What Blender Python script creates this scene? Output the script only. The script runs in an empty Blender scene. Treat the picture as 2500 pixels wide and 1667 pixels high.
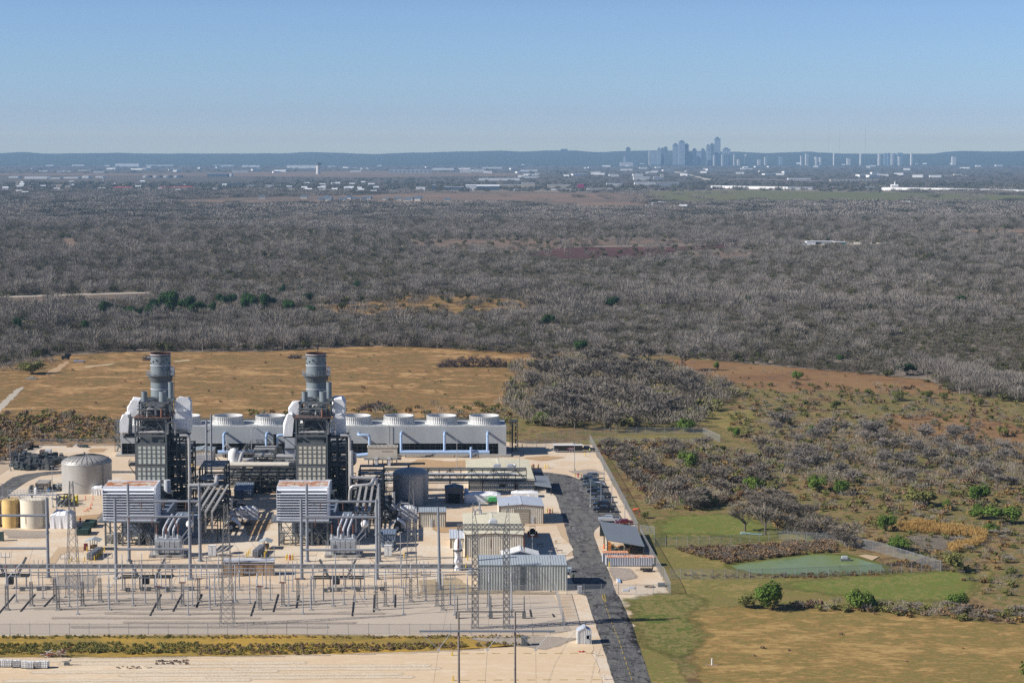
import bpy, bmesh, math, random
from mathutils import Vector, Matrix
from mathutils.geometry import tessellate_polygon
RND = random.Random(7)
SC = bpy.context.scene
COL = SC.collection
# ---------------------------------------------------------------- survey: photo measurements -> metres
F, CX, CY, HOR, CAMH = 4861.0, 1250.0, 833.5, 376.0, 100.0
TH = math.atan((CY - HOR) / F)
ST, CT = math.sin(TH), math.cos(TH)
def ray(px, py):
 x = (px - CX) / F; y = -(py - CY) / F
 return x, y * ST + CT, y * CT - ST
def G(px, py, z=0.0):
 x, dy, dz = ray(px, py); t = (z - CAMH) / dz
 return Vector((x * t, dy * t, z))
def PT(px, py, Y):
 x, dy, dz = ray(px, py); t = Y / dy
 return Vector((x * t, Y, CAMH + dz * t))
def D(py, z=0.0): return G(CX, py, z).y
def ZH(py, Y): return PT(CX, py, Y).z
def XX(px, py, Y): return PT(px, py, Y).x
def PIX(X, Y, Z):
 dz = Z - CAMH
 fw = Y * CT - dz * ST; up = Y * ST + dz * CT
 return CX + X / fw * F, CY - up / fw * F
CR = {1: (0, 820), 2: (230, 820), 3: (600, 820), 4: (900, 940), 5: (0, 1180), 6: (450, 1130), 7: (900, 1180), 8: (1250, 1050)}
def q(c, x, y=0.0):
 a, b = CR[c]; return a + x / 3.92, b + y / 3.92
def qx(c, x): return CR[c][0] + x / 3.92
def qy(c, y): return CR[c][1] + y / 3.92
# ---------------------------------------------------------------- materials
def lin(c):
 return tuple(((v / 255.0) / 12.92 if v / 255.0 <= 0.04045 else ((v / 255.0 + 0.055) / 1.055) ** 2.4) for v in c)
def nt(m):
 m.use_nodes = True; t = m.node_tree; return t, t.nodes, t.links
MATS = {}
def mat(name, rgb, rough=0.7, metal=0.0, var=0.12, scale=0.6, spec=0.3, rust=None, streak=0.0, bump=0.0):
 """plain painted / weathered surface: base colour, world-space mottling, optional rust blotches"""
 if name in MATS: return MATS[name]
 m = bpy.data.materials.new(name); t, N, L = nt(m)
 b = N['Principled BSDF']; b.inputs['Roughness'].default_value = rough; b.inputs['Metallic'].default_value = metal
 b.inputs['Specular IOR Level'].default_value = spec
 g = N.new('ShaderNodeNewGeometry'); mp = N.new('ShaderNodeMapping'); L.new(g.outputs['Position'], mp.inputs[0])
 mp.inputs['Scale'].default_value = (1, 1, 1 - streak)
 n = N.new('ShaderNodeTexNoise'); n.inputs['Scale'].default_value = scale; n.inputs['Detail'].default_value = 6; n.inputs['Roughness'].default_value = 0.65
 L.new(mp.outputs[0], n.inputs['Vector'])
 r = N.new('ShaderNodeValToRGB'); r.color_ramp.elements[0].position = 0.3; r.color_ramp.elements[1].position = 0.7
 r.color_ramp.elements[0].color = tuple(c * (1 - var) for c in rgb) + (1,)
 r.color_ramp.elements[1].color = tuple(min(0.95, c * (1 + var)) for c in rgb) + (1,)
 L.new(n.outputs[0], r.inputs[0]); out = r.outputs[0]
 if rust:
  n2 = N.new('ShaderNodeTexNoise'); n2.inputs['Scale'].default_value = rust[1]; n2.inputs['Detail'].default_value = 8; n2.inputs['Roughness'].default_value = 0.7
  L.new(g.outputs['Position'], n2.inputs['Vector'])
  r2 = N.new('ShaderNodeValToRGB'); r2.color_ramp.elements[0].position = rust[2]; r2.color_ramp.elements[1].position = rust[2] + 0.12
  L.new(n2.outputs[0], r2.inputs[0])
  mx = N.new('ShaderNodeMix'); mx.data_type = 'RGBA'; L.new(r2.outputs[0], mx.inputs[0]); L.new(out, mx.inputs[6])
  mx.inputs[7].default_value = tuple(rust[0]) + (1,); out = mx.outputs[2]
 L.new(out, b.inputs['Base Color'])
 if bump:
  bp = N.new('ShaderNodeBump'); bp.inputs['Strength'].default_value = bump; bp.inputs['Distance'].default_value = 0.3
  L.new(n.outputs[0], bp.inputs['Height']); L.new(bp.outputs[0], b.inputs['Normal'])
 MATS[name] = m; return m
def ground_mat(name, cols, *a, soft=False, **k):
 m = ground_mat_(name, cols, *a, **k)
 if soft and not m.get('soft'):                # ragged, fading edge where one cover gives way to the next
  m['soft'] = 1; t, N, L = nt(m); at = N.new('ShaderNodeAttribute'); at.attribute_name = 'edge'; g = N.new('ShaderNodeNewGeometry')
  n = N.new('ShaderNodeTexNoise'); n.inputs['Scale'].default_value = 0.16; n.inputs['Detail'].default_value = 8; n.inputs['Roughness'].default_value = 0.75; L.new(g.outputs['Position'], n.inputs['Vector'])
  a_ = N.new('ShaderNodeMath'); a_.operation = 'ADD'; L.new(at.outputs['Fac'], a_.inputs[0]); L.new(n.outputs[0], a_.inputs[1])
  r_ = N.new('ShaderNodeMapRange'); L.new(a_.outputs[0], r_.inputs[0]); r_.inputs[1].default_value = 0.72; r_.inputs[2].default_value = 0.95; L.new(r_.outputs[0], N['Principled BSDF'].inputs['Alpha'])
 return m
def ground_mat_(name, cols, s1=0.02, s2=0.15, s3=1.2, w=(0.5, 0.3, 0.2), stretch=(1, 1), rough=0.95, seed=0.0, bump=0.6, bdist=0.25, contrast=1.0):
 """soil / grass / gravel: several colours mixed by noise at three sizes in world metres"""
 if name in MATS: return MATS[name]
 m = bpy.data.materials.new(name); t, N, L = nt(m)
 b = N['Principled BSDF']; b.inputs['Roughness'].default_value = rough; b.inputs['Specular IOR Level'].default_value = 0.1
 g = N.new('ShaderNodeNewGeometry'); mp = N.new('ShaderNodeMapping'); L.new(g.outputs['Position'], mp.inputs[0])
 mp.inputs['Scale'].default_value = (stretch[0], stretch[1], 1); mp.inputs['Location'].default_value = (seed * 37.1, seed * 11.3, 0)
 acc = None; fine = None
 for s, wt in zip((s1, s2, s3), w):
  n = N.new('ShaderNodeTexNoise'); n.inputs['Scale'].default_value = s; n.inputs['Detail'].default_value = 7; n.inputs['Roughness'].default_value = 0.68
  n.inputs['Distortion'].default_value = 0.6
  L.new(mp.outputs[0], n.inputs['Vector'])
  mu = N.new('ShaderNodeMath'); mu.operation = 'MULTIPLY_ADD'; L.new(n.outputs[0], mu.inputs[0]); mu.inputs[1].default_value = wt
  if acc is None: mu.inputs[2].default_value = 0.0
  else: L.new(acc, mu.inputs[2])
  acc = mu.outputs[0]; fine = n.outputs[0]
 mr = N.new('ShaderNodeMapRange'); L.new(acc, mr.inputs[0])
 h = 0.17 / contrast
 mr.inputs[1].default_value = 0.5 - h; mr.inputs[2].default_value = 0.5 + h
 r = N.new('ShaderNodeValToRGB'); L.new(mr.outputs[0], r.inputs[0])
 e = r.color_ramp.elements
 for i, c in enumerate(cols):
  p = i / (len(cols) - 1)
  if i == 0: e[0].position = 0; e[0].color = tuple(c) + (1,)
  elif i == len(cols) - 1: e[-1].position = 1; e[-1].color = tuple(c) + (1,)
  else:
   k = e.new(p); k.color = tuple(c) + (1,)
 L.new(r.outputs[0], b.inputs['Base Color'])
 if bump:
  bp = N.new('ShaderNodeBump'); bp.inputs['Strength'].default_value = bump; bp.inputs['Distance'].default_value = bdist
  L.new(fine, bp.inputs['Height']); L.new(bp.outputs[0], b.inputs['Normal'])
 MATS[name] = m; return m
def leaf_mat(name, c0, c1, patch=0.004):
 """twigs and leaves: per-plant random colour and broad patches in world metres"""
 if name in MATS: return MATS[name]
 m = bpy.data.materials.new(name); t, N, L = nt(m)
 b = N['Principled BSDF']; b.inputs['Roughness'].default_value = 0.9; b.inputs['Specular IOR Level'].default_value = 0.1
 oi = N.new('ShaderNodeObjectInfo'); g = N.new('ShaderNodeNewGeometry')
 n = N.new('ShaderNodeTexNoise'); n.inputs['Scale'].default_value = patch; n.inputs['Detail'].default_value = 4; L.new(g.outputs['Position'], n.inputs['Vector'])
 a = N.new('ShaderNodeMath'); a.operation = 'MULTIPLY_ADD'; L.new(n.outputs[0], a.inputs[0]); a.inputs[1].default_value = 1.6; a.inputs[2].default_value = -0.55
 a2 = N.new('ShaderNodeMath'); a2.operation = 'MULTIPLY_ADD'; L.new(oi.outputs['Random'], a2.inputs[0]); a2.inputs[1].default_value = 0.55; L.new(a.outputs[0], a2.inputs[2])
 r = N.new('ShaderNodeValToRGB'); L.new(a2.outputs[0], r.inputs[0])
 r.color_ramp.elements[0].color = tuple(c0) + (1,); r.color_ramp.elements[1].color = tuple(c1) + (1,)
 L.new(r.outputs[0], b.inputs['Base Color'])
 MATS[name] = m; return m
# ---------------------------------------------------------------- mesh building
class MB:
 def __init__(s): s.v = []; s.f = []
 def add(s, vs, fs):
  o = len(s.v); s.v.extend(vs); s.f.extend([tuple(i + o for i in f) for f in fs]); return s
 def box(s, x0, x1, y0, y1, z0, z1):
  return s.add([(x0, y0, z0), (x1, y0, z0), (x1, y1, z0), (x0, y1, z0), (x0, y0, z1), (x1, y0, z1), (x1, y1, z1), (x0, y1, z1)],
                     [(0, 3, 2, 1), (4, 5, 6, 7), (0, 1, 5, 4), (1, 2, 6, 5), (2, 3, 7, 6), (3, 0, 4, 7)])
 def cbox(s, c, sx, sy, sz, rz=0.0):
  cs, sn = math.cos(rz), math.sin(rz); vs = []
  for z in (0, sz):
   for (a, b) in ((-1, -1), (1, -1), (1, 1), (-1, 1)):
    x, y = a * sx / 2, b * sy / 2
    vs.append((c[0] + x * cs - y * sn, c[1] + x * sn + y * cs, c[2] + z))
  return s.add(vs, [(0, 3, 2, 1), (4, 5, 6, 7), (0, 1, 5, 4), (1, 2, 6, 5), (2, 3, 7, 6), (3, 0, 4, 7)])
 def bar(s, p, r, w, h=None):
  h = w if h is None else h
  p, r = Vector(p), Vector(r); d = r - p
  if d.length < 1e-6: return s
  d.normalize(); up = Vector((0, 0, 1)) if abs(d.z) < 0.95 else Vector((0, 1, 0))
  a = d.cross(up).normalized(); b = a.cross(d).normalized()
  vs = [tuple(c + a * i * w / 2 + b * j * h / 2) for c in (p, r) for (i, j) in ((-1, -1), (1, -1), (1, 1), (-1, 1))]
  return s.add(vs, [(0, 1, 2, 3), (7, 6, 5, 4), (0, 4, 5, 1), (1, 5, 6, 2), (2, 6, 7, 3), (3, 7, 4, 0)])
 def tube(s, p, r, ra, rb=None, n=8, caps=True):
  rb = ra if rb is None else rb
  p, r = Vector(p), Vector(r); d = r - p
  if d.length < 1e-6: return s
  d.normalize(); up = Vector((0, 0, 1)) if abs(d.z) < 0.95 else Vector((0, 1, 0))
  a = d.cross(up).normalized(); b = a.cross(d).normalized(); vs = []
  for c, rr in ((p, ra), (r, rb)):
   for k in range(n):
    t = 2 * math.pi * k / n; vs.append(tuple(c + (a * math.cos(t) + b * math.sin(t)) * rr))
  fs = [(k, (k + 1) % n, n + (k + 1) % n, n + k) for k in range(n)]
  if caps: fs += [tuple(range(n - 1, -1, -1)), tuple(range(n, 2 * n))]
  return s.add(vs, fs)
 def path(s, pts, r, n=8):
  """bent pipe with rounded elbows"""
  P = [Vector(p) for p in pts]; out = [P[0]]
  for i in range(1, len(P) - 1):
   a, b, c = P[i - 1], P[i], P[i + 1]; k = min(2.2 * r, (a - b).length * 0.45, (c - b).length * 0.45)
   u, w = (a - b).normalized() * k, (c - b).normalized() * k
   for t in (0, 0.25, 0.5, 0.75, 1): out.append((b + u) * (1 - t) ** 2 + b * 2 * t * (1 - t) + (b + w) * t * t)
  out.append(P[-1]); up = Vector((0.31, 0.17, 0.93)).normalized(); rings = []
  for i, c in enumerate(out):
   d = (out[min(i + 1, len(out) - 1)] - out[max(i - 1, 0)]).normalized()
   a = d.cross(up).normalized(); b = a.cross(d).normalized()
   rings.append([tuple(c + (a * math.cos(2 * math.pi * k / n) + b * math.sin(2 * math.pi * k / n)) * r) for k in range(n)])
  vs = [v for g in rings for v in g]; fs = []
  for i in range(len(rings) - 1):
   for k in range(n): fs.append((i * n + k, i * n + (k + 1) % n, (i + 1) * n + (k + 1) % n, (i + 1) * n + k))
  fs += [tuple(range(n - 1, -1, -1)), tuple(range(len(vs) - n, len(vs)))]
  return s.add(vs, fs)
 def lathe(s, prof, c, n=24, cap_top=False, cap_bot=False):
  vs = [(c[0] + r * math.cos(2 * math.pi * k / n), c[1] + r * math.sin(2 * math.pi * k / n), c[2] + z) for (r, z) in prof for k in range(n)]
  fs = [(i * n + k, i * n + (k + 1) % n, (i + 1) * n + (k + 1) % n, (i + 1) * n + k) for i in range(len(prof) - 1) for k in range(n)]
  if cap_bot: fs.append(tuple(range(n - 1, -1, -1)))
  if cap_top: fs.append(tuple(range(len(vs) - n, len(vs))))
  return s.add(vs, fs)
 def ball(s, c, rx, ry=None, rz=None, n=12, m=8):
  ry = rx if ry is None else ry; rz = rx if rz is None else rz; vs = [(c[0], c[1], c[2] - rz)]
  for i in range(1, m):
   a = -math.pi / 2 + math.pi * i / m
   for k in range(n): vs.append((c[0] + rx * math.cos(a) * math.cos(2 * math.pi * k / n), c[1] + ry * math.cos(a) * math.sin(2 * math.pi * k / n), c[2] + rz * math.sin(a)))
  vs.append((c[0], c[1], c[2] + rz)); fs = [(0, 1 + (k + 1) % n, 1 + k) for k in range(n)]
  for i in range(m - 2):
   for k in range(n): fs.append((1 + i * n + k, 1 + i * n + (k + 1) % n, 1 + (i + 1) * n + (k + 1) % n, 1 + (i + 1) * n + k))
  e = len(vs) - 1; b = 1 + (m - 2) * n; fs += [(b + k, b + (k + 1) % n, e) for k in range(n)]
  return s.add(vs, fs)
 def quad(s, a, b, c, d): return s.add([tuple(a), tuple(b), tuple(c), tuple(d)], [(0, 1, 2, 3)])
 def prism(s, poly, axis, a0, a1):
  """polygon (list of 2D points) extruded along axis 'x','y' or 'z' from a0 to a1"""
  n = len(poly)
  def P(u, v, a): return (a, u, v) if axis == 'x' else ((u, a, v) if axis == 'y' else (u, v, a))
  vs = [P(u, v, a0) for u, v in poly] + [P(u, v, a1) for u, v in poly]
  fs = [tuple(range(n - 1, -1, -1)), tuple(range(n, 2 * n))] + [(k, (k + 1) % n, n + (k + 1) % n, n + k) for k in range(n)]
  return s.add(vs, fs)
 def xbrace(s, a, b, c, d, w): return s.bar(a, c, w).bar(b, d, w)
 def build(s, name, m, parent=None, smooth=False, loc=None, fix=True):
  me = bpy.data.meshes.new(name)
  o = bpy.data.objects.new(name, me)
  org = ORG.get(parent.name, Vector((0, 0, 0))) if parent is not None else Vector(loc if loc is not None else (0, 0, 0))
  me.from_pydata([(v[0] - org.x, v[1] - org.y, v[2] - org.z) for v in s.v], [], s.f)
  if fix:
   bm = bmesh.new(); bm.from_mesh(me); bmesh.ops.recalc_face_normals(bm, faces=bm.faces); bm.to_mesh(me); bm.free()
  me.materials.append(m); COL.objects.link(o)
  if parent is not None: o.parent = parent; ORG[o.name] = org
  else: o.location = org; ORG[o.name] = org
  if smooth:
   me.shade_smooth()
   if smooth != 'all': me.set_sharp_from_angle(angle=math.radians(40))
  return o
ORG = {}
def tag(o, label, cat, group=None, kind=None):
 if label: o['label'] = label
 if cat: o['category'] = cat
 if group: o['group'] = group
 if kind: o['kind'] = kind
 return o
def thing(name, label, cat, loc, group=None):
 o = bpy.data.objects.new(name, None); COL.objects.link(o); o.location = loc; o.empty_display_size = 0.5
 ORG[o.name] = Vector(loc); return tag(o, label, cat, group)
def struct(o): o['kind'] = 'structure'; return o
def stuff(o): o['kind'] = 'stuff'; return o
def dup(root, loc, rz=0.0, label=None, group=None, sc=None):
 def cp(o, par):
  c = o.copy(); COL.objects.link(c)
  if par is not None: c.parent = par
  for ch in o.children: cp(ch, c)
  return c
 r = cp(root, None); r.location = loc; r.rotation_euler = (0, 0, rz)
 if sc is not None: r.scale = (sc, sc, sc) if not isinstance(sc, tuple) else sc
 if label: r['label'] = label
 if group: r['group'] = group
 ORG[r.name] = Vector(loc); return r
def inpoly(x, y, P):
 c = False; n = len(P); j = n - 1
 for i in range(n):
  if (P[i][1] > y) != (P[j][1] > y) and x < (P[j][0] - P[i][0]) * (y - P[i][1]) / (P[j][1] - P[i][1]) + P[i][0]: c = not c
  j = i
 return c
def soft_sheet(name, P, z, m, feather):
 x0, x1 = min(p.x for p in P) - feather, max(p.x for p in P) + feather; y0, y1 = min(p.y for p in P) - feather, max(p.y for p in P) + feather
 x0, x1 = max(x0, -0.42 * y1 - 80), min(x1, 0.42 * y1 + 80); c = max(feather * 0.6, math.sqrt((x1 - x0) * (y1 - y0) / 9000)); nx, ny = int((x1 - x0) / c) + 1, int((y1 - y0) / c) + 1
 Q = [(p.x, p.y) for p in P]; E = [(Q[i], Q[(i + 1) % len(Q)]) for i in range(len(Q))]; V = []; D_ = []
 for j in range(ny + 1):
  for i in range(nx + 1):
   x, y = x0 + c * i, y0 + c * j; d = 1e9
   for (ax, ay), (bx, by) in E:
    ux, uy = bx - ax, by - ay; L2 = ux * ux + uy * uy; t = 0 if L2 == 0 else max(0, min(1, ((x - ax) * ux + (y - ay) * uy) / L2)); e = (x - ax - t * ux) ** 2 + (y - ay - t * uy) ** 2
    if e < d: d = e
   d = math.sqrt(d) * (1 if inpoly(x, y, Q) else -1); V.append((x, y, z)); D_.append(max(0, min(1, 0.5 + d / (2 * feather))))
 ix, F_ = {}, []; vs, ds = [], []
 def vi(k):
  if k not in ix: ix[k] = len(vs); vs.append(V[k]); ds.append(D_[k])
  return ix[k]
 for j in range(ny):
  for i in range(nx):
   k = j * (nx + 1) + i; K = (k, k + 1, k + nx + 2, k + nx + 1)
   if max(D_[q_] for q_ in K) > 0.02: F_.append(tuple(vi(q_) for q_ in K))
 me = bpy.data.meshes.new(name); me.from_pydata(vs, [], F_); a = me.attributes.new('edge', 'FLOAT', 'POINT'); a.data.foreach_set('value', ds); me.materials.append(m)
 o = bpy.data.objects.new(name, me); COL.objects.link(o); return struct(o)
def sheet(name, pts, z, m, jit=0.0, step=4.0, world=False, seed=1):
 """flat ground cover: outline surveyed in the photo, edge broken up by jit metres"""
 rr = random.Random(seed); P = [Vector((p[0], p[1], 0)) if world else G(*p) for p in pts]; out = []
 if m.get('soft'): return soft_sheet(name, P, z, m, max(0.6, jit * 3.0))
 for i, a in enumerate(P):
  b = P[(i + 1) % len(P)]; L = (b - a).length; k = max(1, min(60, int(L / step))) if jit else 1
  nrm = Vector((-(b - a).y, (b - a).x, 0)).normalized() if L > 0 else Vector()
  for j in range(k):
   c = a.lerp(b, j / k)
   if jit and j: c = c + nrm * rr.uniform(-jit, jit)
   out.append(Vector((c.x, c.y, z)))
 tri = tessellate_polygon([out])
 me = bpy.data.meshes.new(name); me.from_pydata([tuple(v) for v in out], [], [tuple(t) for t in tri])
 bm = bmesh.new(); bm.from_mesh(me); bm.normal_update()
 for f in bm.faces:
  if f.normal.z < 0: f.normal_flip()
 bm.to_mesh(me); bm.free()
 me.materials.append(m); o = bpy.data.objects.new(name, me); COL.objects.link(o); return struct(o)
# ---------------------------------------------------------------- camera, sky, sun
cam = bpy.data.cameras.new('camera'); cam.sensor_width = 36; cam.lens = F / 2500 * 36; cam.clip_start = 1; cam.clip_end = 60000
co = bpy.data.objects.new('camera', cam); COL.objects.link(co); co.location = (0, 0, CAMH); co.rotation_euler = (math.pi / 2 - TH, 0, 0); SC.camera = co
EL, AZ = math.radians(34), math.radians(14)       # sun height; shadows run along +X, turned AZ towards +Y
toward = Vector((-math.cos(EL) * math.cos(AZ), -math.cos(EL) * math.sin(AZ), math.sin(EL)))
sl = bpy.data.lights.new('sun', 'SUN'); sl.energy = 5.0; sl.angle = math.radians(0.5); sl.color = (1.0, 0.95, 0.88)
so = bpy.data.objects.new('sun', sl); COL.objects.link(so); so.rotation_euler = (-toward).to_track_quat('-Z', 'Y').to_euler(); so.location = (-200, 0, 400)
W = bpy.data.worlds.new('World'); SC.world = W; W.use_nodes = True
sky = W.node_tree.nodes.new('ShaderNodeTexSky'); sky.sky_type = 'NISHITA'; sky.sun_disc = False
sky.sun_elevation = EL; sky.sun_rotation = math.atan2(toward.x, toward.y)
sky.altitude = 0; sky.air_density = 1.0; sky.dust_density = 0.3; sky.ozone_density = 1.5
tint = W.node_tree.nodes.new('ShaderNodeMix'); tint.data_type = 'RGBA'; tint.blend_type = 'MULTIPLY'; tint.inputs[0].default_value = 1.0
# clear winter air: deep blue above, paling to the horizon
tc = W.node_tree.nodes.new('ShaderNodeTexCoord'); sx = W.node_tree.nodes.new('ShaderNodeSeparateXYZ'); W.node_tree.links.new(tc.outputs['Generated'], sx.inputs[0])
rp = W.node_tree.nodes.new('ShaderNodeValToRGB'); W.node_tree.links.new(sx.outputs[2], rp.inputs[0]); SKYT = [(0.00204, (1.303, 1.392, 1.441)), (0.00489, (1.265, 1.325, 1.457)), (0.00835, (1.155, 1.24, 1.451)), (0.01242, (0.826, 1.013, 1.589)), (0.0175, (0.722, 0.906, 1.472)), (0.02359, (0.652, 0.865, 1.466)), (0.03069, (0.635, 0.857, 1.437)), (0.03979, (0.608, 0.84, 1.378)), (0.05188, (0.589, 0.82, 1.328)), (0.06392, (0.575, 0.781, 1.281)), (0.0759, (0.594, 0.8, 1.288))]
rp.color_ramp.interpolation = 'B_SPLINE'; rp.color_ramp.elements[0].color = tuple(v / 4 for v in SKYT[0][1]) + (1,); rp.color_ramp.elements[1].position = 0.2; rp.color_ramp.elements[1].color = (0.085, 0.113, 0.17, 1)
for p_, c_ in SKYT[1:]: rp.color_ramp.elements.new(p_).color = tuple(v / 4 for v in c_) + (1,)
vs_ = W.node_tree.nodes.new('ShaderNodeVectorMath'); vs_.operation = 'SCALE'; vs_.inputs['Scale'].default_value = 4; W.node_tree.links.new(rp.outputs[0], vs_.inputs[0]); W.node_tree.links.new(vs_.outputs[0], tint.inputs[7])
W.node_tree.links.new(sky.outputs[0], tint.inputs[6]); W.node_tree.links.new(tint.outputs[2], W.node_tree.nodes['Background'].inputs[0])
W.node_tree.nodes['Background'].inputs[1].default_value = 0.08
SC.view_settings.view_transform = 'Standard'; SC.view_settings.look = 'None'; SC.view_settings.exposure = 0.38; SC.view_settings.gamma = 1
SC.render.engine = 'CYCLES'
cy = SC.cycles
cy.max_bounces = 5; cy.diffuse_bounces = 2; cy.glossy_bounces = 2; cy.transmission_bounces = 2; cy.volume_bounces = 0; cy.transparent_max_bounces = 8
cy.use_denoising = False; cy.caustics_reflective = False; cy.caustics_refractive = False
# haze: the air between the camera and the far hills
hz = MB().box(-9000, 9000, -250, 25500, -1, 300)
hm = bpy.data.materials.new('haze_air'); t, N, L = nt(hm); N.remove(N['Principled BSDF'])
pv = N.new('ShaderNodeVolumePrincipled'); pv.inputs['Color'].default_value = (0.41, 0.66, 0.93, 1); pv.inputs['Density'].default_value = 4.6e-5
pv.inputs['Anisotropy'].default_value = 0.0
L.new(pv.outputs[0], N['Material Output'].inputs['Volume'])
stuff(hz.build('haze', hm))
# ---------------------------------------------------------------- ground
def cc(*rgbs): return [lin(c) for c in rgbs]
M_WOODFLOOR = ground_mat('wood_floor_soil', cc((108, 99, 90), (128, 117, 105), (140, 126, 108)), 0.006, 0.05, 0.4, bump=0.3)
o = MB(); gx, gy = 68, 126
o.v = [(-8500 + 250 * i, -200 + 200 * j, 0) for j in range(gy + 1) for i in range(gx + 1)]
o.f = [(j * (gx + 1) + i, j * (gx + 1) + i + 1, (j + 1) * (gx + 1) + i + 1, (j + 1) * (gx + 1) + i) for j in range(gy) for i in range(gx)]
struct(o.build('ground', M_WOODFLOOR, fix=False))
M_DRY = ground_mat('dry_grass', cc((90, 69, 47), (129, 98, 64), (150, 118, 79), (108, 96, 58), (140, 104, 68), (174, 142, 96)), 0.02, 0.09, 0.32, w=(0.3, 0.4, 0.4), stretch=(0.6, 1.0), seed=1, contrast=1.5, soft=True)
M_STRAW = ground_mat('straw_grass', cc((102, 83, 53), (134, 110, 67), (153, 126, 78), (117, 107, 60), (145, 116, 71), (168, 140, 88)), 0.03, 0.14, 0.5, w=(0.3, 0.4, 0.4), stretch=(0.6, 1.0), seed=2, contrast=1.4, soft=True)
M_SCRUB = ground_mat('scrub_soil', cc((78, 86, 44), (112, 98, 62), (130, 106, 72), (92, 98, 50), (142, 118, 82), (102, 84, 58)), 0.02, 0.09, 0.4, w=(0.35, 0.4, 0.35), seed=3, contrast=1.5, soft=True)
M_LAWN = ground_mat('mown_lawn', cc((92, 98, 48), (122, 110, 64), (84, 94, 42), (136, 120, 76), (88, 100, 44)), 0.03, 0.14, 0.6, w=(0.3, 0.4, 0.4), seed=4, contrast=1.6, soft=True)
M_LAWN2 = ground_mat('tan_lawn', cc((106, 104, 56), (134, 120, 74), (146, 126, 80), (112, 110, 58), (126, 112, 68)), 0.025, 0.12, 0.5, w=(0.3, 0.4, 0.4), contrast=1.5, seed=5, soft=True)
M_GREEN = ground_mat('green_lawn', cc((90, 108, 46), (122, 118, 64), (84, 106, 42), (134, 122, 74), (92, 112, 46), (116, 112, 60)), 0.03, 0.12, 0.6, w=(0.3, 0.4, 0.4), seed=9, contrast=1.6, soft=True)
M_RED = ground_mat('red_brown_grass', cc((104, 78, 56), (124, 94, 66), (140, 110, 76), (116, 100, 64)), 0.03, 0.15, 0.9, seed=6, soft=True)
M_GRAVEL = ground_mat('limestone_gravel', cc((182, 169, 150), (203, 190, 170), (211, 198, 178), (202, 176, 144), (218, 205, 187)), 0.02, 0.13, 2.2, w=(0.45, 0.3, 0.35), seed=7, bump=0.5, bdist=0.1)
M_GREYGR = ground_mat('grey_gravel', cc((156, 146, 136), (177, 166, 153), (188, 174, 156), (168, 156, 142)), 0.03, 0.2, 2.5, w=(0.4, 0.3, 0.4), stretch=(0.35, 1.2), seed=8, bump=0.5, bdist=0.1)
M_ASPH = ground_mat('worn_asphalt', cc((66, 66, 68), (92, 92, 91), (122, 119, 115), (82, 82, 83), (108, 106, 102)), 0.07, 0.4, 2.5, w=(0.5, 0.45, 0.2), stretch=(1.6, 0.3), seed=10, bump=0.3, bdist=0.05, contrast=1.5)
t, N, L = nt(M_ASPH); b_ = N['Principled BSDF']; src = b_.inputs['Base Color'].links[0].from_socket      # sealed and open cracks
g_ = N.new('ShaderNodeNewGeometry'); nz_ = N.new('ShaderNodeTexNoise'); nz_.inputs['Scale'].default_value = 0.5; ad = N.new('ShaderNodeVectorMath'); ad.operation = 'MULTIPLY_ADD'; L.new(nz_.outputs['Color'], ad.inputs[0]); ad.inputs[1].default_value = (4, 4, 0); L.new(g_.outputs['Position'], ad.inputs[2]); L.new(g_.outputs['Position'], nz_.inputs['Vector'])
vo = N.new('ShaderNodeTexVoronoi'); vo.feature = 'DISTANCE_TO_EDGE'; vo.inputs['Scale'].default_value = 0.16; L.new(ad.outputs[0], vo.inputs['Vector'])
cr_ = N.new('ShaderNodeValToRGB'); cr_.color_ramp.elements[0].position = 0.012; cr_.color_ramp.elements[0].color = (0.3, 0.3, 0.3, 1); cr_.color_ramp.elements[1].position = 0.03; L.new(vo.outputs[0], cr_.inputs[0])
mx_ = N.new('ShaderNodeMix'); mx_.data_type = 'RGBA'; mx_.blend_type = 'MULTIPLY'; mx_.inputs[0].default_value = 1; L.new(src, mx_.inputs[6]); L.new(cr_.outputs[0], mx_.inputs[7]); L.new(mx_.outputs[2], b_.inputs['Base Color'])
M_CONC = ground_mat('yard_concrete', cc((176, 152, 122), (188, 164, 134), (182, 160, 134)), 0.08, 0.4, 2.0, seed=11, bump=0.1, bdist=0.03)
M_FAR = ground_mat('far_plain', cc((70, 72, 66), (92, 86, 78), (112, 96, 82)), 0.0012, 0.006, 0.03, stretch=(0.5, 1), bump=0)
M_FIELD2 = ground_mat('pinkish_field', cc((118, 96, 82), (134, 110, 92), (104, 94, 84), (140, 118, 98)), 0.003, 0.015, 0.1, stretch=(0.5, 1), bump=0)
M_FIELDG = ground_mat('green_field', cc((92, 98, 66), (104, 104, 72), (116, 106, 80)), 0.003, 0.015, 0.1, stretch=(0.5, 1), bump=0)
M_FIELDP = ground_mat('dark_ploughed', cc((70, 52, 52), (88, 62, 58), (104, 74, 66)), 0.006, 0.03, 0.2, stretch=(0.4, 1), bump=0)
M_PALE = ground_mat('pale_tarmac', cc((170, 160, 144), (186, 176, 160)), 0.01, 0.05, 0.3, bump=0)
sheet('far_plain', [(-400, 462), (3000, 462), (3000, 396), (-400, 396)], 0.2, M_FAR)
CLEAR = []
def clearing(name, P, m, z=0.4, jit=0): CLEAR.append((P, 0.4 if name in ('grass_glade', 'meadow', 'tan_clearing', 'burnt_field') else 0.02)); return sheet(name, P, z, m, jit, 8.0)
clearing('airfield_grass', [(-200, 428), (500, 430), (830, 434), (1250, 430), (1300, 424), (900, 418), (300, 424), (-200, 424)], M_FIELD2)
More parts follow.
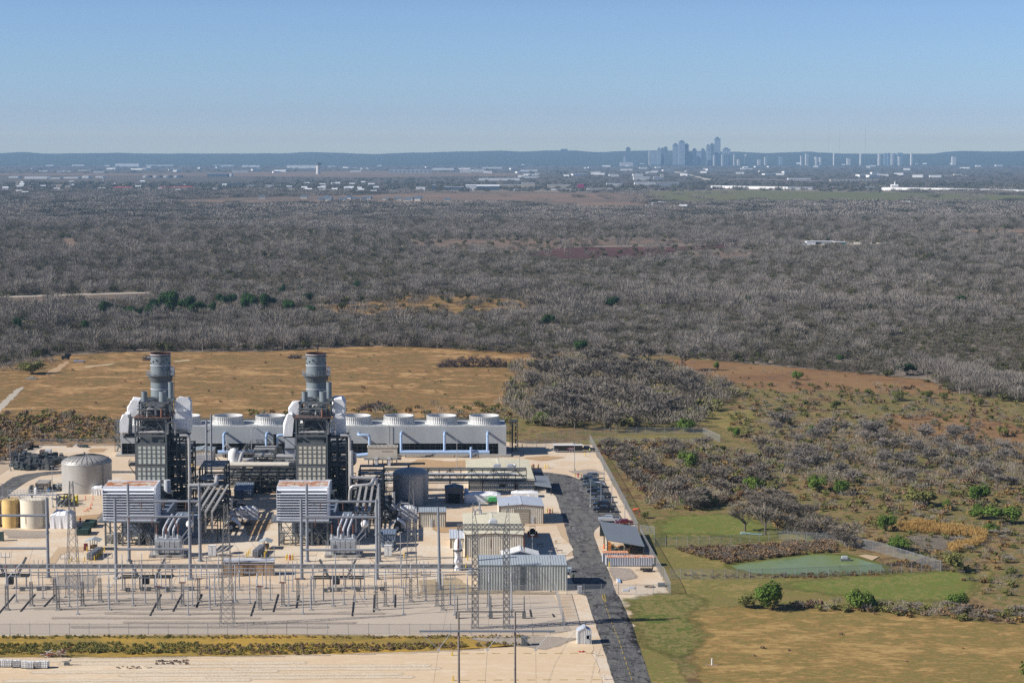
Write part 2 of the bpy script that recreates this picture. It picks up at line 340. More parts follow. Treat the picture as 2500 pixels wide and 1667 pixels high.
clearing('red_field', [(425, 489), (560, 484), (760, 480), (930, 476), (1060, 470), (1190, 468), (1560, 472), (1608, 504), (1420, 504), (1240, 496), (1180, 498), (960, 500), (900, 494), (640, 498), (540, 496), (430, 494)], M_FIELD2)
clearing('green_field', [(1560, 469), (1800, 465), (2150, 470), (2500, 478), (2560, 490), (2100, 492), (1800, 490), (1620, 496)], M_FIELDG, 0.5)
clearing('pale_field', [(380, 503), (560, 502), (480, 508), (390, 507)], M_FIELD2, 0.5)
clearing('meadow', [(984, 588), (1250, 584), (1500, 584), (1790, 585), (1680, 592), (1420, 600), (1250, 612), (1040, 608)], M_FIELD2)
clearing('burnt_field', [(1300, 616), (1380, 605), (1640, 604), (1800, 596), (1840, 602), (1650, 612), (1625, 628), (1400, 632), (1290, 626)], M_FIELDP, 0.5)
clearing('tan_clearing', [(1640, 622), (1720, 616), (1860, 614), (1870, 634), (1760, 632)], M_FIELD2, 0.5)
clearing('red_strip', [(2240, 559), (2360, 562), (2560, 560), (2560, 570), (2400, 569), (2250, 564)], M_FIELD2, 0.5)
clearing('well_pad', [(1935, 600), (1945, 590), (2070, 592), (2180, 594), (2180, 597), (2060, 600)], M_PALE, 0.6)
clearing('dirt_road', [(-60, 727), (100, 722), (378, 714), (378, 717), (100, 726), (-60, 731)], M_PALE, 0.6)
clearing('roadside_field', [(-60, 731), (378, 717), (345, 728), (240, 733), (-60, 742)], M_FIELD2, 0.5)
clearing('grass_glade', [(760, 752), (860, 742), (930, 738), (1010, 724), (1120, 722), (1240, 734), (1340, 736), (1330, 752), (1200, 760), (1060, 768), (960, 772), (780, 764)], M_DRY, 0.5, 3)
clearing('far_glade', [(950, 712), (1000, 712), (1010, 722), (960, 722)], M_FIELD2, 0.5)
clearing('small_clearing', [(150, 586), (178, 584), (190, 602), (260, 606), (200, 612), (160, 604)], M_FIELD2, 0.5)
clearing('left_clearing', [(-100, 520), (130, 517), (140, 521), (-100, 524)], M_FIELD2, 0.5)
# near fields
sheet('dry_field', [(-260, 905), (20, 893), (120, 870), (300, 861), (640, 860), (900, 846), (1010, 846), (1250, 862), (1380, 862), (1420, 872), (1440, 890), (1400, 915), (1375, 990), (1290, 1020), (1240, 1084), (60, 1084), (-260, 1210)], 0.05, M_DRY, 2.5, 6)
sheet('scrub_land', [(1190, 1078), (1230, 1010), (1270, 940), (1340, 890), (1390, 868), (1620, 868), (1900, 896), (2250, 926), (2340, 962), (2800, 1000), (3500, 1080), (3700, 1760), (1560, 1760), (1440, 1078)], 0.07, M_SCRUB, 1.5, 6)
sheet('red_brown_field', [(1630, 876), (1750, 884), (1900, 896), (2100, 912), (2260, 932), (2330, 960), (2200, 962), (2010, 952), (1920, 958), (1850, 945), (1760, 925), (1690, 905)], 0.09, M_RED, 2.0, 5)
sheet('tan_slope', [(1720, 1008), (1840, 1000), (1835, 1040), (1790, 1050), (1715, 1035)], 0.09, M_LAWN2, 1.0, 3)
sheet('tan_meadow', [(2180, 1015), (2330, 1012), (2480, 1040), (2560, 1100), (2400, 1090), (2230, 1060)], 0.09, M_RED, 1.5, 4)
sheet('fenced_lawn', [(1400, 1084), (1440, 1072), (1530, 1064), (1712, 1063), (1740, 1082), (1600, 1086), (1480, 1088)], 0.09, M_LAWN2, 0.3, 4)
sheet('pond_lawn', [(1570, 1290), (1640, 1262), (1780, 1255), (1880, 1275), (2000, 1300), (2060, 1330), (1700, 1340), (1590, 1345)], 0.09, M_LAWN, 0.8, 4)
sheet('bright_lawn', [(1650, 1264), (1760, 1258), (1850, 1285), (1900, 1303), (1860, 1316), (1720, 1300), (1630, 1300)], 0.13, M_GREEN, 2.0, 3)
sheet('mown_bank', [(1595, 1336), (1690, 1336), (1760, 1350), (1850, 1390), (1900, 1408), (2100, 1424), (2320, 1395), (2420, 1398), (2380, 1440), (2330, 1480), (2150, 1480), (1950, 1488), (1800, 1488), (1700, 1500), (1600, 1560), (1720, 1740), (1600, 1740), (1560, 1560), (1545, 1470), (1645, 1452)], 0.10, M_LAWN2, 0.8, 4)
sheet('green_strip', [(1900, 1432), (2050, 1418), (2250, 1404), (2340, 1402), (2360, 1430), (2300, 1462), (2150, 1462), (2000, 1440)], 0.14, M_GREEN, 2.6, 4)
sheet('verge_grass', [(1552, 1470), (1580, 1455), (1660, 1452), (1700, 1470), (1660, 1500), (1690, 1560), (1660, 1600), (1600, 1580)], 0.14, M_LAWN, 2.4, 3)
sheet('straw_field', [(1690, 1540), (1680, 1496), (1800, 1486), (2000, 1482), (2200, 1500), (2380, 1522), (2560, 1530), (3500, 1580), (3500, 1760), (1750, 1760), (1720, 1640)], 0.13, M_STRAW, 1.5, 4)
# plant yard
sheet('gravel_yard', [(-420, 1340), (-200, 1225), (79, 1088), (300, 1087), (800, 1084), (1236, 1079), (1300, 1084), (1440, 1079), (1641, 1451), (1560, 1462), (1600, 1560), (1650, 1740), (-400, 1740)], 0.08, M_GRAVEL, 0.25, 5)
sheet('switchyard_gravel', [(-400, 1452), (300, 1449), (620, 1450), (760, 1452), (1350, 1453), (1395, 1540), (1360, 1545), (800, 1548), (-400, 1546)], 0.12, M_GREYGR, 0.3, 5)
M_DITCH = ground_mat('ditch_grass', cc((160, 128, 56), (178, 144, 66), (128, 112, 62), (190, 156, 74)), 0.05, 0.2, 1.5, stretch=(0.4, 1), seed=12, soft=True)
sheet('ditch', [(-300, 1556), (300, 1553), (700, 1552), (1000, 1554), (1290, 1557), (1335, 1562), (1250, 1578), (1000, 1590), (600, 1600), (250, 1603), (-300, 1602)], 0.13, M_DITCH, 0.5, 3)
M_SAND = ground_mat('packed_sand', cc((214, 194, 164), (220, 202, 175), (206, 181, 147), (223, 207, 182)), 0.03, 0.2, 1.6, w=(0.5, 0.3, 0.25), stretch=(0.4, 1.4), seed=13, bump=0.3, bdist=0.08)
sheet('sandy_lay_down_yard', [(-300, 1604), (250, 1605), (600, 1602), (1000, 1592), (1270, 1575), (1440, 1568), (1490, 1740), (-300, 1740)], 0.13, M_SAND, 0.5, 3)
sheet('road', [q(8, 190, 402), q(8, 360, 408), q(8, 520, 430), q(8, 640, 470), q(8, 880, 478), q(8, 960, 640), q(8, 1070, 890), q(8, 850, 905), q(8, 790, 960), q(8, 780, 990), q(8, 800, 1060), q(8, 860, 1220), q(8, 930, 1370), (1504, 1450), (1510, 1455), (1545, 1530), (1590, 1668), (1612, 1740), (1520, 1740), (1500, 1668), (1462, 1550), (1431, 1455), q(8, 640, 1568), q(8, 500, 1300), q(8, 530, 1245), q(8, 592, 1222), q(8, 540, 1040), q(8, 500, 900), q(8, 420, 640), q(8, 330, 560), q(8, 200, 420)], 0.14, M_ASPH, 0.12, 3)
sheet('service_road', [(-300, 1379), (300, 1377.5), (900, 1378), (1152, 1379), (1150, 1388), (700, 1387), (200, 1386.5), (-300, 1388)], 0.13, M_ASPH, 0.1, 4)
sheet('curved_road', [(-120, 1230), (-60, 1195), (0, 1187), (30, 1166), (60, 1158), (110, 1152), (152, 1150), (330, 1150), (330, 1155), (152, 1156.5), (100, 1162), (70, 1174), (30, 1200), (-10, 1240), (-160, 1300)], 0.13, M_ASPH, 0.1, 3)
sheet('path', [q(5, 430, 770), q(5, 500, 690), q(5, 560, 612), q(5, 800, 605), q(5, 800, 655), q(5, 640, 660), q(5, 580, 690), q(5, 530, 770)], 0.13, M_CONC)
sheet('concrete_apron', [q(7, 1480, 390), q(7, 1860, 385), q(7, 1960, 560), q(7, 1990, 690), q(7, 1880, 700), q(7, 1480, 690)], 0.13, M_CONC, 0.1, 3)
sheet('concrete_slab', [q(7, 1480, 415), q(7, 1800, 405), q(7, 1850, 520), q(7, 1940, 600), q(7, 1960, 640), q(7, 1900, 690), q(7, 1480, 690)], 0.17, M_GRAVEL, 0.1, 3)
sheet('boiler_paving', [q(2, 920, 1245), q(2, 1030, 1245), q(2, 1000, 1290), q(2, 905, 1290)], 0.13, M_CONC)
sheet('grey_bed', [q(7, 480, 930), q(7, 830, 900), q(7, 1050, 1030), q(7, 1790, 1040), q(7, 1790, 1060), q(7, 480, 1055)], 0.16, ground_mat('grassy_gravel', cc((150, 136, 108), (170, 152, 124), (128, 120, 86)), 0.05, 0.3, 2, seed=21), 0.6, 3)
# tyre-dark patches, trench covers
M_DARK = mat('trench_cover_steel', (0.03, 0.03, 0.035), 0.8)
rr = random.Random(3)
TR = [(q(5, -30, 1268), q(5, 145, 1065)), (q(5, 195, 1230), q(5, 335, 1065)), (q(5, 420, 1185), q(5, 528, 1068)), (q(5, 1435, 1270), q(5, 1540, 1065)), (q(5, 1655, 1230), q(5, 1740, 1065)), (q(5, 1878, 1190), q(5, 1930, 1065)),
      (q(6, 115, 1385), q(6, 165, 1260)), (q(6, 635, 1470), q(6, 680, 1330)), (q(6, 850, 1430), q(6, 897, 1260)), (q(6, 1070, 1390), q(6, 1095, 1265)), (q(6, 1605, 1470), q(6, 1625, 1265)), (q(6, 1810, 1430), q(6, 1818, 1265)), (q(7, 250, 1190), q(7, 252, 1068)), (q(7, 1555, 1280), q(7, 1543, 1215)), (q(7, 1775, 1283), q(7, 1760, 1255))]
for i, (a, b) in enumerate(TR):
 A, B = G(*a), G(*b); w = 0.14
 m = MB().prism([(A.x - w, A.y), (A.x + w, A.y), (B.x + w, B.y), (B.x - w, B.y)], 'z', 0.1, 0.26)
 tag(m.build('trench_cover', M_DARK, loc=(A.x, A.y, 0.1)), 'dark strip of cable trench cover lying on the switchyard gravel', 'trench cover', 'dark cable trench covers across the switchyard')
# hills behind the city
HP = [(-500, 374), (0, 375), (56, 372), (128, 375.7), (283, 374), (372, 376), (476, 375.5), (700, 375), (760, 372), (804, 373.5), (908, 376.5), (1027, 373), (1146, 370), (1221, 368.5), (1280, 370.5), (1340, 368), (1400, 368), (1438, 371), (1469, 372), (1502, 370), (1553, 368), (1640, 368), (1793, 371), (1834, 373), (1872, 375), (1936, 372.5), (1976, 370.5), (1994, 373.5), (2091, 376), (2270, 376), (2308, 371.5), (2346, 369), (2410, 370), (2461, 370.5), (2500, 369), (2700, 370), (3000, 373)]
def hp(px):
 for (a, b), (c, d) in zip(HP, HP[1:]):
  if a <= px <= c:
   t = (px - a) / (c - a); t = t * t * (3 - 2 * t); return b + (d - b) * t
 return HP[0][1] if px < HP[0][0] else HP[-1][1]
from mathutils import noise as NZ
m = MB(); nx, rows = 260, [(16800, 0.0), (17600, 0.10), (18600, 0.30), (19400, 0.52), (20300, 0.8), (21000, 1.0), (22500, 1.02), (24500, 0.9)]
for k, (Y, fr) in enumerate(rows):
 for i in range(nx + 1):
  px = -420 + 3340 * i / nx; X = (px - CX) / F * Y
  z = ZH(hp(px), 21000) * fr
  z += NZ.noise(Vector((X / 900, Y / 900, 0))) * 14 * fr * (1 - fr * 0.75) + NZ.noise(Vector((X / 180, Y / 180, 3))) * 4 * (fr > 0.05)
  m.v.append((X, Y, z if k else -0.5))
for k in range(len(rows) - 1):
 for i in range(nx):
  a = k * (nx + 1) + i; m.f.append((a, a + 1, a + nx + 2, a + nx + 1))
struct(m.build('hills', ground_mat('hill_woods', cc((44, 50, 44), (58, 62, 52), (78, 76, 64)), 0.003, 0.012, 0.05, bump=0), smooth='all', fix=False))
M_STAIN = ground_mat('tan_dirt_stain', cc((170, 138, 100), (182, 152, 116), (158, 130, 98)), 0.06, 0.3, 1.5, seed=41, soft=True); M_OIL = ground_mat('grey_dust_stain', cc((150, 140, 128), (164, 152, 138), (138, 130, 120)), 0.06, 0.3, 1.5, seed=42, soft=True)
for P in ([q(4, 380, 770), q(4, 500, 715), q(4, 800, 735), q(4, 980, 720), q(4, 985, 775), q(4, 700, 800), q(4, 420, 800)], [q(8, 130, 270), q(8, 300, 250), q(8, 480, 262), q(8, 300, 292)], [q(1, 880, 1080), q(1, 990, 1085), q(1, 980, 1110), q(1, 880, 1112)], [q(5, 740, 320), q(5, 960, 300), q(5, 940, 330), q(5, 760, 350)], [q(7, 640, 420), q(7, 760, 430), q(7, 900, 420), q(7, 900, 470), q(7, 680, 470)], [q(6, 600, 560), q(6, 800, 560), q(6, 780, 640), q(6, 640, 700)]): sheet('dirt_stain', P, .15, M_STAIN, .7)
for P in ([q(5, 50, 450), q(5, 420, 460), q(5, 430, 520), q(5, 100, 520)], [q(5, 500, 900), q(5, 900, 880), q(5, 880, 1000), q(5, 560, 1010)], [q(8, 940, 1320), q(8, 1100, 1330), q(8, 1180, 1420), q(8, 1000, 1440)], [q(8, 560, 395), q(8, 760, 380), q(8, 880, 420), q(8, 640, 430)], [(1150, 1560), (1300, 1555), (1400, 1560), (1330, 1585)]): sheet('dust_stain', P, .165, M_OIL, .6)
for k in range(7):
 y = 1464 + k * 11; a = 40 + (k * 173) % 300; sheet('tyre_track', [(a, y), (a + 500 + 60 * (k % 4), y + 1), (a + 500 + 60 * (k % 4), y + 3), (a, y + 2.5)], .18 + k * .003, M_OIL, .4)
M_DUST = ground_mat('pale_sand_streak', cc((214, 198, 174), (206, 188, 160)), 0.06, 0.3, 1.5, seed=43, soft=True)
for k in range(8): a = -60 + (k * 211) % 700; sheet('sand_streak', [(a, 1612 + k * 7), (a + 500 + 90 * (k % 3), 1610 + k * 7), (a + 500 + 90 * (k % 3), 1613 + k * 7), (a, 1616 + k * 7)], .15 + k * .003, M_DUST, .5)
# ---------------------------------------------------------------- vegetation
M_TWIG = leaf_mat('bare_twigs', lin((120, 114, 106)), lin((150, 142, 133)))
M_TWIGD = leaf_mat('dark_twigs', lin((88, 85, 72)), lin((126, 118, 104)))
M_BARK = mat('grey_bark', lin((100, 92, 84)), 0.9, var=0.2)
M_CEDAR = leaf_mat('cedar_leaves', lin((36, 58, 32)), lin((58, 84, 44)), 0.02)
M_HUIS = leaf_mat('shrub_leaves', lin((72, 96, 38)), lin((102, 120, 54)), 0.01)
M_OLIVE = leaf_mat('olive_leaves', lin((92, 98, 52)), lin((126, 122, 72)), 0.01)
M_BRUSH = leaf_mat('brown_brush', lin((112, 92, 70)), lin((148, 124, 98)), 0.03)
M_REED = leaf_mat('dry_reeds', lin((160, 128, 76)), lin((192, 158, 98)), 0.05)
M_WEED = leaf_mat('ditch_weeds', lin((140, 120, 70)), lin((150, 144, 72)), 0.03)
def sliver(mb, p, d, L, w, r):
 d = Vector(d).normalized(); a = d.orthogonal().normalized(); a = Matrix.Rotation(r.uniform(0, 6.3), 3, d) @ a
 p = Vector(p); e = p + d * L; b = d.cross(a) * 0.0
 mb.add([tuple(p - a * w / 2), tuple(p + a * w / 2), tuple(e)], [(0, 1, 2)])
def far_tree(seed, h=8.0, rad=4.0, n=150, w=0.3, up=0.9, trunk=True, multi=1):
 """bare winter crown seen from afar: many thin twigs fanning up and out"""
 r = random.Random(seed); mb = MB()
 for c in range(multi):
  ox, oy = (0, 0) if multi == 1 else (r.uniform(-1, 1) * rad * 1.5, r.uniform(-1, 1) * rad * 1.5); hh = h * r.uniform(0.75, 1.1)
  if trunk: mb.bar((ox, oy, -0.3), (ox, oy, hh * 0.5), 0.35)
  for i in range(n // multi):
   a = r.uniform(0, 6.283); u = math.sqrt(r.random()); z = hh * (0.2 + 0.62 * r.random() ** 0.8)
   k = math.sqrt(max(0.05, 1 - ((z - hh * 0.45) / (hh * 0.55)) ** 2)); x = ox + rad * u * k * math.cos(a); y = oy + rad * u * k * math.sin(a)
   d = Vector(((x - ox) * 0.22, (y - oy) * 0.22, up + r.uniform(-0.2, 0.4))) + Vector((r.uniform(-.4, .4), r.uniform(-.4, .4), 0))
   sliver(mb, (x, y, z), d, hh * r.uniform(0.15, 0.32), w * r.uniform(0.6, 1.3), r)
 return mb
def near_tree(seed, h=9.0, spread=0.55, twigw=0.11, depth=4):
 """bare tree with trunk and forking limbs; returns (wood, twigs)"""
 r = random.Random(seed); wd, tw = MB(), MB()
 def grow(p, d, L, rad, k):
  e = p + d * L; wd.tube(p, e, rad, rad * 0.65, n=4 if k else 6, caps=False)
  if k >= depth - 1:
   for i in range(5 if depth > 4 else 8):
    t = r.uniform(0.2, 1); dd = (d + Vector((r.uniform(-.8, .8), r.uniform(-.8, .8), r.uniform(-.3, .7)))).normalized()
    sliver(tw, p.lerp(e, t), dd, L * r.uniform(0.7, 1.5), twigw, r)
   return
  for i in range(r.choice((3, 3, 4)) if k else 5):
   dd = (d * 0.75 + Vector((r.uniform(-1, 1) * spread * 1.6, r.uniform(-1, 1) * spread * 1.6, r.uniform(-0.1, 0.45)))).normalized()
   grow(p.lerp(e, r.uniform(0.55, 1.0)), dd, L * r.uniform(0.6, 0.85), max(rad * 0.55, 0.03), k + 1)
 grow(Vector((0, 0, -0.2)), Vector((r.uniform(-.1, .1), r.uniform(-.1, .1), 1)).normalized(), h * 0.3, h * 0.028, 0)
 return wd, tw
def leafy(seed, rad=3.0, h=4.5, n=900, leaf=0.34, lobes=7, low=0.12):
 """leafy shrub: leaf-sized faces clumped in uneven lobes through the crown"""
 r = random.Random(seed); mb = MB(); C = []
 for i in range(lobes):
  a = r.uniform(0, 6.283); u = r.uniform(0.2, 0.75); C.append((rad * u * math.cos(a), rad * u * math.sin(a), h * r.uniform(0.35, 0.72), rad * r.uniform(0.32, 0.55)))
 for i in range(n):
  c = r.choice(C); v = Vector((r.gauss(0, 1), r.gauss(0, 1), r.gauss(0, 1))).normalized() * (r.random() ** 0.4)
  p = Vector((c[0] + v.x * c[3], c[1] + v.y * c[3], max(h * low, c[2] + v.z * c[3] * 0.85)))
  u = (v + Vector((r.uniform(-.7, .7), r.uniform(-.7, .7), r.uniform(-.2, .9)))).normalized(); a = u.orthogonal().normalized(); a = Matrix.Rotation(r.uniform(0, 6.3), 3, u) @ a; b = u.cross(a); s = leaf * r.uniform(0.6, 1.3)
  mb.add([tuple(p - a * s), tuple(p + b * s * 0.6), tuple(p + a * s), tuple(p - b * s * 0.6)], [(0, 1, 2, 3)])
 return mb
def proto(mb, name, m):
 me = bpy.data.meshes.new(name); me.from_pydata(mb.v, [], mb.f); me.materials.append(m); return bpy.data.objects.new(name, me)
def scatter(name, pts, protos, label=None):
 """one 'stuff' object: points with size, turn and kind, each carrying a plant"""
 me = bpy.data.meshes.new(name); me.from_pydata([p[:3] for p in pts], [], [])
 for an, ty, ix in (('size', 'FLOAT', 3), ('turn', 'FLOAT', 4), ('sort', 'INT', 5)):
  a = me.attributes.new(an, ty, 'POINT')
  a.data.foreach_set('value', [p[ix] for p in pts])
 for p in protos:
  me.materials.append(p.data.materials[0])
 o = bpy.data.objects.new(name, me); COL.objects.link(o); stuff(o)
 if label: o['label'] = label
 g = bpy.data.node_groups.new(name, 'GeometryNodeTree'); N, L = g.nodes, g.links
 g.interface.new_socket('Geometry', in_out='INPUT', socket_type='NodeSocketGeometry'); g.interface.new_socket('Geometry', in_out='OUTPUT', socket_type='NodeSocketGeometry')
 gi, go = N.new('NodeGroupInput'), N.new('NodeGroupOutput'); ip = N.new('GeometryNodeInstanceOnPoints'); jn = N.new('GeometryNodeJoinGeometry')
 for p in protos:
  oi = N.new('GeometryNodeObjectInfo'); oi.inputs['Object'].default_value = p; oi.inputs['As Instance'].default_value = True; L.new(oi.outputs['Geometry'], jn.inputs[0])
 def at(n, ty):
  k = N.new('GeometryNodeInputNamedAttribute'); k.data_type = ty; k.inputs['Name'].default_value = n; return k.outputs['Attribute']
 L.new(gi.outputs[0], ip.inputs['Points']); L.new(jn.outputs[0], ip.inputs['Instance']); ip.inputs['Pick Instance'].default_value = True
 L.new(at('sort', 'INT'), ip.inputs['Instance Index']); L.new(at('size', 'FLOAT'), ip.inputs['Scale'])
 cx = N.new('ShaderNodeCombineXYZ'); L.new(at('turn', 'FLOAT'), cx.inputs[2]); L.new(cx.outputs[0], ip.inputs['Rotation'])
 L.new(ip.outputs[0], go.inputs[0]); md = o.modifiers.new('scatter', 'NODES'); md.node_group = g
 return o
EDGE = [(-900, 905), (-300, 895), (0, 893), (80, 878), (130, 866), (300, 859), (640, 858), (720, 854), (900, 846), (1000, 846), (1250, 866), (1390, 866), (1620, 870), (1900, 896), (2250, 930), (2330, 962), (2500, 988), (2800, 1000), (3400, 1030)]
def edge_y(px):
 for (a, b), (c, d) in zip(EDGE, EDGE[1:]):
  if a <= px <= c: return b + (d - b) * (px - a) / (c - a)
 return EDGE[0][1] if px < EDGE[0][0] else EDGE[-1][1]
def free(X, Y, h):
 a = PIX(X, Y, 0); b = PIX(X, Y, h * 0.55)
 for P, keep in CLEAR:
  if inpoly(a[0], a[1], P) or inpoly(b[0], b[1], P): return rw.random() < keep * 0.5
 return True
CED = [(825, 190, 30, 18), (945, 212, 26, 26), (985, 160, 26, 22), (1100, 165, 44, 38), (1190, 150, 40, 24), (1245, 185, 34, 24), (1460, 125, 32, 20), (1570, 168, 40, 34), (1712, 140, 40, 26), (1650, 168, 22, 14), (690, 205, 34, 30), (765, 180, 20, 16), (1830, 165, 26, 22), (1970, 172, 22, 14), (1960, 105, 24, 18), (2030, 24, 22, 14), (1160, 192, 24, 16), (1275, 175, 26, 18), (1350, 170, 20, 20), (1410, 105, 22, 16), (240, 142, 20, 12), (180, 226, 26, 10), (1565, 50, 18, 14), (1040, 185, 28, 18), (1500, 90, 18, 12), (1800, 60, 14, 20), (890, 180, 18, 12), (2300, 15, 30, 14), (1930, 45, 16, 12)]
EVG = [(212, 808, 34, 26, 'olive brown cedar alone at the left of the wood'), (40, 808, 24, 30, 'dark ragged evergreen near the left edge of the wood'), (1338, 797, 34, 28, 'dark round evergreen in the middle of the wood'), (2340, 742, 34, 20, 'dark green evergreen near the right edge of the wood'), (2215, 914, 56, 26, 'dark oak clump at the wood edge on the right'), (1490, 752, 46, 26, 'dark oak in the line of trees across the right wood'), (1700, 742, 40, 24, 'dark oak right in the line of trees across the wood'), (1840, 748, 44, 24, 'wide dark oak near the end of the line of trees'), (2110, 765, 40, 22, 'dark oak at the right end of the tree line'), (1420, 862, 40, 30, 'dark evergreen at the near edge of the wood above the thicket')]
KEEP = [G(x / 2.613, 700 + y / 2.613) for x, y, w, h in CED] + [G(e[0], e[1]) for e in EVG] + [G(*p) for p in ((775, 862), (600, 838), (1966, 806), (1930, 790), (2056, 882))]
rw = random.Random(11); wood, far, oaks = [], [], []
def band(y0, y1, sp, smin, smax, out, nk, thin=0.0, hh=8.0):
 Y = y0
 while Y < y1:
  X = -0.31 * Y - 40
  while X < 0.31 * Y + 40:
   x, y = X + rw.uniform(-.6, .6) * sp, Y + rw.uniform(-.6, .6) * sp; X += sp
   px, py = PIX(x, y, 0)
   if py > edge_y(px): continue
   n = 0.8 * NZ.noise(Vector((x / 190, y / 150, 1.7))) + 0.75 * NZ.noise(Vector((x / 700, y / 95, 5.3))) + 0.5 * NZ.noise(Vector((x / 45, y / 45, 9.1)))
   if rw.random() < thin + max(0, -n * 0.5): continue
   if out is oaks and 429 < py < 447 and px < 620: continue
   if out is oaks and py < 448 and rw.random() < 0.5: continue
   s = rw.uniform(smin, smax) * (1 + 0.28 * n) * (0.7 if out is oaks and py < 448 else 1)
   if y < 2300 and any(abs(x - k.x) < 7.5 and -30 < y - k.y < 6 for k in KEEP): continue
   if not free(x, y, hh * s): continue
   v = rw.random() + 0.25 * n; k = rw.randrange(4) if v < 0.84 else (4 + rw.randrange(2) if v < 1.06 else 6 + rw.randrange(2))
   if k >= 4: s *= rw.uniform(1.0, 1.45)
   if rw.random() < 0.05: s *= 1.5
   out.append((x, y, 0.0, s, rw.uniform(0, 6.28), k if nk > 4 else (rw.randrange(nk) if out is not far else (3 if n > 0.42 else rw.randrange(3)))))
  Y += sp
band(800, 1250, 4.3, 0.35, 0.8, wood, 8)
band(1250, 1900, 6.2, 0.42, 0.9, wood, 8)
band(1900, 3000, 10.5, 0.55, 1.05, wood, 8)
def belt(P, n, ks, s0, s1, out):
 x0, x1 = min(p[0] for p in P), max(p[0] for p in P); y0, y1 = min(p[1] for p in P), max(p[1] for p in P); k = 0
 while k < n:
  px, py = rw.uniform(x0, x1), rw.uniform(y0, y1)
  if inpoly(px, py, P): g = G(px, py); out.append((g.x, g.y, 0.0, rw.uniform(s0, s1), rw.uniform(0, 6.28), rw.choice(ks))); k += 1
belt([(1290, 742), (1500, 732), (1800, 728), (2200, 748), (2400, 768), (2400, 780), (2100, 768), (1800, 754), (1500, 752), (1290, 756)], 330, (4, 5, 4, 5, 6), 0.9, 1.5, wood)
belt([(900, 838), (1050, 830), (1260, 848), (1250, 858), (900, 846)], 110, (4, 5, 6), 0.5, 0.9, wood); belt([(440, 830), (760, 826), (820, 846), (450, 852)], 80, (4, 5, 5, 7), 0.6, 1.1, wood); belt([(1640, 840), (1800, 850), (1790, 872), (1640, 866)], 50, (4, 5, 6), 0.6, 1.0, wood); belt([(2200, 900), (2330, 920), (2560, 960), (2500, 985), (2320, 948)], 90, (4, 5), 0.7, 1.2, wood)
belt([(190, 618), (250, 614), (250, 622), (190, 626)], 26, (4, 5), 1.0, 1.4, wood); belt([(1640, 590), (1720, 586), (1960, 600), (1950, 612), (1700, 600)], 120, (4, 5), 1.0, 1.5, wood); belt([(1000, 690), (1300, 700), (1290, 712), (1010, 706)], 70, (4, 5, 6), .8, 1.2, wood)
FT = [proto(far_tree(i, 8, 4.2, 340, 0.17, 1.1), 'bare_tree_far', M_TWIG) for i in range(4)] + [proto(far_tree(9 + i, 7.5, 4.4, 380, 0.24, 0.5), 'dark_tree_far', M_TWIGD) for i in range(2)] + [proto(leafy(50 + i, 3.4, 5.0, 260, 0.5, 7), 'olive_tree_far', leaf_mat('wood_olive', lin((66, 70, 44)), lin((100, 98, 62)), 0.01)) for i in range(2)]
scatter('woodland', wood, FT, 'grey leafless winter woodland beyond the dry field')
band(3000, 5200, 24, 0.75, 1.15, far, 4)
band(5200, 9500, 50, 0.6, 1.05, oaks, 3, 0.25)
band(9500, 16800, 90, 0.8, 1.3, oaks, 3, 0.4)
M_OAKD = leaf_mat('dark_belt_twigs', lin((72, 74, 66)), lin((100, 98, 88)))
FC = [proto(far_tree(30 + i, 8, 8.5, 800, 0.6, 0.8, True, 9), 'tree_clump_far', M_OAKD if i == 3 else M_TWIG) for i in range(4)]
for P, n in (([(400, 552), (700, 545), (1000, 570), (990, 578), (700, 560), (420, 560)], 110), ([(-40, 540), (350, 540), (350, 545), (-40, 546)], 40), ([(620, 508), (760, 506), (1000, 512), (1000, 520), (640, 516)], 60), ([(1250, 522), (1600, 524), (1600, 548), (1250, 544)], 120), ([(1540, 530), (2300, 524), (2500, 536), (2300, 534), (1540, 537)], 110)): belt(P, n, (3,), .8, 1.15, far)
scatter('distant_woodland', far, FC, 'far grey woodland and tree belts before the suburbs')
M_OAKS = leaf_mat('suburb_trees', lin((80, 82, 72)), lin((116, 112, 101)), 0.0015)
FO = [proto(leafy(40 + i, 14, 6.5, 200, 1.5, 9, 0.05), 'oak_clump', M_OAKS) for i in range(3)]
scatter('suburb_treetops', oaks, FO, 'dark tree belts among the far suburbs and before the city')
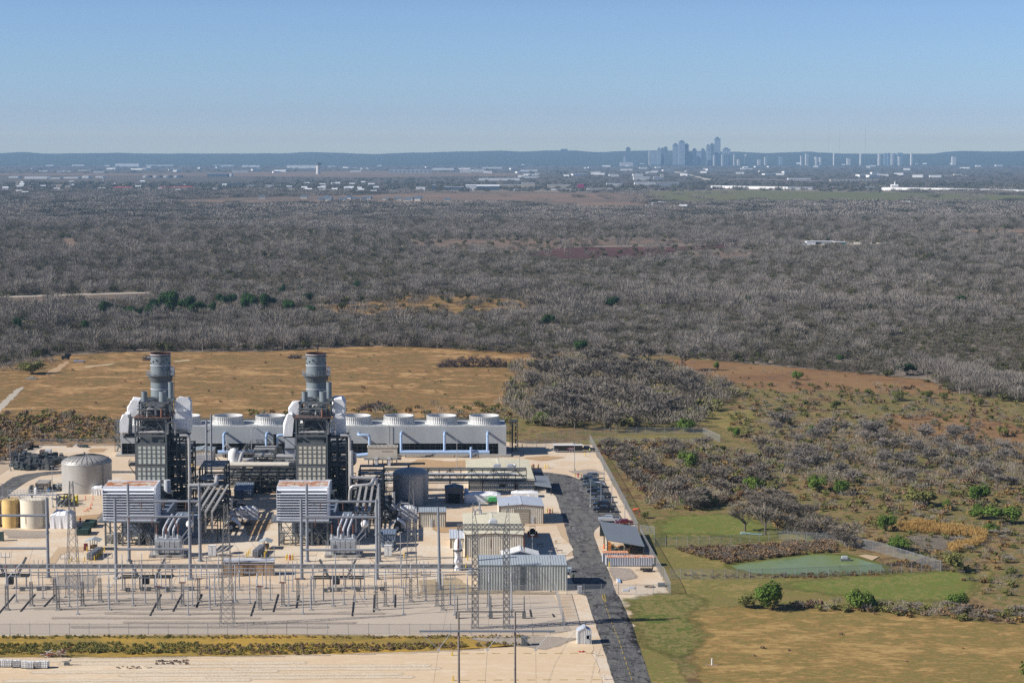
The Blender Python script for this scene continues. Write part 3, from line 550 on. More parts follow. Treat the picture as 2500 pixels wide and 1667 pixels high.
# ---------------- nearer scrub: every tree and shrub a thing of its own
def tree_proto(name, wd, tw, tm, label, cat, group):
 r = thing(name, label, cat, (0, -50, 0), group)
 ORG[r.name] = Vector((0, 0, 0))
 wd.build('trunk', M_BARK, r, fix=False); tw.build('crown', tm, r, fix=False); return r
M_PALE_TW = leaf_mat('pale_twigs', lin((128, 121, 107)), lin((164, 155, 138)), 0.02)
M_BRN_TW = leaf_mat('brown_twigs', lin((112, 104, 93)), lin((150, 140, 126)), 0.02)
M_THICK = leaf_mat('thicket_twigs', lin((106, 100, 92)), lin((144, 136, 125)), 0.02)
GROVES = [
 ('A', [(1275, 905), (1335, 885), (1400, 872), (1600, 876), (1640, 892), (1700, 925), (1775, 950), (1760, 985), (1700, 1000), (1700, 1040), (1560, 1058), (1480, 1056), (1350, 1046), (1290, 1000)], 88, (9.0, 13.5), M_THICK, 'bare_tree', 'tall bare tree in the dense thicket beyond the fenced lawn', 'bare trees of the thicket beyond the fenced lawn'),
 ('C', [(1470, 1100), (1560, 1092), (1760, 1095), (1900, 1105), (2000, 1135), (1900, 1190), (1750, 1225), (1700, 1250), (1610, 1245), (1540, 1195)], 42, (6.0, 9.0), M_BRN_TW, 'bare_tree', 'bare brown tree between the car park fence and the green shrubs', 'bare trees beside the car park fence'),
 ('D', [(1850, 1030), (2100, 1045), (2500, 1080), (2560, 1200), (2300, 1200), (2000, 1185), (1900, 1150)], 62, (5.2, 8.2), M_TWIG, 'bare_tree', 'bare grey tree in the wide belt across the scrub slope', 'bare trees of the belt across the scrub slope'),
 ('E', [(1770, 1240), (1900, 1215), (2000, 1270), (2100, 1322), (2150, 1340), (2080, 1345), (1990, 1325), (1880, 1290)], 20, (5.0, 8.5), M_BRN_TW, 'bare_tree', 'dark bare tree in the grove behind the pond', 'bare trees of the grove behind the pond'),
 ('F', [(1790, 945), (1950, 975), (2200, 960), (2400, 970), (2500, 1010), (2500, 1060), (2200, 1050), (1960, 1060), (1800, 1010)], 56, (2.6, 4.4), M_PALE_TW, 'bare_bush', 'pale spreading leafless bush on the tan slope', 'pale leafless bushes on the tan slope'),
 ('G', [(2150, 1250), (2500, 1230), (2560, 1400), (2430, 1430), (2400, 1380), (2300, 1330)], 20, (2.5, 4.0), M_PALE_TW, 'bare_bush', 'low leafless bush around the dry reed bed', 'leafless bushes around the dry reed bed'),
 ('H', [(1900, 1480), (2100, 1482), (2380, 1490), (2560, 1500), (2560, 1528), (2380, 1518), (2100, 1496)], 18, (2.6, 4.2), M_BRN_TW, 'bare_bush', 'leafless bush in the hedge above the straw field', 'leafless bushes in the hedge above the straw field')]
rg = random.Random(5); ntree = 0
for gi, (key, P, n, hr, tm, nm, lab, grp) in enumerate(GROVES):
 low = nm == 'bare_bush'; pr = []
 x0, x1 = min(p[0] for p in P), max(p[0] for p in P); y0, y1 = min(p[1] for p in P), max(p[1] for p in P); k = 0; spots = []
 while k < n:
  px, py = rg.uniform(x0, x1), rg.uniform(y0, y1)
  if not inpoly(px, py, P): continue
  g = G(px, py)
  if any((g - s).length < (2.2 if low else 2.8) for s in spots): continue
  spots.append(g); k += 1
  if len(pr) < 3:
   wd, tw = near_tree(100 + gi * 7 + len(pr), 8.0 if not low else 7.0, 0.62 if not low else 1.0, 0.13 if not low else 0.16, 5 if not low else 4)
   o = tree_proto(nm, wd, tw, tm, lab, 'tree' if not low else 'bush', grp); pr.append(o)
  else: o = dup(pr[rg.randrange(3)], (0, 0, 0))
  s = rg.uniform(*hr) / 8.0; o.location = (g.x, g.y, 0.05); o.rotation_euler = (0, 0, rg.uniform(0, 6.28)); w = s * rg.uniform(1.1, 1.45) * (1.3 if low else 1.0); o.scale = (w, w, s)
def lone(px, py, hm, tm, seed, lab, spread=0.55):
 wd, tw = near_tree(seed, 8.0, spread, 0.1, 4); g = G(px, py); o = tree_proto('bare_tree', wd, tw, tm, lab, 'tree', None); o.location = (g.x, g.y, 0.1); o.scale = (hm / 8 * 1.1, hm / 8 * 1.1, hm / 8)
lone(1868, 1306, 11.5, M_BRN_TW, 501, 'largest bare tree with a thick dark trunk beside the bright lawn'); lone(1819, 1297, 10.0, M_BRN_TW, 502, 'tall bare tree standing left of the largest one by the bright lawn')
lone(2271, 1362, 5.0, M_BRN_TW, 503, 'reddish bare tree outside the far corner of the pond fence', 0.8)
lone(2115, 1052, 5.5, M_PALE_TW, 504, 'wide pale leafless tree alone on the scrub slope', 0.9); lone(2165, 1036, 4.8, M_PALE_TW, 505, 'dark forked leafless tree beside the tan meadow', 0.9)
lone(775, 862, 8.5, M_TWIGD, 506, 'dark bare tree on the wood edge behind the right-hand stack', 0.8); lone(600, 838, 9.0, M_TWIGD, 507, 'broad dark bare tree in the wood between the two stacks', 0.8)
lone(1966, 806, 9.0, M_TWIGD, 508, 'black-limbed bare tree standing clear of the grey wood', 0.7); lone(1930, 790, 9.0, M_TWIGD, 509, 'rounded black bare tree in the middle of the grey wood', 0.8)
LEAFY = {}
def shrub(px, py, wp, hp_, kind, lab, name='green_shrub', grp=None, cat='shrub'):
 g = G(px, py); sc = F / g.y; w, h = wp / sc, hp_ / sc
 K = {'green': M_HUIS, 'olive': M_OLIVE, 'dark': M_CEDAR, 'yellow': globals().get('M_YSH')}[kind]; v = rg.randrange(3) if not grp else len([1 for k in LEAFY if k[0] == grp]) % 3
 key = (kind, v, name)
 if key not in LEAFY:
  mb = leafy(len(LEAFY) * 5 + 3, 3.0, 4.5, 1900, 0.24, 9 if kind != 'dark' else 5)
  st = MB(); r = random.Random(v)
  for i in range(5): a = r.uniform(0, 6.28); st.tube((0.15 * math.cos(a), 0.15 * math.sin(a), -0.1), (1.0 * math.cos(a), 1.0 * math.sin(a), 1.9), 0.09, 0.04, 5, False)
  o = thing(name, lab, cat, (0, 0, 0), grp); st.build('stem', M_BARK, o, fix=False); mb.build('leaves', K, o, fix=False); LEAFY[key] = o
 else:
  o = dup(LEAFY[key], (0, 0, 0), 0, lab)
  if 'group' in o.keys() and not grp: del o['group']
  if grp: o['group'] = grp
 o.location = (g.x, g.y, 0.05); o.rotation_euler = (0, 0, rg.uniform(0, 6.28)); o.scale = (w / 5.4, w / 5.4, h / 4.5 * 1.18)
SHR = [(1885, 1487, 88, 62, 'green', 'largest round deep green shrub at the top of the straw field'), (2101, 1485, 72, 47, 'green', 'wide green shrub in the middle of the hedge above the straw field'), (1823, 1484, 47, 32, 'olive', 'thin yellowish shrub left of the largest round shrub'),
 (2201, 1347, 80, 34, 'green', 'low wide green shrub outside the far pond fence'), (2327, 1396, 55, 47, 'olive', 'grey green shrub at the end of the pond fence'), (2342, 1484, 55, 34, 'green', 'bright green shrub at the right end of the green strip'),
 (2467, 1407, 34, 21, 'olive', 'small olive shrub far right of the pond'), (2163, 1296, 47, 40, 'green', 'upright yellow green shrub left of the reed bed'), (2133, 1488, 25, 42, 'dark', 'narrow dark evergreen in the hedge above the straw field'), (2510, 1690, 60, 70, 'green', 'green shrub cut off by the lower right corner'),
 (1327, 1038, 50, 36, 'green', 'round green shrub behind the cooling tower end'), (1677, 1052, 52, 31, 'green', 'flat topped yellow green shrub beside the fenced lawn corner'), (1547, 1047, 32, 17, 'olive', 'small olive shrub behind the fenced lawn'), (1677, 1146, 58, 42, 'green', 'deep green shrub among the bare trees beside the car park'),
 (1617, 1113, 35, 15, 'olive', 'low olive shrub left of the deep green one by the car park'), (1674, 1238, 36, 26, 'green', 'small green shrub at the upper edge of the bright lawn'), (1722, 1238, 42, 30, 'green', 'darker green shrub at the upper edge of the bright lawn'), (1575, 1265, 22, 16, 'olive', 'tiny olive shrub just outside the car park fence'),
 (1282, 973, 18, 14, 'green', 'tiny green shrub at the left edge of the thicket'), (1836, 1202, 58, 36, 'green', 'broad green shrub left in the row above the grove'), (1887, 1205, 42, 29, 'olive', 'pale olive shrub second in the row above the grove'), (1997, 1203, 57, 41, 'green', 'darkest round shrub right in the row above the grove'),
 (2050, 1207, 45, 34, 'green', 'lighter green shrub touching the darkest round one'), (2251, 1234, 88, 40, 'olive', 'widest olive shrub on the slope above the reed bed'), (2149, 1223, 22, 20, 'olive', 'little olive shrub alone below the bare belt'), (2313, 1242, 25, 22, 'green', 'little green shrub right of the widest olive one'),
 (2388, 1226, 55, 42, 'green', 'tall green shrub on the slope by the right edge'), (2397, 1266, 55, 36, 'green', 'round green shrub above the reed bed by the right edge'), (2451, 1279, 84, 40, 'green', 'big green shrub clump nearest the right edge'), (2418, 1300, 42, 24, 'green', 'small green shrub at the right end of the reed bed'),
 (1750, 905, 17, 21, 'green', 'small bright shrub on the red brown field edge'), (1946, 927, 28, 20, 'green', 'round shrub alone on the red brown field'), (1791, 1068, 33, 25, 'green', 'green shrub below the tan slope'), (1980, 1065, 27, 27, 'green', 'round green shrub above the bare belt'), (78, 913, 62, 30, 'olive', 'bright olive bush in the dry field by the left edge'),
 (2056, 882, 27, 17, 'dark', 'dark green shrub inside the grey wood edge')]
for sh in SHR: shrub(*sh)
M_YSH = leaf_mat('yellow_shrub_leaves', lin((128, 112, 44)), lin((150, 130, 60)), .01)
for (x, y, w, h) in [(1852, 800, 44, 20), (1944, 816, 30, 14), (1890, 817, 24, 12), (1830, 748, 30, 14), (1245, 768, 40, 16)]: shrub(x, y, w, h, 'yellow', 'yellowish shrub glowing among the grey trees of the wood', 'yellow_shrub', 'yellowish shrubs in the grey wood')
for (x, y, w, h) in [(2040, 1000, 27, 23), (2192, 978, 36, 25), (2262, 973, 28, 19), (2303, 976, 27, 19), (2389, 992, 27, 21), (2040, 1046, 27, 19), (2448, 1065, 36, 24), (1900, 1010, 24, 16), (2120, 965, 26, 16), (1965, 990, 22, 14)]:
 shrub(x, y, w, h, 'olive', 'small olive shrub scattered over the green slope', 'olive_shrub', 'small olive shrubs of the green slope')
for (x, y, w, h) in CED: shrub(x / 2.613, 700 + y / 2.613, w * 1.25, h * 1.45, 'dark', 'dark green cedar among the grey trees left of centre', 'cedar_tree', 'dark green cedars among the grey trees', 'tree')
for (x, y, w, h, l) in EVG: shrub(x, y, w, h, 'dark', l, 'evergreen_tree', None, 'tree')
# ground cover nobody could count: brush, weeds, reeds
M_TWIG2 = M_BRN_TW
BR = [proto(leafy(60 + i, 1.0, 1.3, 110, 0.22, 5, 0.05), 'brush_tuft', M_BRUSH) for i in range(2)] + [proto(far_tree(70 + i, 1.6, 1.0, 70, 0.07, 0.9, False), 'brush_twigs', M_BRN_TW) for i in range(2)] + [proto(leafy(64, 1.0, 1.2, 110, 0.2, 5, 0.05), 'brush_olive', M_OLIVE), proto(far_tree(75, 1.6, 1.0, 80, 0.07, 0.9, False), 'brush_pale', M_PALE_TW), proto(far_tree(76, 1.7, 1.0, 90, 0.08, 0.9, False), 'brush_thicket', M_THICK), proto(leafy(77, 1.0, 1.1, 120, 0.2, 5, 0.05), 'brush_dark', leaf_mat('dark_brown_brush', lin((84, 62, 48)), lin((116, 88, 66)), 0.03)), proto(leafy(78, 1.0, .9, 110, 0.2, 5, 0.05), 'brush_straw', leaf_mat('straw_tuft', lin((128, 104, 64)), lin((150, 124, 80)), 0.03))]
def fill(P, n, s0, s1, ks):
 x0, x1 = min(p[0] for p in P), max(p[0] for p in P); y0, y1 = min(p[1] for p in P), max(p[1] for p in P); out = []
 while len(out) < n:
  px, py = rg.uniform(x0, x1), rg.uniform(y0, y1)
  if inpoly(px, py, P):
   g = G(px, py); out.append((g.x, g.y, 0.08, rg.uniform(s0, s1), rg.uniform(0, 6.28), rg.choice(ks)))
 return out
b = fill([(1640, 1342), (1800, 1336), (2031, 1322), (2050, 1347), (1900, 1360), (1776, 1378)], 700, 0.5, 1.1, (7, 7, 7, 0, 2))
b += fill([(-60, 1020), (150, 1010), (290, 1030), (285, 1082), (90, 1084), (60, 1100), (-60, 1160)], 560, 0.7, 2.2, (7, 7, 0, 3, 4))
b += fill([(-40, 892), (20, 884), (120, 876), (150, 886), (110, 900), (50, 910), (-40, 915)], 110, 1.0, 2.4, (2, 3, 5))
b += fill([(600, 1010), (960, 1000), (1230, 985), (1260, 1050), (1240, 1076), (600, 1050)], 330, 0.8, 2.3, (0, 2, 3, 4, 4))
b += fill([(1440, 1085), (1540, 1076), (1720, 1080), (1760, 1095), (1560, 1130), (1500, 1120)], 160, 0.7, 1.5, (0, 1, 2, 3))
b += fill([(1455, 1095), (1530, 1150), (1580, 1240), (1660, 1255), (1900, 1200), (1960, 1130), (1700, 1090)], 600, 0.8, 2.4, (0, 1, 2, 3, 3, 4))
b += fill([(1250, 900), (1400, 870), (1700, 920), (1800, 960), (1700, 1050), (1300, 1045), (1230, 1000)], 1200, 1.4, 3.8, (2, 3, 6, 6, 6, 4))
b += fill([(1750, 935), (2340, 945), (2560, 1010), (2560, 1260), (2200, 1260), (1990, 1250), (1790, 1060)], 1700, 0.5, 1.7, (0, 2, 3, 4, 4, 4, 5, 8, 8))
b += fill([(1620, 872), (1900, 897), (2330, 945), (2340, 965), (2000, 955), (1700, 915)], 60, 0.6, 1.2, (0, 2, 5))
b += fill([(1850, 1030), (2100, 1045), (2500, 1080), (2560, 1200), (2300, 1200), (2000, 1185), (1900, 1150)], 700, 0.8, 2.2, (2, 3, 3, 5))
b += fill([(1770, 1240), (1900, 1215), (2000, 1270), (2100, 1322), (2080, 1345), (1990, 1325), (1880, 1290)], 200, 0.8, 2.0, (2, 3, 3, 0))
b += fill([(2000, 1270), (2200, 1255), (2560, 1290), (2560, 1440), (2430, 1470), (2330, 1410), (2200, 1350), (2070, 1320)], 320, 0.5, 1.3, (0, 2, 3, 4, 5))
b += fill([(1800, 1478), (2100, 1478), (2400, 1490), (2560, 1500), (2560, 1530), (2300, 1514), (2000, 1492)], 130, 0.6, 1.5, (7, 0, 2, 3, 4, 4))
b += fill([(1650, 1404), (1850, 1404), (2300, 1388), (2330, 1394), (2000, 1412), (1700, 1412)], 200, 0.3, 0.6, (0, 1, 2))
b += fill([(2230, 1366), (2330, 1372), (2300, 1392), (2160, 1380)], 70, 0.5, 1.0, (0, 1))
b += fill([(1680, 1500), (2560, 1540), (2560, 1660), (1730, 1660)], 6, 0.3, 0.6, (8,))
b += fill([(150, 870), (900, 855), (1240, 870), (1250, 960), (600, 1000), (300, 1010), (150, 960)], 70, 0.4, 0.9, (8, 8, 7, 4))
scatter('underbrush', b, BR, 'brown and olive brush over the scrub land')
RE = [proto(far_tree(80 + i, 2.4, 0.9, 70, 0.1, 2.5, False), 'reed_tuft', M_REED) for i in range(2)]
re = fill([(2190, 1286), (2240, 1280), (2330, 1290), (2410, 1308), (2405, 1318), (2320, 1310), (2200, 1300)], 300, 0.7, 1.1, (0, 1)) + fill([(2310, 1338), (2400, 1318), (2412, 1326), (2330, 1352)], 130, 0.6, 0.9, (0, 1)) + fill([(1282, 935), (1300, 930), (1305, 990), (1288, 990)], 40, 0.8, 1.4, (0, 1))
scatter('reeds', re, RE, 'tall dry reeds around the mud flat')
DW = [proto(leafy(90 + i, 0.8, 1.0, 90, 0.16, 5, 0.05), 'weed_tuft', m_) for i, m_ in enumerate((M_BRUSH, M_WEED, M_OLIVE))]
dw = []
for (x0, x1, ks) in ((-80, 300, (0, 0, 1)), (300, 480, (0, 1)), (480, 1290, (1, 2, 2, 1))):
 w = (x1 - x0) / 380
 dw += fill([(x0, 1576), (x1, 1572), (x1, 1594), (x0, 1600)], int(360 * w), 0.45, 0.85, ks) + fill([(x0, 1554), (x1, 1553), (x1, 1559), (x0, 1560)], int(90 * w), 0.35, 0.6, ks)
dw = [p for p in dw if PIX(p[0], p[1], 0)[1] < 1600 - max(0, (PIX(p[0], p[1], 0)[0] - 700)) * 0.042]
scatter('ditch_weeds', dw, DW, 'weedy bushes along the ditch before the switchyard')
# ================================================================ the power plant
KS = -0.0432                                    # the plant's depth axis leans a little west of the view axis
def skew(mb, y0, k=KS):
 mb.v = [(v[0] + k * (v[1] - y0), v[1], v[2]) for v in mb.v]; return mb
GALV = mat('galvanised_steel', (0.36, 0.37, 0.39), 0.5, 0.3, 0.1)
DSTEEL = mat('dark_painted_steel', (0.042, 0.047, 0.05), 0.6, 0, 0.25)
MSTEEL = mat('grey_painted_steel', (0.125, 0.137, 0.143), 0.6, 0, 0.2)
STACKM = mat('stack_grey_paint', (0.19, 0.225, 0.24), 0.6, 0, 0.14, 0.25, rust=((0.27, 0.30, 0.30), 0.3, 0.6))
RIMM = mat('burnt_rim', (0.07, 0.03, 0.022), 0.9)
LITE = mat('light_grey_steel', (0.5, 0.52, 0.54), 0.5, 0, 0.08)
SILV = mat('silver_lagging', (0.55, 0.53, 0.5), 0.4, 0.35, 0.12)
WRAP = mat('white_sheeting', (0.80, 0.80, 0.80), 0.55, 0, 0.05, 0.5, bump=0.35)
WHITE = mat('white_paint', (0.74, 0.74, 0.72), 0.5, 0, 0.06)
PANG = mat('grey_green_panel', (0.64, 0.67, 0.58), 0.7, 0, 0.12, 2.0, rust=((0.30, 0.17, 0.08), 0.18, 0.68))
PANB = mat('beige_panel', (0.76, 0.70, 0.55), 0.7, 0, 0.08, 2.0)
RIBM = mat('stiffener_paint', (0.20, 0.19, 0.16), 0.8, 0, 0.25, 1.0, rust=((0.14, 0.06, 0.035), 0.5, 0.55))
FILT = mat('filter_house_paint', (0.72, 0.75, 0.80), 0.5, 0, 0.06)
FROOF = mat('rust_streaked_roof', (0.62, 0.56, 0.47), 0.7, 0, 0.1, 0.6, rust=((0.40, 0.15, 0.05), 0.4, 0.42))
BLUEP = mat('light_blue_paint', (0.36, 0.50, 0.72), 0.45, 0, 0.08)
CONCM = mat('grey_concrete', (0.36, 0.34, 0.31), 0.9, 0, 0.15)
TOWERC = mat('cooling_tower_cladding', (0.43, 0.45, 0.45), 0.8, 0, 0.12, 0.12, streak=0.85, bump=0.2)
FANM = mat('white_fibreglass', (0.66, 0.65, 0.62), 0.6, 0, 0.08)
BLACKM = mat('dark_opening', (0.012, 0.014, 0.015), 0.9)
TANW = mat('tan_metal_wall', (0.66, 0.62, 0.52), 0.55, 0, 0.08)
TRIM = mat('brown_trim', (0.16, 0.11, 0.08), 0.6)
CREAMR = mat('cream_metal_roof', (0.70, 0.66, 0.52), 0.55, 0, 0.07, 0.3)
BLUER = mat('pale_blue_grey_roof', (0.50, 0.54, 0.60), 0.45, 0, 0.06, 0.3)
GREYR = mat('grey_metal_roof', (0.36, 0.40, 0.42), 0.5, 0, 0.07)
DARKR = mat('slate_grey_roof', (0.20, 0.22, 0.235), 0.55, 0, 0.07)
DOORM = mat('tan_roller_door', (0.42, 0.38, 0.30), 0.6, 0, 0.05)
TANKM = mat('weathered_aluminium', (0.42, 0.40, 0.37), 0.5, 0.25, 0.1, 0.5, streak=0.7)
YELT = mat('ochre_tank_paint', (0.66, 0.46, 0.18), 0.55, 0, 0.12, 0.4)
CREAMT = mat('cream_tank_paint', (0.74, 0.66, 0.52), 0.55, 0, 0.07, 0.4)
YEL = mat('yellow_paint', (0.72, 0.5, 0.05), 0.5)
ORG_ = mat('orange_plastic', (0.75, 0.16, 0.05), 0.6)
REDP = mat('red_paint', (0.42, 0.04, 0.03), 0.5)
GREENB = mat('dark_green_paint', (0.045, 0.085, 0.075), 0.55, 0, 0.2)
BRNW = mat('stained_tan_concrete', (0.33, 0.22, 0.12), 0.85, 0, 0.3, 0.5)
PORC = mat('brown_porcelain', (0.16, 0.07, 0.05), 0.35)
RUSTR = mat('rust_streaked_container_roof', (0.62, 0.56, 0.52), 0.7, 0, 0.1, 1.5, rust=((0.55, 0.20, 0.06), 0.9, 0.42))
CONTW = mat('grey_container_paint', (0.42, 0.44, 0.48), 0.6, 0, 0.1)
POLE = mat('grey_pole_steel', (0.26, 0.28, 0.31), 0.5, 0.2, 0.1)
LATT = mat('weathered_lattice_steel', (0.22, 0.22, 0.22), 0.6, 0.2, 0.15)
WOODP = mat('weathered_wood_pole', (0.25, 0.21, 0.18), 0.9, 0, 0.2)
GLASS = mat('dark_glass', (0.02, 0.025, 0.03), 0.1, 0, 0.05, spec=0.6)
TYRE = mat('tyre_rubber', (0.02, 0.02, 0.02), 0.9)
GBLUE = mat('blue_grey_cladding', (0.17, 0.21, 0.27), 0.5, 0, 0.08)
ALUM = mat('bare_alloy', (0.5, 0.5, 0.5), 0.4, 0.5)
CHAIN = bpy.data.materials.new('chain_link'); t, N, L = nt(CHAIN)
tr = N.new('ShaderNodeBsdfTransparent'); mx = N.new('ShaderNodeMixShader'); b = N['Principled BSDF']; b.inputs['Base Color'].default_value = (0.34, 0.35, 0.36, 1); b.inputs['Roughness'].default_value = 0.5
mx.inputs[0].default_value = 0.22; L.new(tr.outputs[0], mx.inputs[1]); L.new(b.outputs[0], mx.inputs[2]); L.new(mx.outputs[0], N['Material Output'].inputs['Surface'])
# ---------------------------------------------------------------- cooling tower
Yc = D(1113); xl, xr = XX(295, 1113, Yc), XX(1236, 1113, Yc); zc = ZH(1041, Yc); zo = ZH(1082, Yc); dep = 16.0
t = thing('cooling_tower', 'long grey cooling tower with a row of white fan cylinders', 'cooling tower', ((xl + xr) / 2, Yc, 0.08))
m = MB(); nb = 34
for i in range(nb):                              # overlapping cladding boards
 z0 = zo + (zc - zo) * i / nb; z1 = zo + (zc - zo) * (i + 1) / nb
 m.add([(xl, Yc - 0.05, z0), (xr, Yc - 0.05, z0), (xr, Yc, z1), (xl, Yc, z1)], [(0, 1, 2, 3)])
m.box(xl + .02, xr - .02, Yc + 0.02, Yc + dep, zo, zc - 0.02)
m.box(xl, xl + 0.4, Yc + 0.01, Yc + dep, 0.6, zc); m.box(xr - 0.4, xr, Yc + 0.01, Yc + dep, 0.6, zc); m.box(xr - 2.6, xr, Yc - 0.03, Yc + 0.3, 0.6, zo)
for px in (955, 948): m.box(XX(px - 4, 1060, Yc), XX(px + 4, 1060, Yc), Yc - 0.16, Yc - 0.06, 0.6, zc)
skew(m, Yc).build('cladding', TOWERC, t, fix=False)
m = MB(); m.box(xl + 0.5, xr - 2.7, Yc + 1.4, Yc + dep - 1, 0.6, zo - 0.02); skew(m, Yc).build('air_inlet', BLACKM, t)
m = MB(); n = 72
for i in range(n + 1):
 x = xl + 0.5 + (xr - xl - 3.2) * i / n; m.box(x - 0.07, x + 0.07, Yc + 0.15, Yc + 0.3, 0.6, zo)
for z in (1.9, 3.2): m.box(xl + 0.4, xr - 2.7, Yc + 0.2, Yc + 0.32, z, z + 0.12)
skew(m, Yc).build('inlet_frame', DSTEEL, t)
skew(MB().box(xl - 1.5, xr + 1.6, Yc - 1.6, Yc + dep + 1.5, 0, 0.6), Yc).build('basin', CONCM, t)
m = MB()
for y in (Yc, Yc + dep):
 for z in (zc + 0.5, zc + 1.0): m.bar((xl, y, z), (xr, y, z), 0.06)
 for i in range(60): x = xl + (xr - xl) * i / 59; m.bar((x, y, zc), (x, y, zc + 1.0), 0.06)
m.box(xl, xr, Yc, Yc + 0.12, zc, zc + 0.12); m.box(xl, xr, Yc + dep - .2, Yc + dep, zc, zc + 0.5)
skew(m, Yc).build('deck_railing', MSTEEL, t)
for i in range(9):
 px = 1182 - 104.3 * i; Yf = Yc + 8.0; cx = XX(px, 1020, Yf); ztop = ZH(1013.5, Yf); R = 37 * Yf / F
 m = MB(); hgt = ztop - zc; ns = 48; prof = [(R * 1.1, 0.0), (R * 1.01, hgt * 0.25), (R * 0.97, hgt * 0.55), (R * 0.985, hgt * 0.93), (R * 1.0, hgt), (R * 0.95, hgt), (R * 0.92, hgt * 0.5), (R * 0.95, 0.05)]
 m.lathe(prof, (cx, Yf, zc), ns)
 fc = m.build('fan_cylinder', FANM, t, smooth=True, fix=False)
 m = MB()
 for k in range(ns): a = 2 * math.pi * k / ns; ca, sa = math.cos(a), math.sin(a); m.bar((cx + R * 1.07 * ca, Yf + R * 1.07 * sa, zc + 0.1), (cx + R * .985 * ca, Yf + R * .985 * sa, zc + hgt * 0.5), 0.14, 0.1); m.bar((cx + R * .985 * ca, Yf + R * .985 * sa, zc + hgt * 0.5), (cx + R * 1.0 * ca, Yf + R * 1.0 * sa, zc + hgt * .97), 0.14, 0.1)
 m.build('rib', FANM, fc, fix=False)
 m = MB(); m.tube((cx, Yf, zc + 0.3), (cx, Yf, zc + 1.3), 0.8, n=10)
 for k in range(6): a = k * 1.047 + i; m.bar((cx, Yf, zc + 1.1), (cx + R * .88 * math.cos(a), Yf + R * .88 * math.sin(a), zc + 1.1), 0.7, 0.1)
 m.build('fan', MSTEEL, fc)
def stair(name, label, px, py, w, d, h, m_):
 Y = D(py); x = XX(px, py, Y); m = MB(); s = thing(name, label, 'stair tower', (x, Y, 0.08))
 for a in (0, w):
  for b in (0, d): m.bar((x + a, Y + b, 0), (x + a, Y + b, h + 1.1), 0.16)
 z = 0.0
 while z < h - 0.5:
  z1 = min(z + 2.2, h); m.bar((x + w * .3, Y, z), (x + w * .3, Y + d, z1), 0.5, 0.12); m.bar((x + w * .75, Y + d, z), (x + w * .75, Y, z1), 0.5, 0.12)
  for a in (0, w): m.bar((x + a, Y, z1), (x + a, Y + d, z1), 0.1); m.bar((x + a, Y, z), (x + a, Y + d, z1), 0.07)
  for b in (0, d): m.bar((x, Y + b, z1), (x + w, Y + b, z1), 0.1); m.bar((x, Y + b, z), (x + w, Y + b, z1), 0.07)
  z = z1
 m.build('frame', m_, s)
 g = MB(); g.box(x, x + w, Y, Y + d, h, h + .1)
 for b in (0, d): g.bar((x, Y + b, h + 1.1), (x + w, Y + b, h + 1.1), 0.07)
 g.build('landing', m_, s)
stair('stair_tower', 'black steel stair tower at the right end of the cooling tower', 1245, 1103, 2.6, 5, 10.2, DSTEEL)
stair('stair_tower', 'pale galvanised stair tower at the left end of the cooling tower', 281, 1103, 2.0, 5, 10.2, MSTEEL)
def pipes(name, label, cat, runs, r, m_, n=10, group=None, legs=None, loc=None):
 P = runs[0][0] if loc is None else loc; t = thing(name, label, cat, (P[0], P[1], 0.08), group)
 for k, run in enumerate(runs):
  rr_ = r[k] if isinstance(r, (list, tuple)) else r; MB().path(run, rr_, n).build('pipe', m_, t, smooth=True)
 if legs:
  g = MB()
  for (x, y, z) in legs: g.bar((x, y, 0), (x, y, z), 0.25)
  g.build('support', MSTEEL, t)
 return t
def p3(px, py, Y): v = PT(px, py, Y); return (v.x, v.y, v.z)
Yp = Yc - 4.0; zh = ZH(1103.5, Yp)
def riser(px, ytop, pbot=1103.5): a = PT(px, ytop, Yp); return [(a.x, Yp, zh), (a.x, Yp, a.z), (a.x + KS * -4, Yc + 0.5, a.z)]
hd = [(XX(976, 1103, Yp), Yp, zh), (XX(1195, 1103, Yp), Yp, zh)]
pipes('cooling_water_pipe', 'light blue header pipe with risers along the right half of the cooling tower', 'pipe', [hd, riser(979, 1059), riser(1085, 1059), riser(1190, 1059), [(XX(1150, 1100, Yp - .9), Yp - .9, 0.2), p3(1150, 1091, Yp - .9)]], [0.68, 0.42, 0.42, 0.42, 0.42], BLUEP, 12, legs=[(x, Yp, 1.0) for x in (hd[0][0] + 2, hd[0][0] + 10, hd[0][0] + 18, hd[0][0] + 26)])
hd2 = [(XX(532, 1108, Yp), Yp, zh), (XX(720, 1108, Yp), Yp, zh)]
pipes('cooling_water_pipe', 'light blue header pipe with risers along the left half of the cooling tower', 'pipe', [hd2, riser(546, 1060), riser(650, 1060), [p3(676, 1100, Yp), p3(676, 1062, Yp), p3(716, 1062, Yp), (XX(720, 1062, Yp) , Yc + .5, ZH(1062, Yp))]], [0.66, 0.42, 0.42, 0.42], BLUEP, 12)
a = p3(902, 1100, Yp); pipes('cooling_water_pipe', 'light blue goose neck pipe behind the beige switch building', 'pipe', [[a, p3(902, 1062, Yp), p3(874, 1061, Yp), (XX(874, 1061, Yp), Yc + .5, ZH(1061, Yp))], [p3(870, 1112, Yp), p3(900, 1109, Yp)]], [0.42, 0.66], BLUEP, 12)
pipes('vent_pipe', 'black upright vent pipe in front of the cooling tower', 'pipe', [[p3(671, 1100, Yp - 2), p3(671, 1060, Yp - 2)]], 0.55, BLACKM)
pipes('vent_pipe', 'thin grey post with an arm in front of the cooling tower wall', 'post', [[p3(614, 1105, Yp - 3), p3(614, 1050, Yp - 3), (p3(614, 1050, Yp - 3)[0] + .2, Yc - 0.2, ZH(1050, Yp - 3))]], 0.14, GALV)
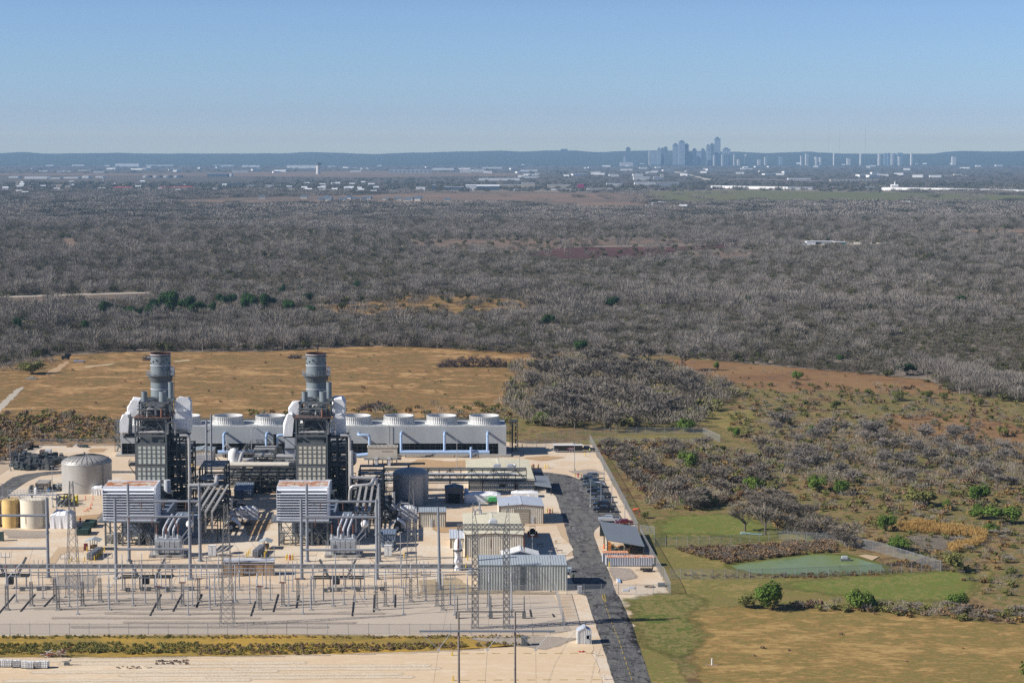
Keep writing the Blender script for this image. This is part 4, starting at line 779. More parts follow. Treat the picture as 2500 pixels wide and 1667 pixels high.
# ---------------------------------------------------------------- boilers with their stacks
def boiler(cpx, panel, label, slabel, seed, wl, wr):
 r = random.Random(seed); Y0 = 550.0; X0 = XX(cpx, 1100, Y0); t = thing('heat_recovery_boiler', label, 'boiler', (X0, Y0, 0.08)); W2 = 4.25
 def B(mb, name, m_, sm=False, fix=True): mb.v = [(X0 + v[0] + KS * (v[1] - Y0), v[1], v[2]) for v in mb.v]; return mb.build(name, m_, t, sm, fix=fix)
 yb = Y0 + 15.0
 m = MB(); m.box(-W2 + .4, W2 - .4, Y0 + 0.6, yb, 5, 19.6); m.box(-W2 + .9, W2 - .9, Y0 + 2.2, yb - 1, 19.6, 22); m.box(-2.6, 2.4, Y0 + 4, yb - 1, 22, 29); B(m, 'casing', MSTEEL)
 for (z0, z1, rows, dx) in ((13.95, 19.2, (13.95, 15.75, 16.9, 18.05, 19.2), 0.0), (9.4, 13.2, (9.4, 10.7, 12.0, 13.2), -0.18), (4.6, 8.9, (4.6, 6.0, 7.5, 8.9), -0.3)):
  B(MB().box(-W2 + .3 + dx, W2 - .3 + dx, Y0 - 0.38, Y0 + .58, z0, z1), 'inlet_panel', panel); g = MB()
  for z in rows: g.box(-W2 + .25 + dx, W2 - .25 + dx, Y0 - 0.46, Y0 - .37, z - 0.1, z + 0.1)
  for k in range(7): x = -W2 + .3 + dx + (2 * W2 - .6) * k / 6; g.box(x - .1, x + .1, Y0 - 0.47, Y0 - .37, z0 + .02, z1 - .02)
  B(g, 'stiffener_grid', RIBM)
 g = MB()
 for x in (-W2, W2):
  for y in (Y0 - .2, Y0 + 5, Y0 + 10, yb): g.box(x - .22, x + .22, y - .22, y + .22, 0, 26.8)
 for z in (8.9, 13.6, 19.6, 21.9, 26.6):
  for y in (Y0 - .2, yb): g.box(-W2, W2, y - .2, y + .2, z - .35, z + .25)
  for x in (-W2, W2): g.box(x - .2, x + .2, Y0, yb, z - .3, z + .2)
 for x in (-W2, W2):
  for k in range(3): g.bar((x, Y0 + 5 * k, 1 + 0), (x, Y0 + 5 * k + 5, 8.6), 0.25); g.bar((x, Y0 + 5 * k, 13.8), (x, Y0 + 5 * k + 5, 19.3), 0.22)
 for s in (-1, 1): g.bar((s * W2, Y0 - .2, 22.2), (s * W2 * .35, Y0 - .2, 26.3), 0.2); g.bar((-W2, Y0 - .2, 22.0) if s < 0 else (W2, Y0 - .2, 22.0), (0, Y0 - .2, 24.4), 0.12)
 B(g, 'main_frame', MSTEEL)
 g = MB(); xl_, xr_ = -3.2, 5.3; yt = Y0 + 1.0
 for x in (xl_, xr_):
  for y in (yt, yt + 5.5, yt + 11): g.box(x - .2, x + .2, y - .2, y + .2, 26.8, 31.2)
 for z in (31.0,):
  for y in (yt, yt + 5.5, yt + 11): g.box(xl_ - .2, xr_ + .2, y - .2, y + .2, z - .35, z + .3)
  for x in (xl_, xr_): g.box(x - .2, x + .2, yt, yt + 11, z - .3, z + .25)
 g.bar((xl_ + 2, yt, 31.3), (xl_ + 5, yt + 11, 31.3), 0.3); g.bar((xr_ - 1, yt, 31.3), (xl_ + 3, yt + 11, 31.3), 0.2)
 for k in range(5): x = -W2 + 1 + k * 1.7; g.bar((x, Y0 - 1.2, 26.9), (x + .4, Y0 + 2, 26.95), 0.3, 0.12)
 B(g, 'penthouse_frame', MSTEEL)
 B(MB().box(-W2 - .5, W2 + 1.2, Y0 - .6, yb, 26.85, 27.0), 'penthouse_floor', mat('rusty_deck', (0.13, 0.07, 0.05), 0.9, 0, 0.3))
 g = MB(); h = MB()                             # steam piping on every level
 for k in range(34):
  x, y, z = r.uniform(-3.6, 4.4), Y0 + r.uniform(.6, 9), r.choice((22.2, 22.2, 27.0)); hh = r.uniform(1.0, 3.4); d = r.choice((-1, 1)) * r.uniform(.8, 2.4)
  (g if r.random() < .7 else h).path([(x, y, z), (x, y, z + hh), (x + d, y, z + hh), (x + d, y + r.uniform(1, 3), z + hh - r.uniform(0, 1))], r.uniform(.09, .24), 6)
 for k in range(9): z = r.uniform(22.6, 30.2); y = Y0 + r.uniform(0.2, 3); g.tube((-3.8, y, z), (4.0, y, z), r.uniform(.08, .2), n=6)
 h.tube((-3.6, Y0 + .1, 22.9), (4.0, Y0 + .1, 22.9), 0.38, n=10); h.path([(4.6, Y0 + 1, 22.2), (4.6, Y0 + 1, 25.6), (6.6, Y0 + 1, 25.6), (6.6, Y0 + 1, 22)], 0.32, 8)
 h.ball((1.2, Y0 + 1.6, 27.8), .35, .35, .9, 8, 6)
 B(g, 'steam_pipe', MSTEEL); B(h, 'lagged_pipe', SILV, True); B(MB().tube((3.0, Y0 + .4, 27), (3.0, Y0 + .4, 29.3), 0.32, n=8), 'relief_valve', mat('red_oxide', (0.2, 0.1, 0.07), 0.8))
 for (x, y, rr_, hh) in ((-1.9, yt + .8, .82, 2.9), (3.2, yt + .8, 1.02, 2.9), (4.5, yt + 9, .75, 4.6)):
  o = MB(); o.lathe([(rr_, 0), (rr_, hh), (rr_ * .92, hh), (rr_ * .92, hh - .4)], (x, y, 31.2), 18); o2 = B(o, 'silencer', STACKM, True, False)
 # wrapped drums left and right: lumpy sheeted shapes
 def wrap(x0, x1, y0, y1, z0, z1, cut):
  o = MB(); n = 6; P = []
  for j in range(n + 1):
   y = y0 + (y1 - y0) * j / n
   prof = [(x0, z0), (x0 - .1, z0 + (z1 - z0) * .55), (x0 + (x1 - x0) * cut, z1), (x1 - (x1 - x0) * .18, z1 + .1), (x1, z0 + (z1 - z0) * .75), (x1, z0)]
   sh = r.uniform(-.5, .5); P.append([(x + r.uniform(-.4, .4), y, z + r.uniform(-.45, .45) + sh) for x, z in prof])
  k = 6; o.v = [v for p in P for v in p]
  for j in range(n):
   for i in range(k): o.f.append((j * k + i, j * k + (i + 1) % k, (j + 1) * k + (i + 1) % k, (j + 1) * k + i))
  o.f += [tuple(range(k)), tuple(range(n * k + k - 1, n * k - 1, -1))]; return o
 for w in wl + wr: B(wrap(*w), 'white_wrap', WRAP)
 # platforms, railings
 for (x0, x1, y0, y1, z) in ((-8.0, -W2 - .3, Y0 + 2, Y0 + 8, 21.3), (-6.5, -W2 - .3, Y0 + 1, Y0 + 5, 13.5), (W2 + .3, 10.2, Y0 + 1, Y0 + 9, 21.3), (W2 + .3, 9.6, Y0 + 1, Y0 + 8, 13.5), (W2 + .3, 9.6, Y0 + 1, Y0 + 8, 8.7), (W2 + .3, 9.6, Y0 + 1, Y0 + 8, 17.6), (W2 + .3, 9.6, Y0 + 1, Y0 + 8, 4.5)):
  g = MB(); g.box(x0, x1, y0, y1, z, z + .18); g.box(x0, x1, y0 - .12, y0, z - .3, z + .2); s_ = -1 if x0 < 0 else 1
  for zz in (z + .6, z + 1.15): g.bar((x0, y0, zz), (x1, y0, zz), 0.08); g.bar((x0, y0, zz), (x0, y1, zz), 0.08); g.bar((x1, y0, zz), (x1, y1, zz), 0.08)
  for k in range(6): x = x0 + (x1 - x0) * k / 5; g.bar((x, y0, z), (x, y0, z + 1.15), 0.08)
  if s_ < 0: g.bar((x0, y0, z), (-W2, y0, z - 3.2), 0.17)
  elif z > 20: g.bar((x1, Y0 + 4, z + .2), (x1 - 2.7, Y0 + 6, z - 1.8), 0.3)
  B(g, 'access_platform', DSTEEL)
 g = MB()
 for x in (W2 + .5, 7, 9.6):
  for y in (Y0 + 1, Y0 + 8): g.box(x - .2, x + .2, y - .2, y + .2, 0, 21.3)
 for k in range(8): z = 2.2 * k; g.bar((5, Y0 + 4.2, z), (9, Y0 + 4.2, z + 2.2) if k % 2 else (9, Y0 + 4.2, z + 2.2), 0.9, 0.15); g.bar((W2 + .5, Y0 + 1, z), (9.6, Y0 + 1, z + 2.5), 0.14)
 for k in range(26):
  x, y, z = r.uniform(4.8, 9.4), Y0 + r.uniform(2, 8), r.uniform(1, 18); g.box(x, x + r.uniform(.3, 1.2), y, y + r.uniform(.5, 1.5), z, z + r.uniform(.5, 2.4))
 for k in range(10): z = r.uniform(1, 20); g.tube((W2, Y0 + r.uniform(1, 7), z), (9.8, Y0 + r.uniform(1, 7), z), r.uniform(.1, .3), n=6)
 B(g, 'stair_and_cable_frame', DSTEEL)
 B(MB().path([(8.0, Y0 + .2, 21.9), (10.6, Y0 + .2, 21.9), (10.6, Y0 + .2, 7.0), (12.5, Y0 + .2, 7.0)], 0.42, 10), 'downcomer', SILV, True)
 g = MB(); g.tube((4.8, Y0 - 3.4, 6.6), (4.8, Y0 - 3.4, 10.0), 0.95, n=16); g2 = B(g, 'blowdown_drum', LITE, True)
 g = MB(); g.box(3.4, 6.4, Y0 - 4.6, Y0 - .3, 6.3, 6.6); g.bar((3.5, Y0 - 4.5, 0), (3.5, Y0 - 4.5, 6.3), .2); g.bar((6.3, Y0 - 4.5, 0), (6.3, Y0 - 4.5, 6.3), .2); B(g, 'drum_platform', MSTEEL)
 g = MB(); g.box(-W2 + .2, W2 - .2, Y0 + .6, yb, 0.3, 4.8); g.box(-2.5, 2.5, Y0 - 14, Y0 + .6, 2, 8.2); B(g, 'inlet_duct', DSTEEL)
 # stack
 Ys = 570.0; xs = X0 + KS * 20 + .35; R = 2.88; s = thing('exhaust_stack', slabel, 'chimney', (xs, Ys, 0.08)); zt = ZH(861, Ys)
 m = MB(); m.lathe([(R, 0), (R, zt - .9), (R * .97, zt - .9), (R * .97, zt - 4)], (xs, Ys, 0), 40); m.build('shell', STACKM, s, smooth=True, fix=False)
 m = MB(); m.lathe([(R * 1.0, 0), (R * 1.02, .85), (R * .95, .85), (R * .95, -2)], (xs, Ys, zt - .85), 40); m.build('rim', RIMM, s, smooth=True, fix=False)
 m = MB()
 for py in (867, 893, 925, 951): z = ZH(py, Ys - R); m.lathe([(R, -.12), (R * 1.035, -.12), (R * 1.035, .12), (R, .12)], (xs, Ys, z), 40)
 m.build('ring', LITE, s, fix=False)
 zp = ZH(917.5, Ys - 4); m = MB(); m.lathe([(R, -2.2), (R * 1.25, -.5), (4.05, -.25), (4.05, 0), (R, 0)], (xs, Ys, zp), 32); m.build('platform', MSTEEL, s, fix=False)
 m = MB()
 for k in range(24):
  a = 2 * math.pi * k / 24; b_ = 2 * math.pi * (k + 1) / 24; m.bar((xs + 4 * math.cos(a), Ys + 4 * math.sin(a), zp), (xs + 4 * math.cos(a), Ys + 4 * math.sin(a), zp + 1.2), .08)
  for z in (.6, 1.2): m.bar((xs + 4 * math.cos(a), Ys + 4 * math.sin(a), zp + z), (xs + 4 * math.cos(b_), Ys + 4 * math.sin(b_), zp + z), .08)
 m.box(xs - 3.7, xs - 2.5, Ys - 1.5, Ys - .6, zp + 4.9, zp + 5.2); m.box(xs + 3.2, xs + 4.2, Ys - 2.2, Ys - 1.2, zp, zp + 2.4)
 m.build('railing', GALV, s)
 m = MB()
 for a in (0.25, -0.25): m.bar((xs + 3.4, Ys - 1.2 + a, 20), (xs + 3.4, Ys - 1.2 + a, zp), .08)
 for k in range(40): z = 20 + k * (zp - 20) / 40; m.bar((xs + 3.4, Ys - 1.45, z), (xs + 3.4, Ys - .95, z), .06)
 for k in range(14): z = 21 + k * (zp - 21) / 14; m.bar((xs + 3.4, Ys - 1.6, z), (xs + 4.15, Ys - 1.2, z), .06); m.bar((xs + 3.4, Ys - .8, z), (xs + 4.15, Ys - 1.2, z), .06); m.bar((xs + 2.7, Ys - 1.2, z), (xs + 3.4, Ys - 1.2, z), .06)
 m.bar((xs + 4.15, Ys - 1.2, 21), (xs + 4.15, Ys - 1.2, zp), .07); m.build('caged_ladder', DSTEEL, s)
 m = MB()
 for k in range(7): a = -2.6 + k * .38; m.box(xs + R * math.cos(a) - .13, xs + R * math.cos(a) + .13, Ys + R * math.sin(a) - .25, Ys + R * math.sin(a) + .1, zp + 3.2 + (k % 3) * .5, zp + 3.6 + (k % 3) * .5)
 m.build('sampling_port', DSTEEL, s)
boiler(369, PANG, 'left boiler of grey green ribbed panels inside a dark pipe-filled frame', 'grey stack with a ringed platform above the left grey green boiler', 1, [(-8.6, -6.2, 551.5, 558, 22.2, 27.6, .3), (-7.4, -3.6, 556, 562, 26, 30.6, .35)], [(5.8, 10.2, 553, 560, 22.6, 28.0, .2), (6.2, 10.0, 557, 563, 27.0, 31.2, .12)])
boiler(761, PANB, 'right boiler of beige ribbed panels inside a dark pipe-filled frame', 'grey stack with a ringed platform above the right beige boiler', 2, [(-7.6, -5.2, 551.5, 558, 21.8, 27.4, .3), (-6.6, -3.6, 556, 562, 26.4, 30.2, .3)], [(5.6, 9.0, 553, 560, 21.6, 27.2, .2), (5.4, 9.0, 557, 563, 26.6, 31.2, .15)])
# ---------------------------------------------------------------- air inlet filter houses
def filter_house(px0, px1, label):
 Y = 503.0; x0, x1 = XX(px0, 1271, Y), XX(px1, 1271, Y); zb, zt = ZH(1271, Y), ZH(1189, Y); d = 8.6; t = thing('air_filter_house', label, 'filter house', ((x0 + x1) / 2, Y, 0.08))
 m = MB(); m.box(x0, x1 + .0, Y + .6, Y + d, zb, zt); m.box(x0, x0 + .12, Y - .5, Y + .6, zb + .6, zt - .7); m.box(x1 - .45, x1, Y - .35, Y + .6, zb, zt - .02); skew(m, Y).build('housing', FILT, t)
 n = 10; m = MB()
 for i in range(n):                            # weather hoods, one over the other
  z = zb + .9 + (zt - zb - 1.9) * i / n; hh = (zt - zb - 1.9) / n
  m.add([(x0 + .12, Y - .75, z), (x1 - .5, Y - .75, z), (x1 - .5, Y + .5, z + hh * .36), (x0 + .12, Y + .5, z + hh * .36), (x0 + .12, Y - .75, z + hh * .16), (x1 - .5, Y - .75, z + hh * .16), (x1 - .5, Y + .5, z + hh * .5), (x0 + .12, Y + .5, z + hh * .5)], [(0, 3, 2, 1), (4, 5, 6, 7), (0, 1, 5, 4), (1, 2, 6, 5), (3, 0, 4, 7)])
 skew(m, Y).build('weather_hood', FILT, t)
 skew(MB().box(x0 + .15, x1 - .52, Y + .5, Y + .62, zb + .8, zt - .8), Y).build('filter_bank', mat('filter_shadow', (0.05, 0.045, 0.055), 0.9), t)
 m = MB(); m.add([(x0, Y + .0, zt - .95), (x1, Y + .0, zt - .95), (x1, Y + 1.3, zt + .05), (x0, Y + 1.3, zt + .05)], [(0, 1, 2, 3)]); m.box(x0, x1, Y - .55, Y + .05, zb + .05, zb + .85); skew(m, Y).build('canopy_flashing', FILT, t)
 for k in range(6):
  a = x0 + .1 + (x1 - x0 - .5) * k / 6; b_ = x0 + .1 + (x1 - x0 - .5) * (k + 1) / 6
  m = MB(); m.box(a + .04, b_ - .04, Y + 1.35, Y + d - .1, zt + .0, zt + .1); skew(m, Y).build('roof_panel', FROOF, t)
 m = MB(); m.box(x1 - .3, x1, Y + 1.2, Y + d, zt + .05, zt + .35); m.box(x0, x1, Y + d - .1, Y + d + .15, zt, zt + .4); skew(m, Y).build('roof_kerb', FILT, t)
 m = MB(); P = [(x0 + .5, Y + .3), ((x0 * 2 + x1) / 3 + .3, Y + .3), ((x0 + 2 * x1) / 3, Y + .3), (x1 - .4, Y + .3)]
 for (x, y) in P:
  for yy in (y, y + 7.5):
   skew(MB().box(x - .22, x + .22, yy - .22, yy + .22, 0, zb - .3), Y).build('leg', MSTEEL, t)
 for yy in (0, 7.5):
  m = MB()
  for (a, b_) in zip(P, P[1:]):
   m.bar((a[0], a[1] + yy, .4), (b_[0], b_[1] + yy, zb - .6), .16); m.bar((a[0], a[1] + yy, zb - .6), (b_[0], b_[1] + yy, .4), .16); m.bar((a[0], a[1] + yy, 3.4), (b_[0], b_[1] + yy, 3.4), .18)
  skew(m, Y).build('brace', MSTEEL, t)
 m = MB(); m.box(x0 - 1.4, x1 + .8, Y - .9, Y + d, zb - .35, zb - .02)
 for z in (.6, 1.1): m.bar((x0 - 1.4, Y - .9, zb + z - .1), (x0 - .1, Y - .9, zb + z - .1), .07); m.bar((x0 - 1.4, Y - .9, zb + z - .1), (x0 - 1.4, Y + d, zb + z - .1), .07)
 for k in range(8): m.bar((x0 - 1.4, Y - .9 + k * 1.3, zb), (x0 - 1.4, Y - .9 + k * 1.3, zb + 1), .07)
 skew(m, Y).build('walkway', MSTEEL, t)
 rr_ = random.Random(px0); m = MB()
 for k in range(22): x, y = rr_.uniform(x0, x1), Y + rr_.uniform(1, 8); m.box(x, x + rr_.uniform(.4, 1.4), y, y + 1, .05, rr_.uniform(.6, 3.2))
 for k in range(8): x = rr_.uniform(x0 - 1, x1); m.path([(x, Y + rr_.uniform(0, 6), 0), (x, Y + 3, rr_.uniform(1.5, 3)), (x + rr_.uniform(1, 3), Y + 3, rr_.uniform(2, 3))], .12, 6)
 skew(m, Y).build('lube_skid', mat('skid_grey', (0.30, 0.29, 0.26), 0.7, 0, 0.4, 1.0), t)
 g = thing('gas_turbine_enclosure', 'dark blue grey turbine enclosure behind the ' + ('left' if px0 < 500 else 'right') + ' louvred filter house', 'enclosure', (x1, Y + 9, 0.08))
 m = MB(); m.box(x0 + 3, x1 + 1.0, Y + 12, Y + 34, 0, 6.2); m.box(x1 + .6, x1 + 9.2, Y + 11, Y + 22, 0, 5.0); skew(m, Y).build('housing', GBLUE, g)
 m = MB()
 for k in range(3): m.box(x0 + 4, x1 - 1, Y + 14 + 6 * k, Y + 18 + 6 * k, 6.22, 7.2)
 m.box(x0 + 5, x1 - 3, Y + 8.7, Y + 13, 4.2, 14.0); skew(m, Y).build('air_duct', DSTEEL, g)
filter_house(252, 382, 'louvred filter house with a rust streaked roof before the left boiler'); filter_house(676, 803, 'louvred filter house with a rust streaked roof before the right boiler')
# ---------------------------------------------------------------- transformers
def transformer(px0, label):
 Y = D(1362); x = XX(px0, 1362, Y); t = thing('transformer', label, 'transformer', (x + 4.3, Y, 0.08))
 MB().box(x - .2, x + 9, Y, Y + 6, 0, .75).build('pad', CONCM, t)
 m = MB(); m.box(x + 1.2, x + 7.4, Y + 1.6, Y + 4.6, .8, 4.6); m.box(x + 1.0, x + 7.6, Y + 1.4, Y + 4.8, 4.2, 4.45); m.build('tank', LITE, t)
 for k in range(5):
  a = x + 1.3 + k * 1.25
  m = MB()
  for j in range(8): m.box(a + j * .14, a + j * .14 + .1, Y + .35, Y + 1.55, 1.3, 4.1)
  m.build('radiator', LITE, t)
 for k, (a, b_) in enumerate(((1.5, 4.55), (3.9, 4.55), (6.8, 4.55))):
  m = MB(); m.tube((x + a, Y + 2.4, b_), (x + a, Y + 2.4, b_ + 1.0), .34, n=10); o = m.build('turret', LITE, t, smooth=True)
  m = MB()
  for j in range(10): m.lathe([(.12, 0), (.24, .12), (.12, .24)], (x + a, Y + 2.4, b_ + 1.0 + j * .25), 10)
  m.build('bushing', PORC, t, fix=False)
 for k in range(3):
  a = x + 3.0 + k * 1.25; m = MB(); m.path([(a, Y + 3.2, 4.4), (a, Y + 3.2, 6.6), (a + .6, Y + 6.0, 8.2), (a + .6, Y + 13, 8.6)], .28, 10); m.build('bus_duct', LITE, t, smooth=True)
 m = MB(); m.ball((x + 9.6, Y + 3.4, 8.0), .95, 1.8, .95, 14, 8); m.build('conservator', WHITE, t, smooth='all')
 m = MB(); m.bar((x + 7.3, Y + 2.4, 4.2), (x + 9.6, Y + 2.4, 7.2), .28); m.bar((x + 7.3, Y + 2.4, 3.0), (x + 10, Y + 2.4, 5.8), .22); m.bar((x + 9.8, Y + 2.6, 4.6), (x + 9.8, Y + 2.6, 7.4), .2); m.build('bracket', GALV, t)
 m = MB()
 for a in (.5, 4.4, 8.2):
  for b_ in (-.3, .3): m.bar((x + a + b_, Y - .15, 0), (x + a + b_, Y - .15, 4.6 if a != 4.4 else 2.6), .1)
  for j in range(9): m.bar((x + a - .3, Y - .15, .5 + j * .45), (x + a + .3, Y - .15, .5 + j * .45), .07)
 for z in (4.9, 5.4): m.bar((x + .9, Y + 1.4, z), (x + 7.6, Y + 1.4, z), .07)
 for k in range(7): m.bar((x + 1 + k * 1.1, Y + 1.4, 4.4), (x + 1 + k * 1.1, Y + 1.4, 5.4), .07)
 m.build('ladder', GALV, t)
transformer(365, 'pale grey transformer with brown bushings before the left boiler'); transformer(794, 'pale grey transformer with brown bushings before the right boiler')
# ---------------------------------------------------------------- racks, ducts and pipework
DUCTM = mat('duct_grey_paint', (0.33, 0.32, 0.30), 0.6)
def duct_bank(px, label):
 x = XX(px, 1250, 507); t = thing('bus_duct_rack', label, 'duct rack', (x, 507, 0.08))
 for k in range(4): skew(MB().box(x + k * 1.65, x + k * 1.65 + .6, 507, 549, 7.9, 8.4), 507).build('duct', DUCTM, t); skew(MB().box(x + k * 1.65 + .08, x + k * 1.65 + .52, 506.4, 507.0, 3.0, 8.35), 507).build('drop_duct', DUCTM, t)
 m = MB()
 for y in range(508, 550, 7):
  m.box(x - .8, x + 6.6, y, y + .3, 7.5, 7.88)
  for a in (-.8, 6.4): m.box(x + a, x + a + .25, y, y + .3, 0, 7.5)
  m.bar((x - .7, y, .5), (x + 6.5, y, 7.3), .14); m.box(x - .8, x + 6.6, y, y + .2, 4.4, 4.6)
 for a in (.3, 1.6, 3.1, 4.7, 5.8): m.tube((x + a, 508, 4.9), (x + a, 549, 4.9), .2, n=6)
 skew(m, 507).build('rack', DSTEEL, t)
duct_bank(468, 'four parallel grey bus ducts on a rack right of the left filter house'); duct_bank(866, 'four parallel grey bus ducts on a rack right of the right filter house')
def pipe_rack(px0, px1, Y0, Y1, ztop, levels, label, seed, pipes_n=7, mt=None):
 x0, x1 = XX(px0, 1200, Y0), XX(px1, 1200, Y0); r = random.Random(seed); t = thing('pipe_rack', label, 'pipe rack', ((x0 + x1) / 2, Y0, 0.08)); m = MB(); g = MB(); h = MB()
 nx = max(1, round((x1 - x0) / 5.5)); ny = max(1, round((Y1 - Y0) / 6))
 for i in range(nx + 1):
  for j in range(ny + 1):
   x, y = x0 + (x1 - x0) * i / nx, Y0 + (Y1 - Y0) * j / ny; m.box(x - .18, x + .18, y - .18, y + .18, 0, ztop)
 for z in levels:
  for j in range(ny + 1): y = Y0 + (Y1 - Y0) * j / ny; m.box(x0, x1, y - .14, y + .14, z - .2, z + .14)
  for i in range(nx + 1): x = x0 + (x1 - x0) * i / nx; m.box(x - .14, x + .14, Y0, Y1, z - .18, z + .12)
  for k in range(pipes_n):
   y = r.uniform(Y0 + .2, Y1); rad = r.uniform(.1, .28); lag = r.random() < .35
   if lag: skew(MB().tube((x0, y, z + .35), (x1, y, z + .35), rad, n=6), Y0).build('lagged_pipe_run', SILV, t, True)
   else: g.tube((x0, y, z + .35), (x1, y, z + .35), rad, n=6)
 for i in range(nx): a = x0 + (x1 - x0) * i / nx; b_ = x0 + (x1 - x0) * (i + 1) / nx; m.bar((a, Y0, levels[0]), (b_, Y0, levels[-1]), .15)
 skew(m, Y0).build('frame', mt or DSTEEL, t); skew(g, Y0).build('pipe_run', MSTEEL, t)
 return t
pipe_rack(488, 548, 552, 566, 12.5, (3.2, 6.0, 8.8, 12.3), 'dark open pipe rack between the left boiler and the middle deck', 4)
pipe_rack(876, 935, 552, 566, 11.0, (3.2, 6.0, 8.8, 10.8), 'dark open pipe rack between the right boiler and the shaded tank', 5)
pipe_rack(550, 722, 582, 592, 8.0, (2.2, 4.0, 5.6, 7.6), 'long dark pipe bridge with pale covers between the two boilers', 6, 9)
t = thing('pipe_cover', 'cream ribbed pipe covers lying on the pipe bridge between the boilers', 'pipe cover', (XX(640, 1135, 584), 584, 7.9)); x0, x1 = XX(551, 1137, 584), XX(716, 1137, 584)
m = MB()
for k in range(3): m.tube((x0, 583.2 + k * 1.5, 8.35), (x1, 583.2 + k * 1.5, 8.35), .55, n=12)
skew(m, 584).build('cover', mat('cream_lagging', (0.62, 0.57, 0.48), 0.5), t, True)
pipe_rack(404, 466, 562, 574, 17.0, (3.0, 6.0, 9.0, 12.0, 14.5, 16.8), 'tall dark steel frame packed with pipes right of the left boiler', 14, 8); pipe_rack(806, 858, 562, 574, 17.0, (3.0, 6.0, 9.0, 12.0, 14.5, 16.8), 'tall dark steel frame packed with pipes right of the right boiler', 15, 8)
# turbine deck behind the bridge
pipe_rack(619, 670, 604, 613, 9.5, (2.6, 5.2, 7.0, 9.3), 'tall open frame full of small pipes behind the pipe bridge', 8, 10, MSTEEL)
pipe_rack(672, 724, 600, 612, 7.0, (2.6, 5.0, 6.8), 'lower pipe frame left of the right boiler', 9, 8, MSTEEL)
t = thing('steam_drum', 'white rounded vessel at the left end of the turbine deck', 'vessel', (XX(572, 1120, 606), 606, 0.08)); c = PT(571, 1112, 606)
MB().lathe([(0.1, 2.4), (1.0, 2.1), (1.7, 1.0), (1.75, -.6), (1.75, -3.6)], (c.x, 606, c.z), 20).build('shell', WHITE, t, smooth=True, fix=False); MB().box(c.x - 1.6, c.x + 2.2, 602, 604.5, 3.6, 6.0).build('cover', WHITE, t); MB().box(c.x - 2.2, c.x + 3, 603, 610, 0, 3.6).build('plinth', CONCM, t)
pipes('steam_pipe', 'thick silver bent pipe beside the white rounded vessel', 'pipe', [[p3(584, 1131, 598), p3(592, 1103, 602), p3(620, 1104, 604)], [p3(594, 1124, 604), p3(620, 1124, 604)]], [.55, .8], SILV, 12)
pipes('steam_pipe', 'short silver pipe stub against the right boiler', 'pipe', [[p3(675, 1114, 601), p3(716, 1115, 601)]], .62, SILV, 12)
t = thing('condenser_hood', 'tall pale equipment hood against the right boiler', 'hood', (XX(708, 1110, 604), 604, 0.08)); c = PT(708, 1075, 604); MB().box(c.x - 1.5, c.x + 1.4, 603.5, 607, 0, c.z + .8).build('hood', LITE, t); MB().box(c.x - 1.9, c.x + 1.8, 603, 607.5, c.z - 2.6, c.z - 2.3).build('gallery', DSTEEL, t)
pipes('lagged_pipe', 'silver pipe bend running out over the rack beside the left boiler', 'pipe', [[p3(463, 1185, 546), p3(527, 1184, 546), p3(530, 1162, 552), p3(510, 1162, 556)], [p3(463, 1183, 546), p3(463, 1215, 546)]], [.62, .5], SILV, 12)
pipes('lagged_pipe', 'silver stepped pipe beside the right boiler', 'pipe', [[p3(854, 1220, 546), p3(856, 1187, 546), p3(906, 1183, 546), p3(912, 1170, 548)], [p3(858, 1100, 549), p3(858, 1166, 549), p3(917, 1166, 549), p3(918, 1182, 549)]], [.5, .5], SILV, 12)
pipes('lagged_pipe', 'thick silver pipe rising from the rack behind the right boiler', 'pipe', [[p3(864, 1104, 575), p3(865, 1128, 575), p3(858, 1132, 575)]], .75, SILV, 12)
# pipe bridge to the office
Yb = 586.0; x0, x1 = XX(938, 1160, Yb), XX(1285, 1160, Yb); t = thing('pipe_bridge', 'long black trussed pipe bridge from the shaded tank to the office', 'pipe bridge', ((x0 + x1) / 2, Yb, 0.08)); m = MB(); g = MB(); h = MB(); n = 13
for y in (Yb, Yb + 3.0):
 for z in (6.4, 3.2): m.box(x0, x1, y - .13, y + .13, z - .15, z + .15)
 for i in range(n + 1):
  x = x0 + (x1 - x0) * i / n; m.box(x - .1, x + .1, y - .1, y + .1, 3.2, 6.4)
  if i < n: xn = x0 + (x1 - x0) * (i + 1) / n; m.bar((x, y, 3.2 if i % 2 else 6.4), (xn, y, 6.4 if i % 2 else 3.2), .18)
 for i in range(0, n + 1, 3): x = x0 + (x1 - x0) * i / n; m.box(x - .2, x + .2, y - .2, y + .2, 0, 3.2)
for k, z in enumerate((3.5, 3.5, 3.6, 4.7, 4.7, 6.75, 6.75, 2.4)): (h if k % 3 == 1 else g).tube((x0, Yb + .3 + (k * .9) % 2.6, z), (x1, Yb + .3 + (k * .9) % 2.6, z), .17, n=8)
h.tube((x0, Yb - .3, 5.4), (x1 - 3, Yb - .3, 5.4), .3, n=8); m.build('truss', DSTEEL, t); g.build('pipe_run', MSTEEL, t); h.build('lagged_pipe_run', LITE, t, True)
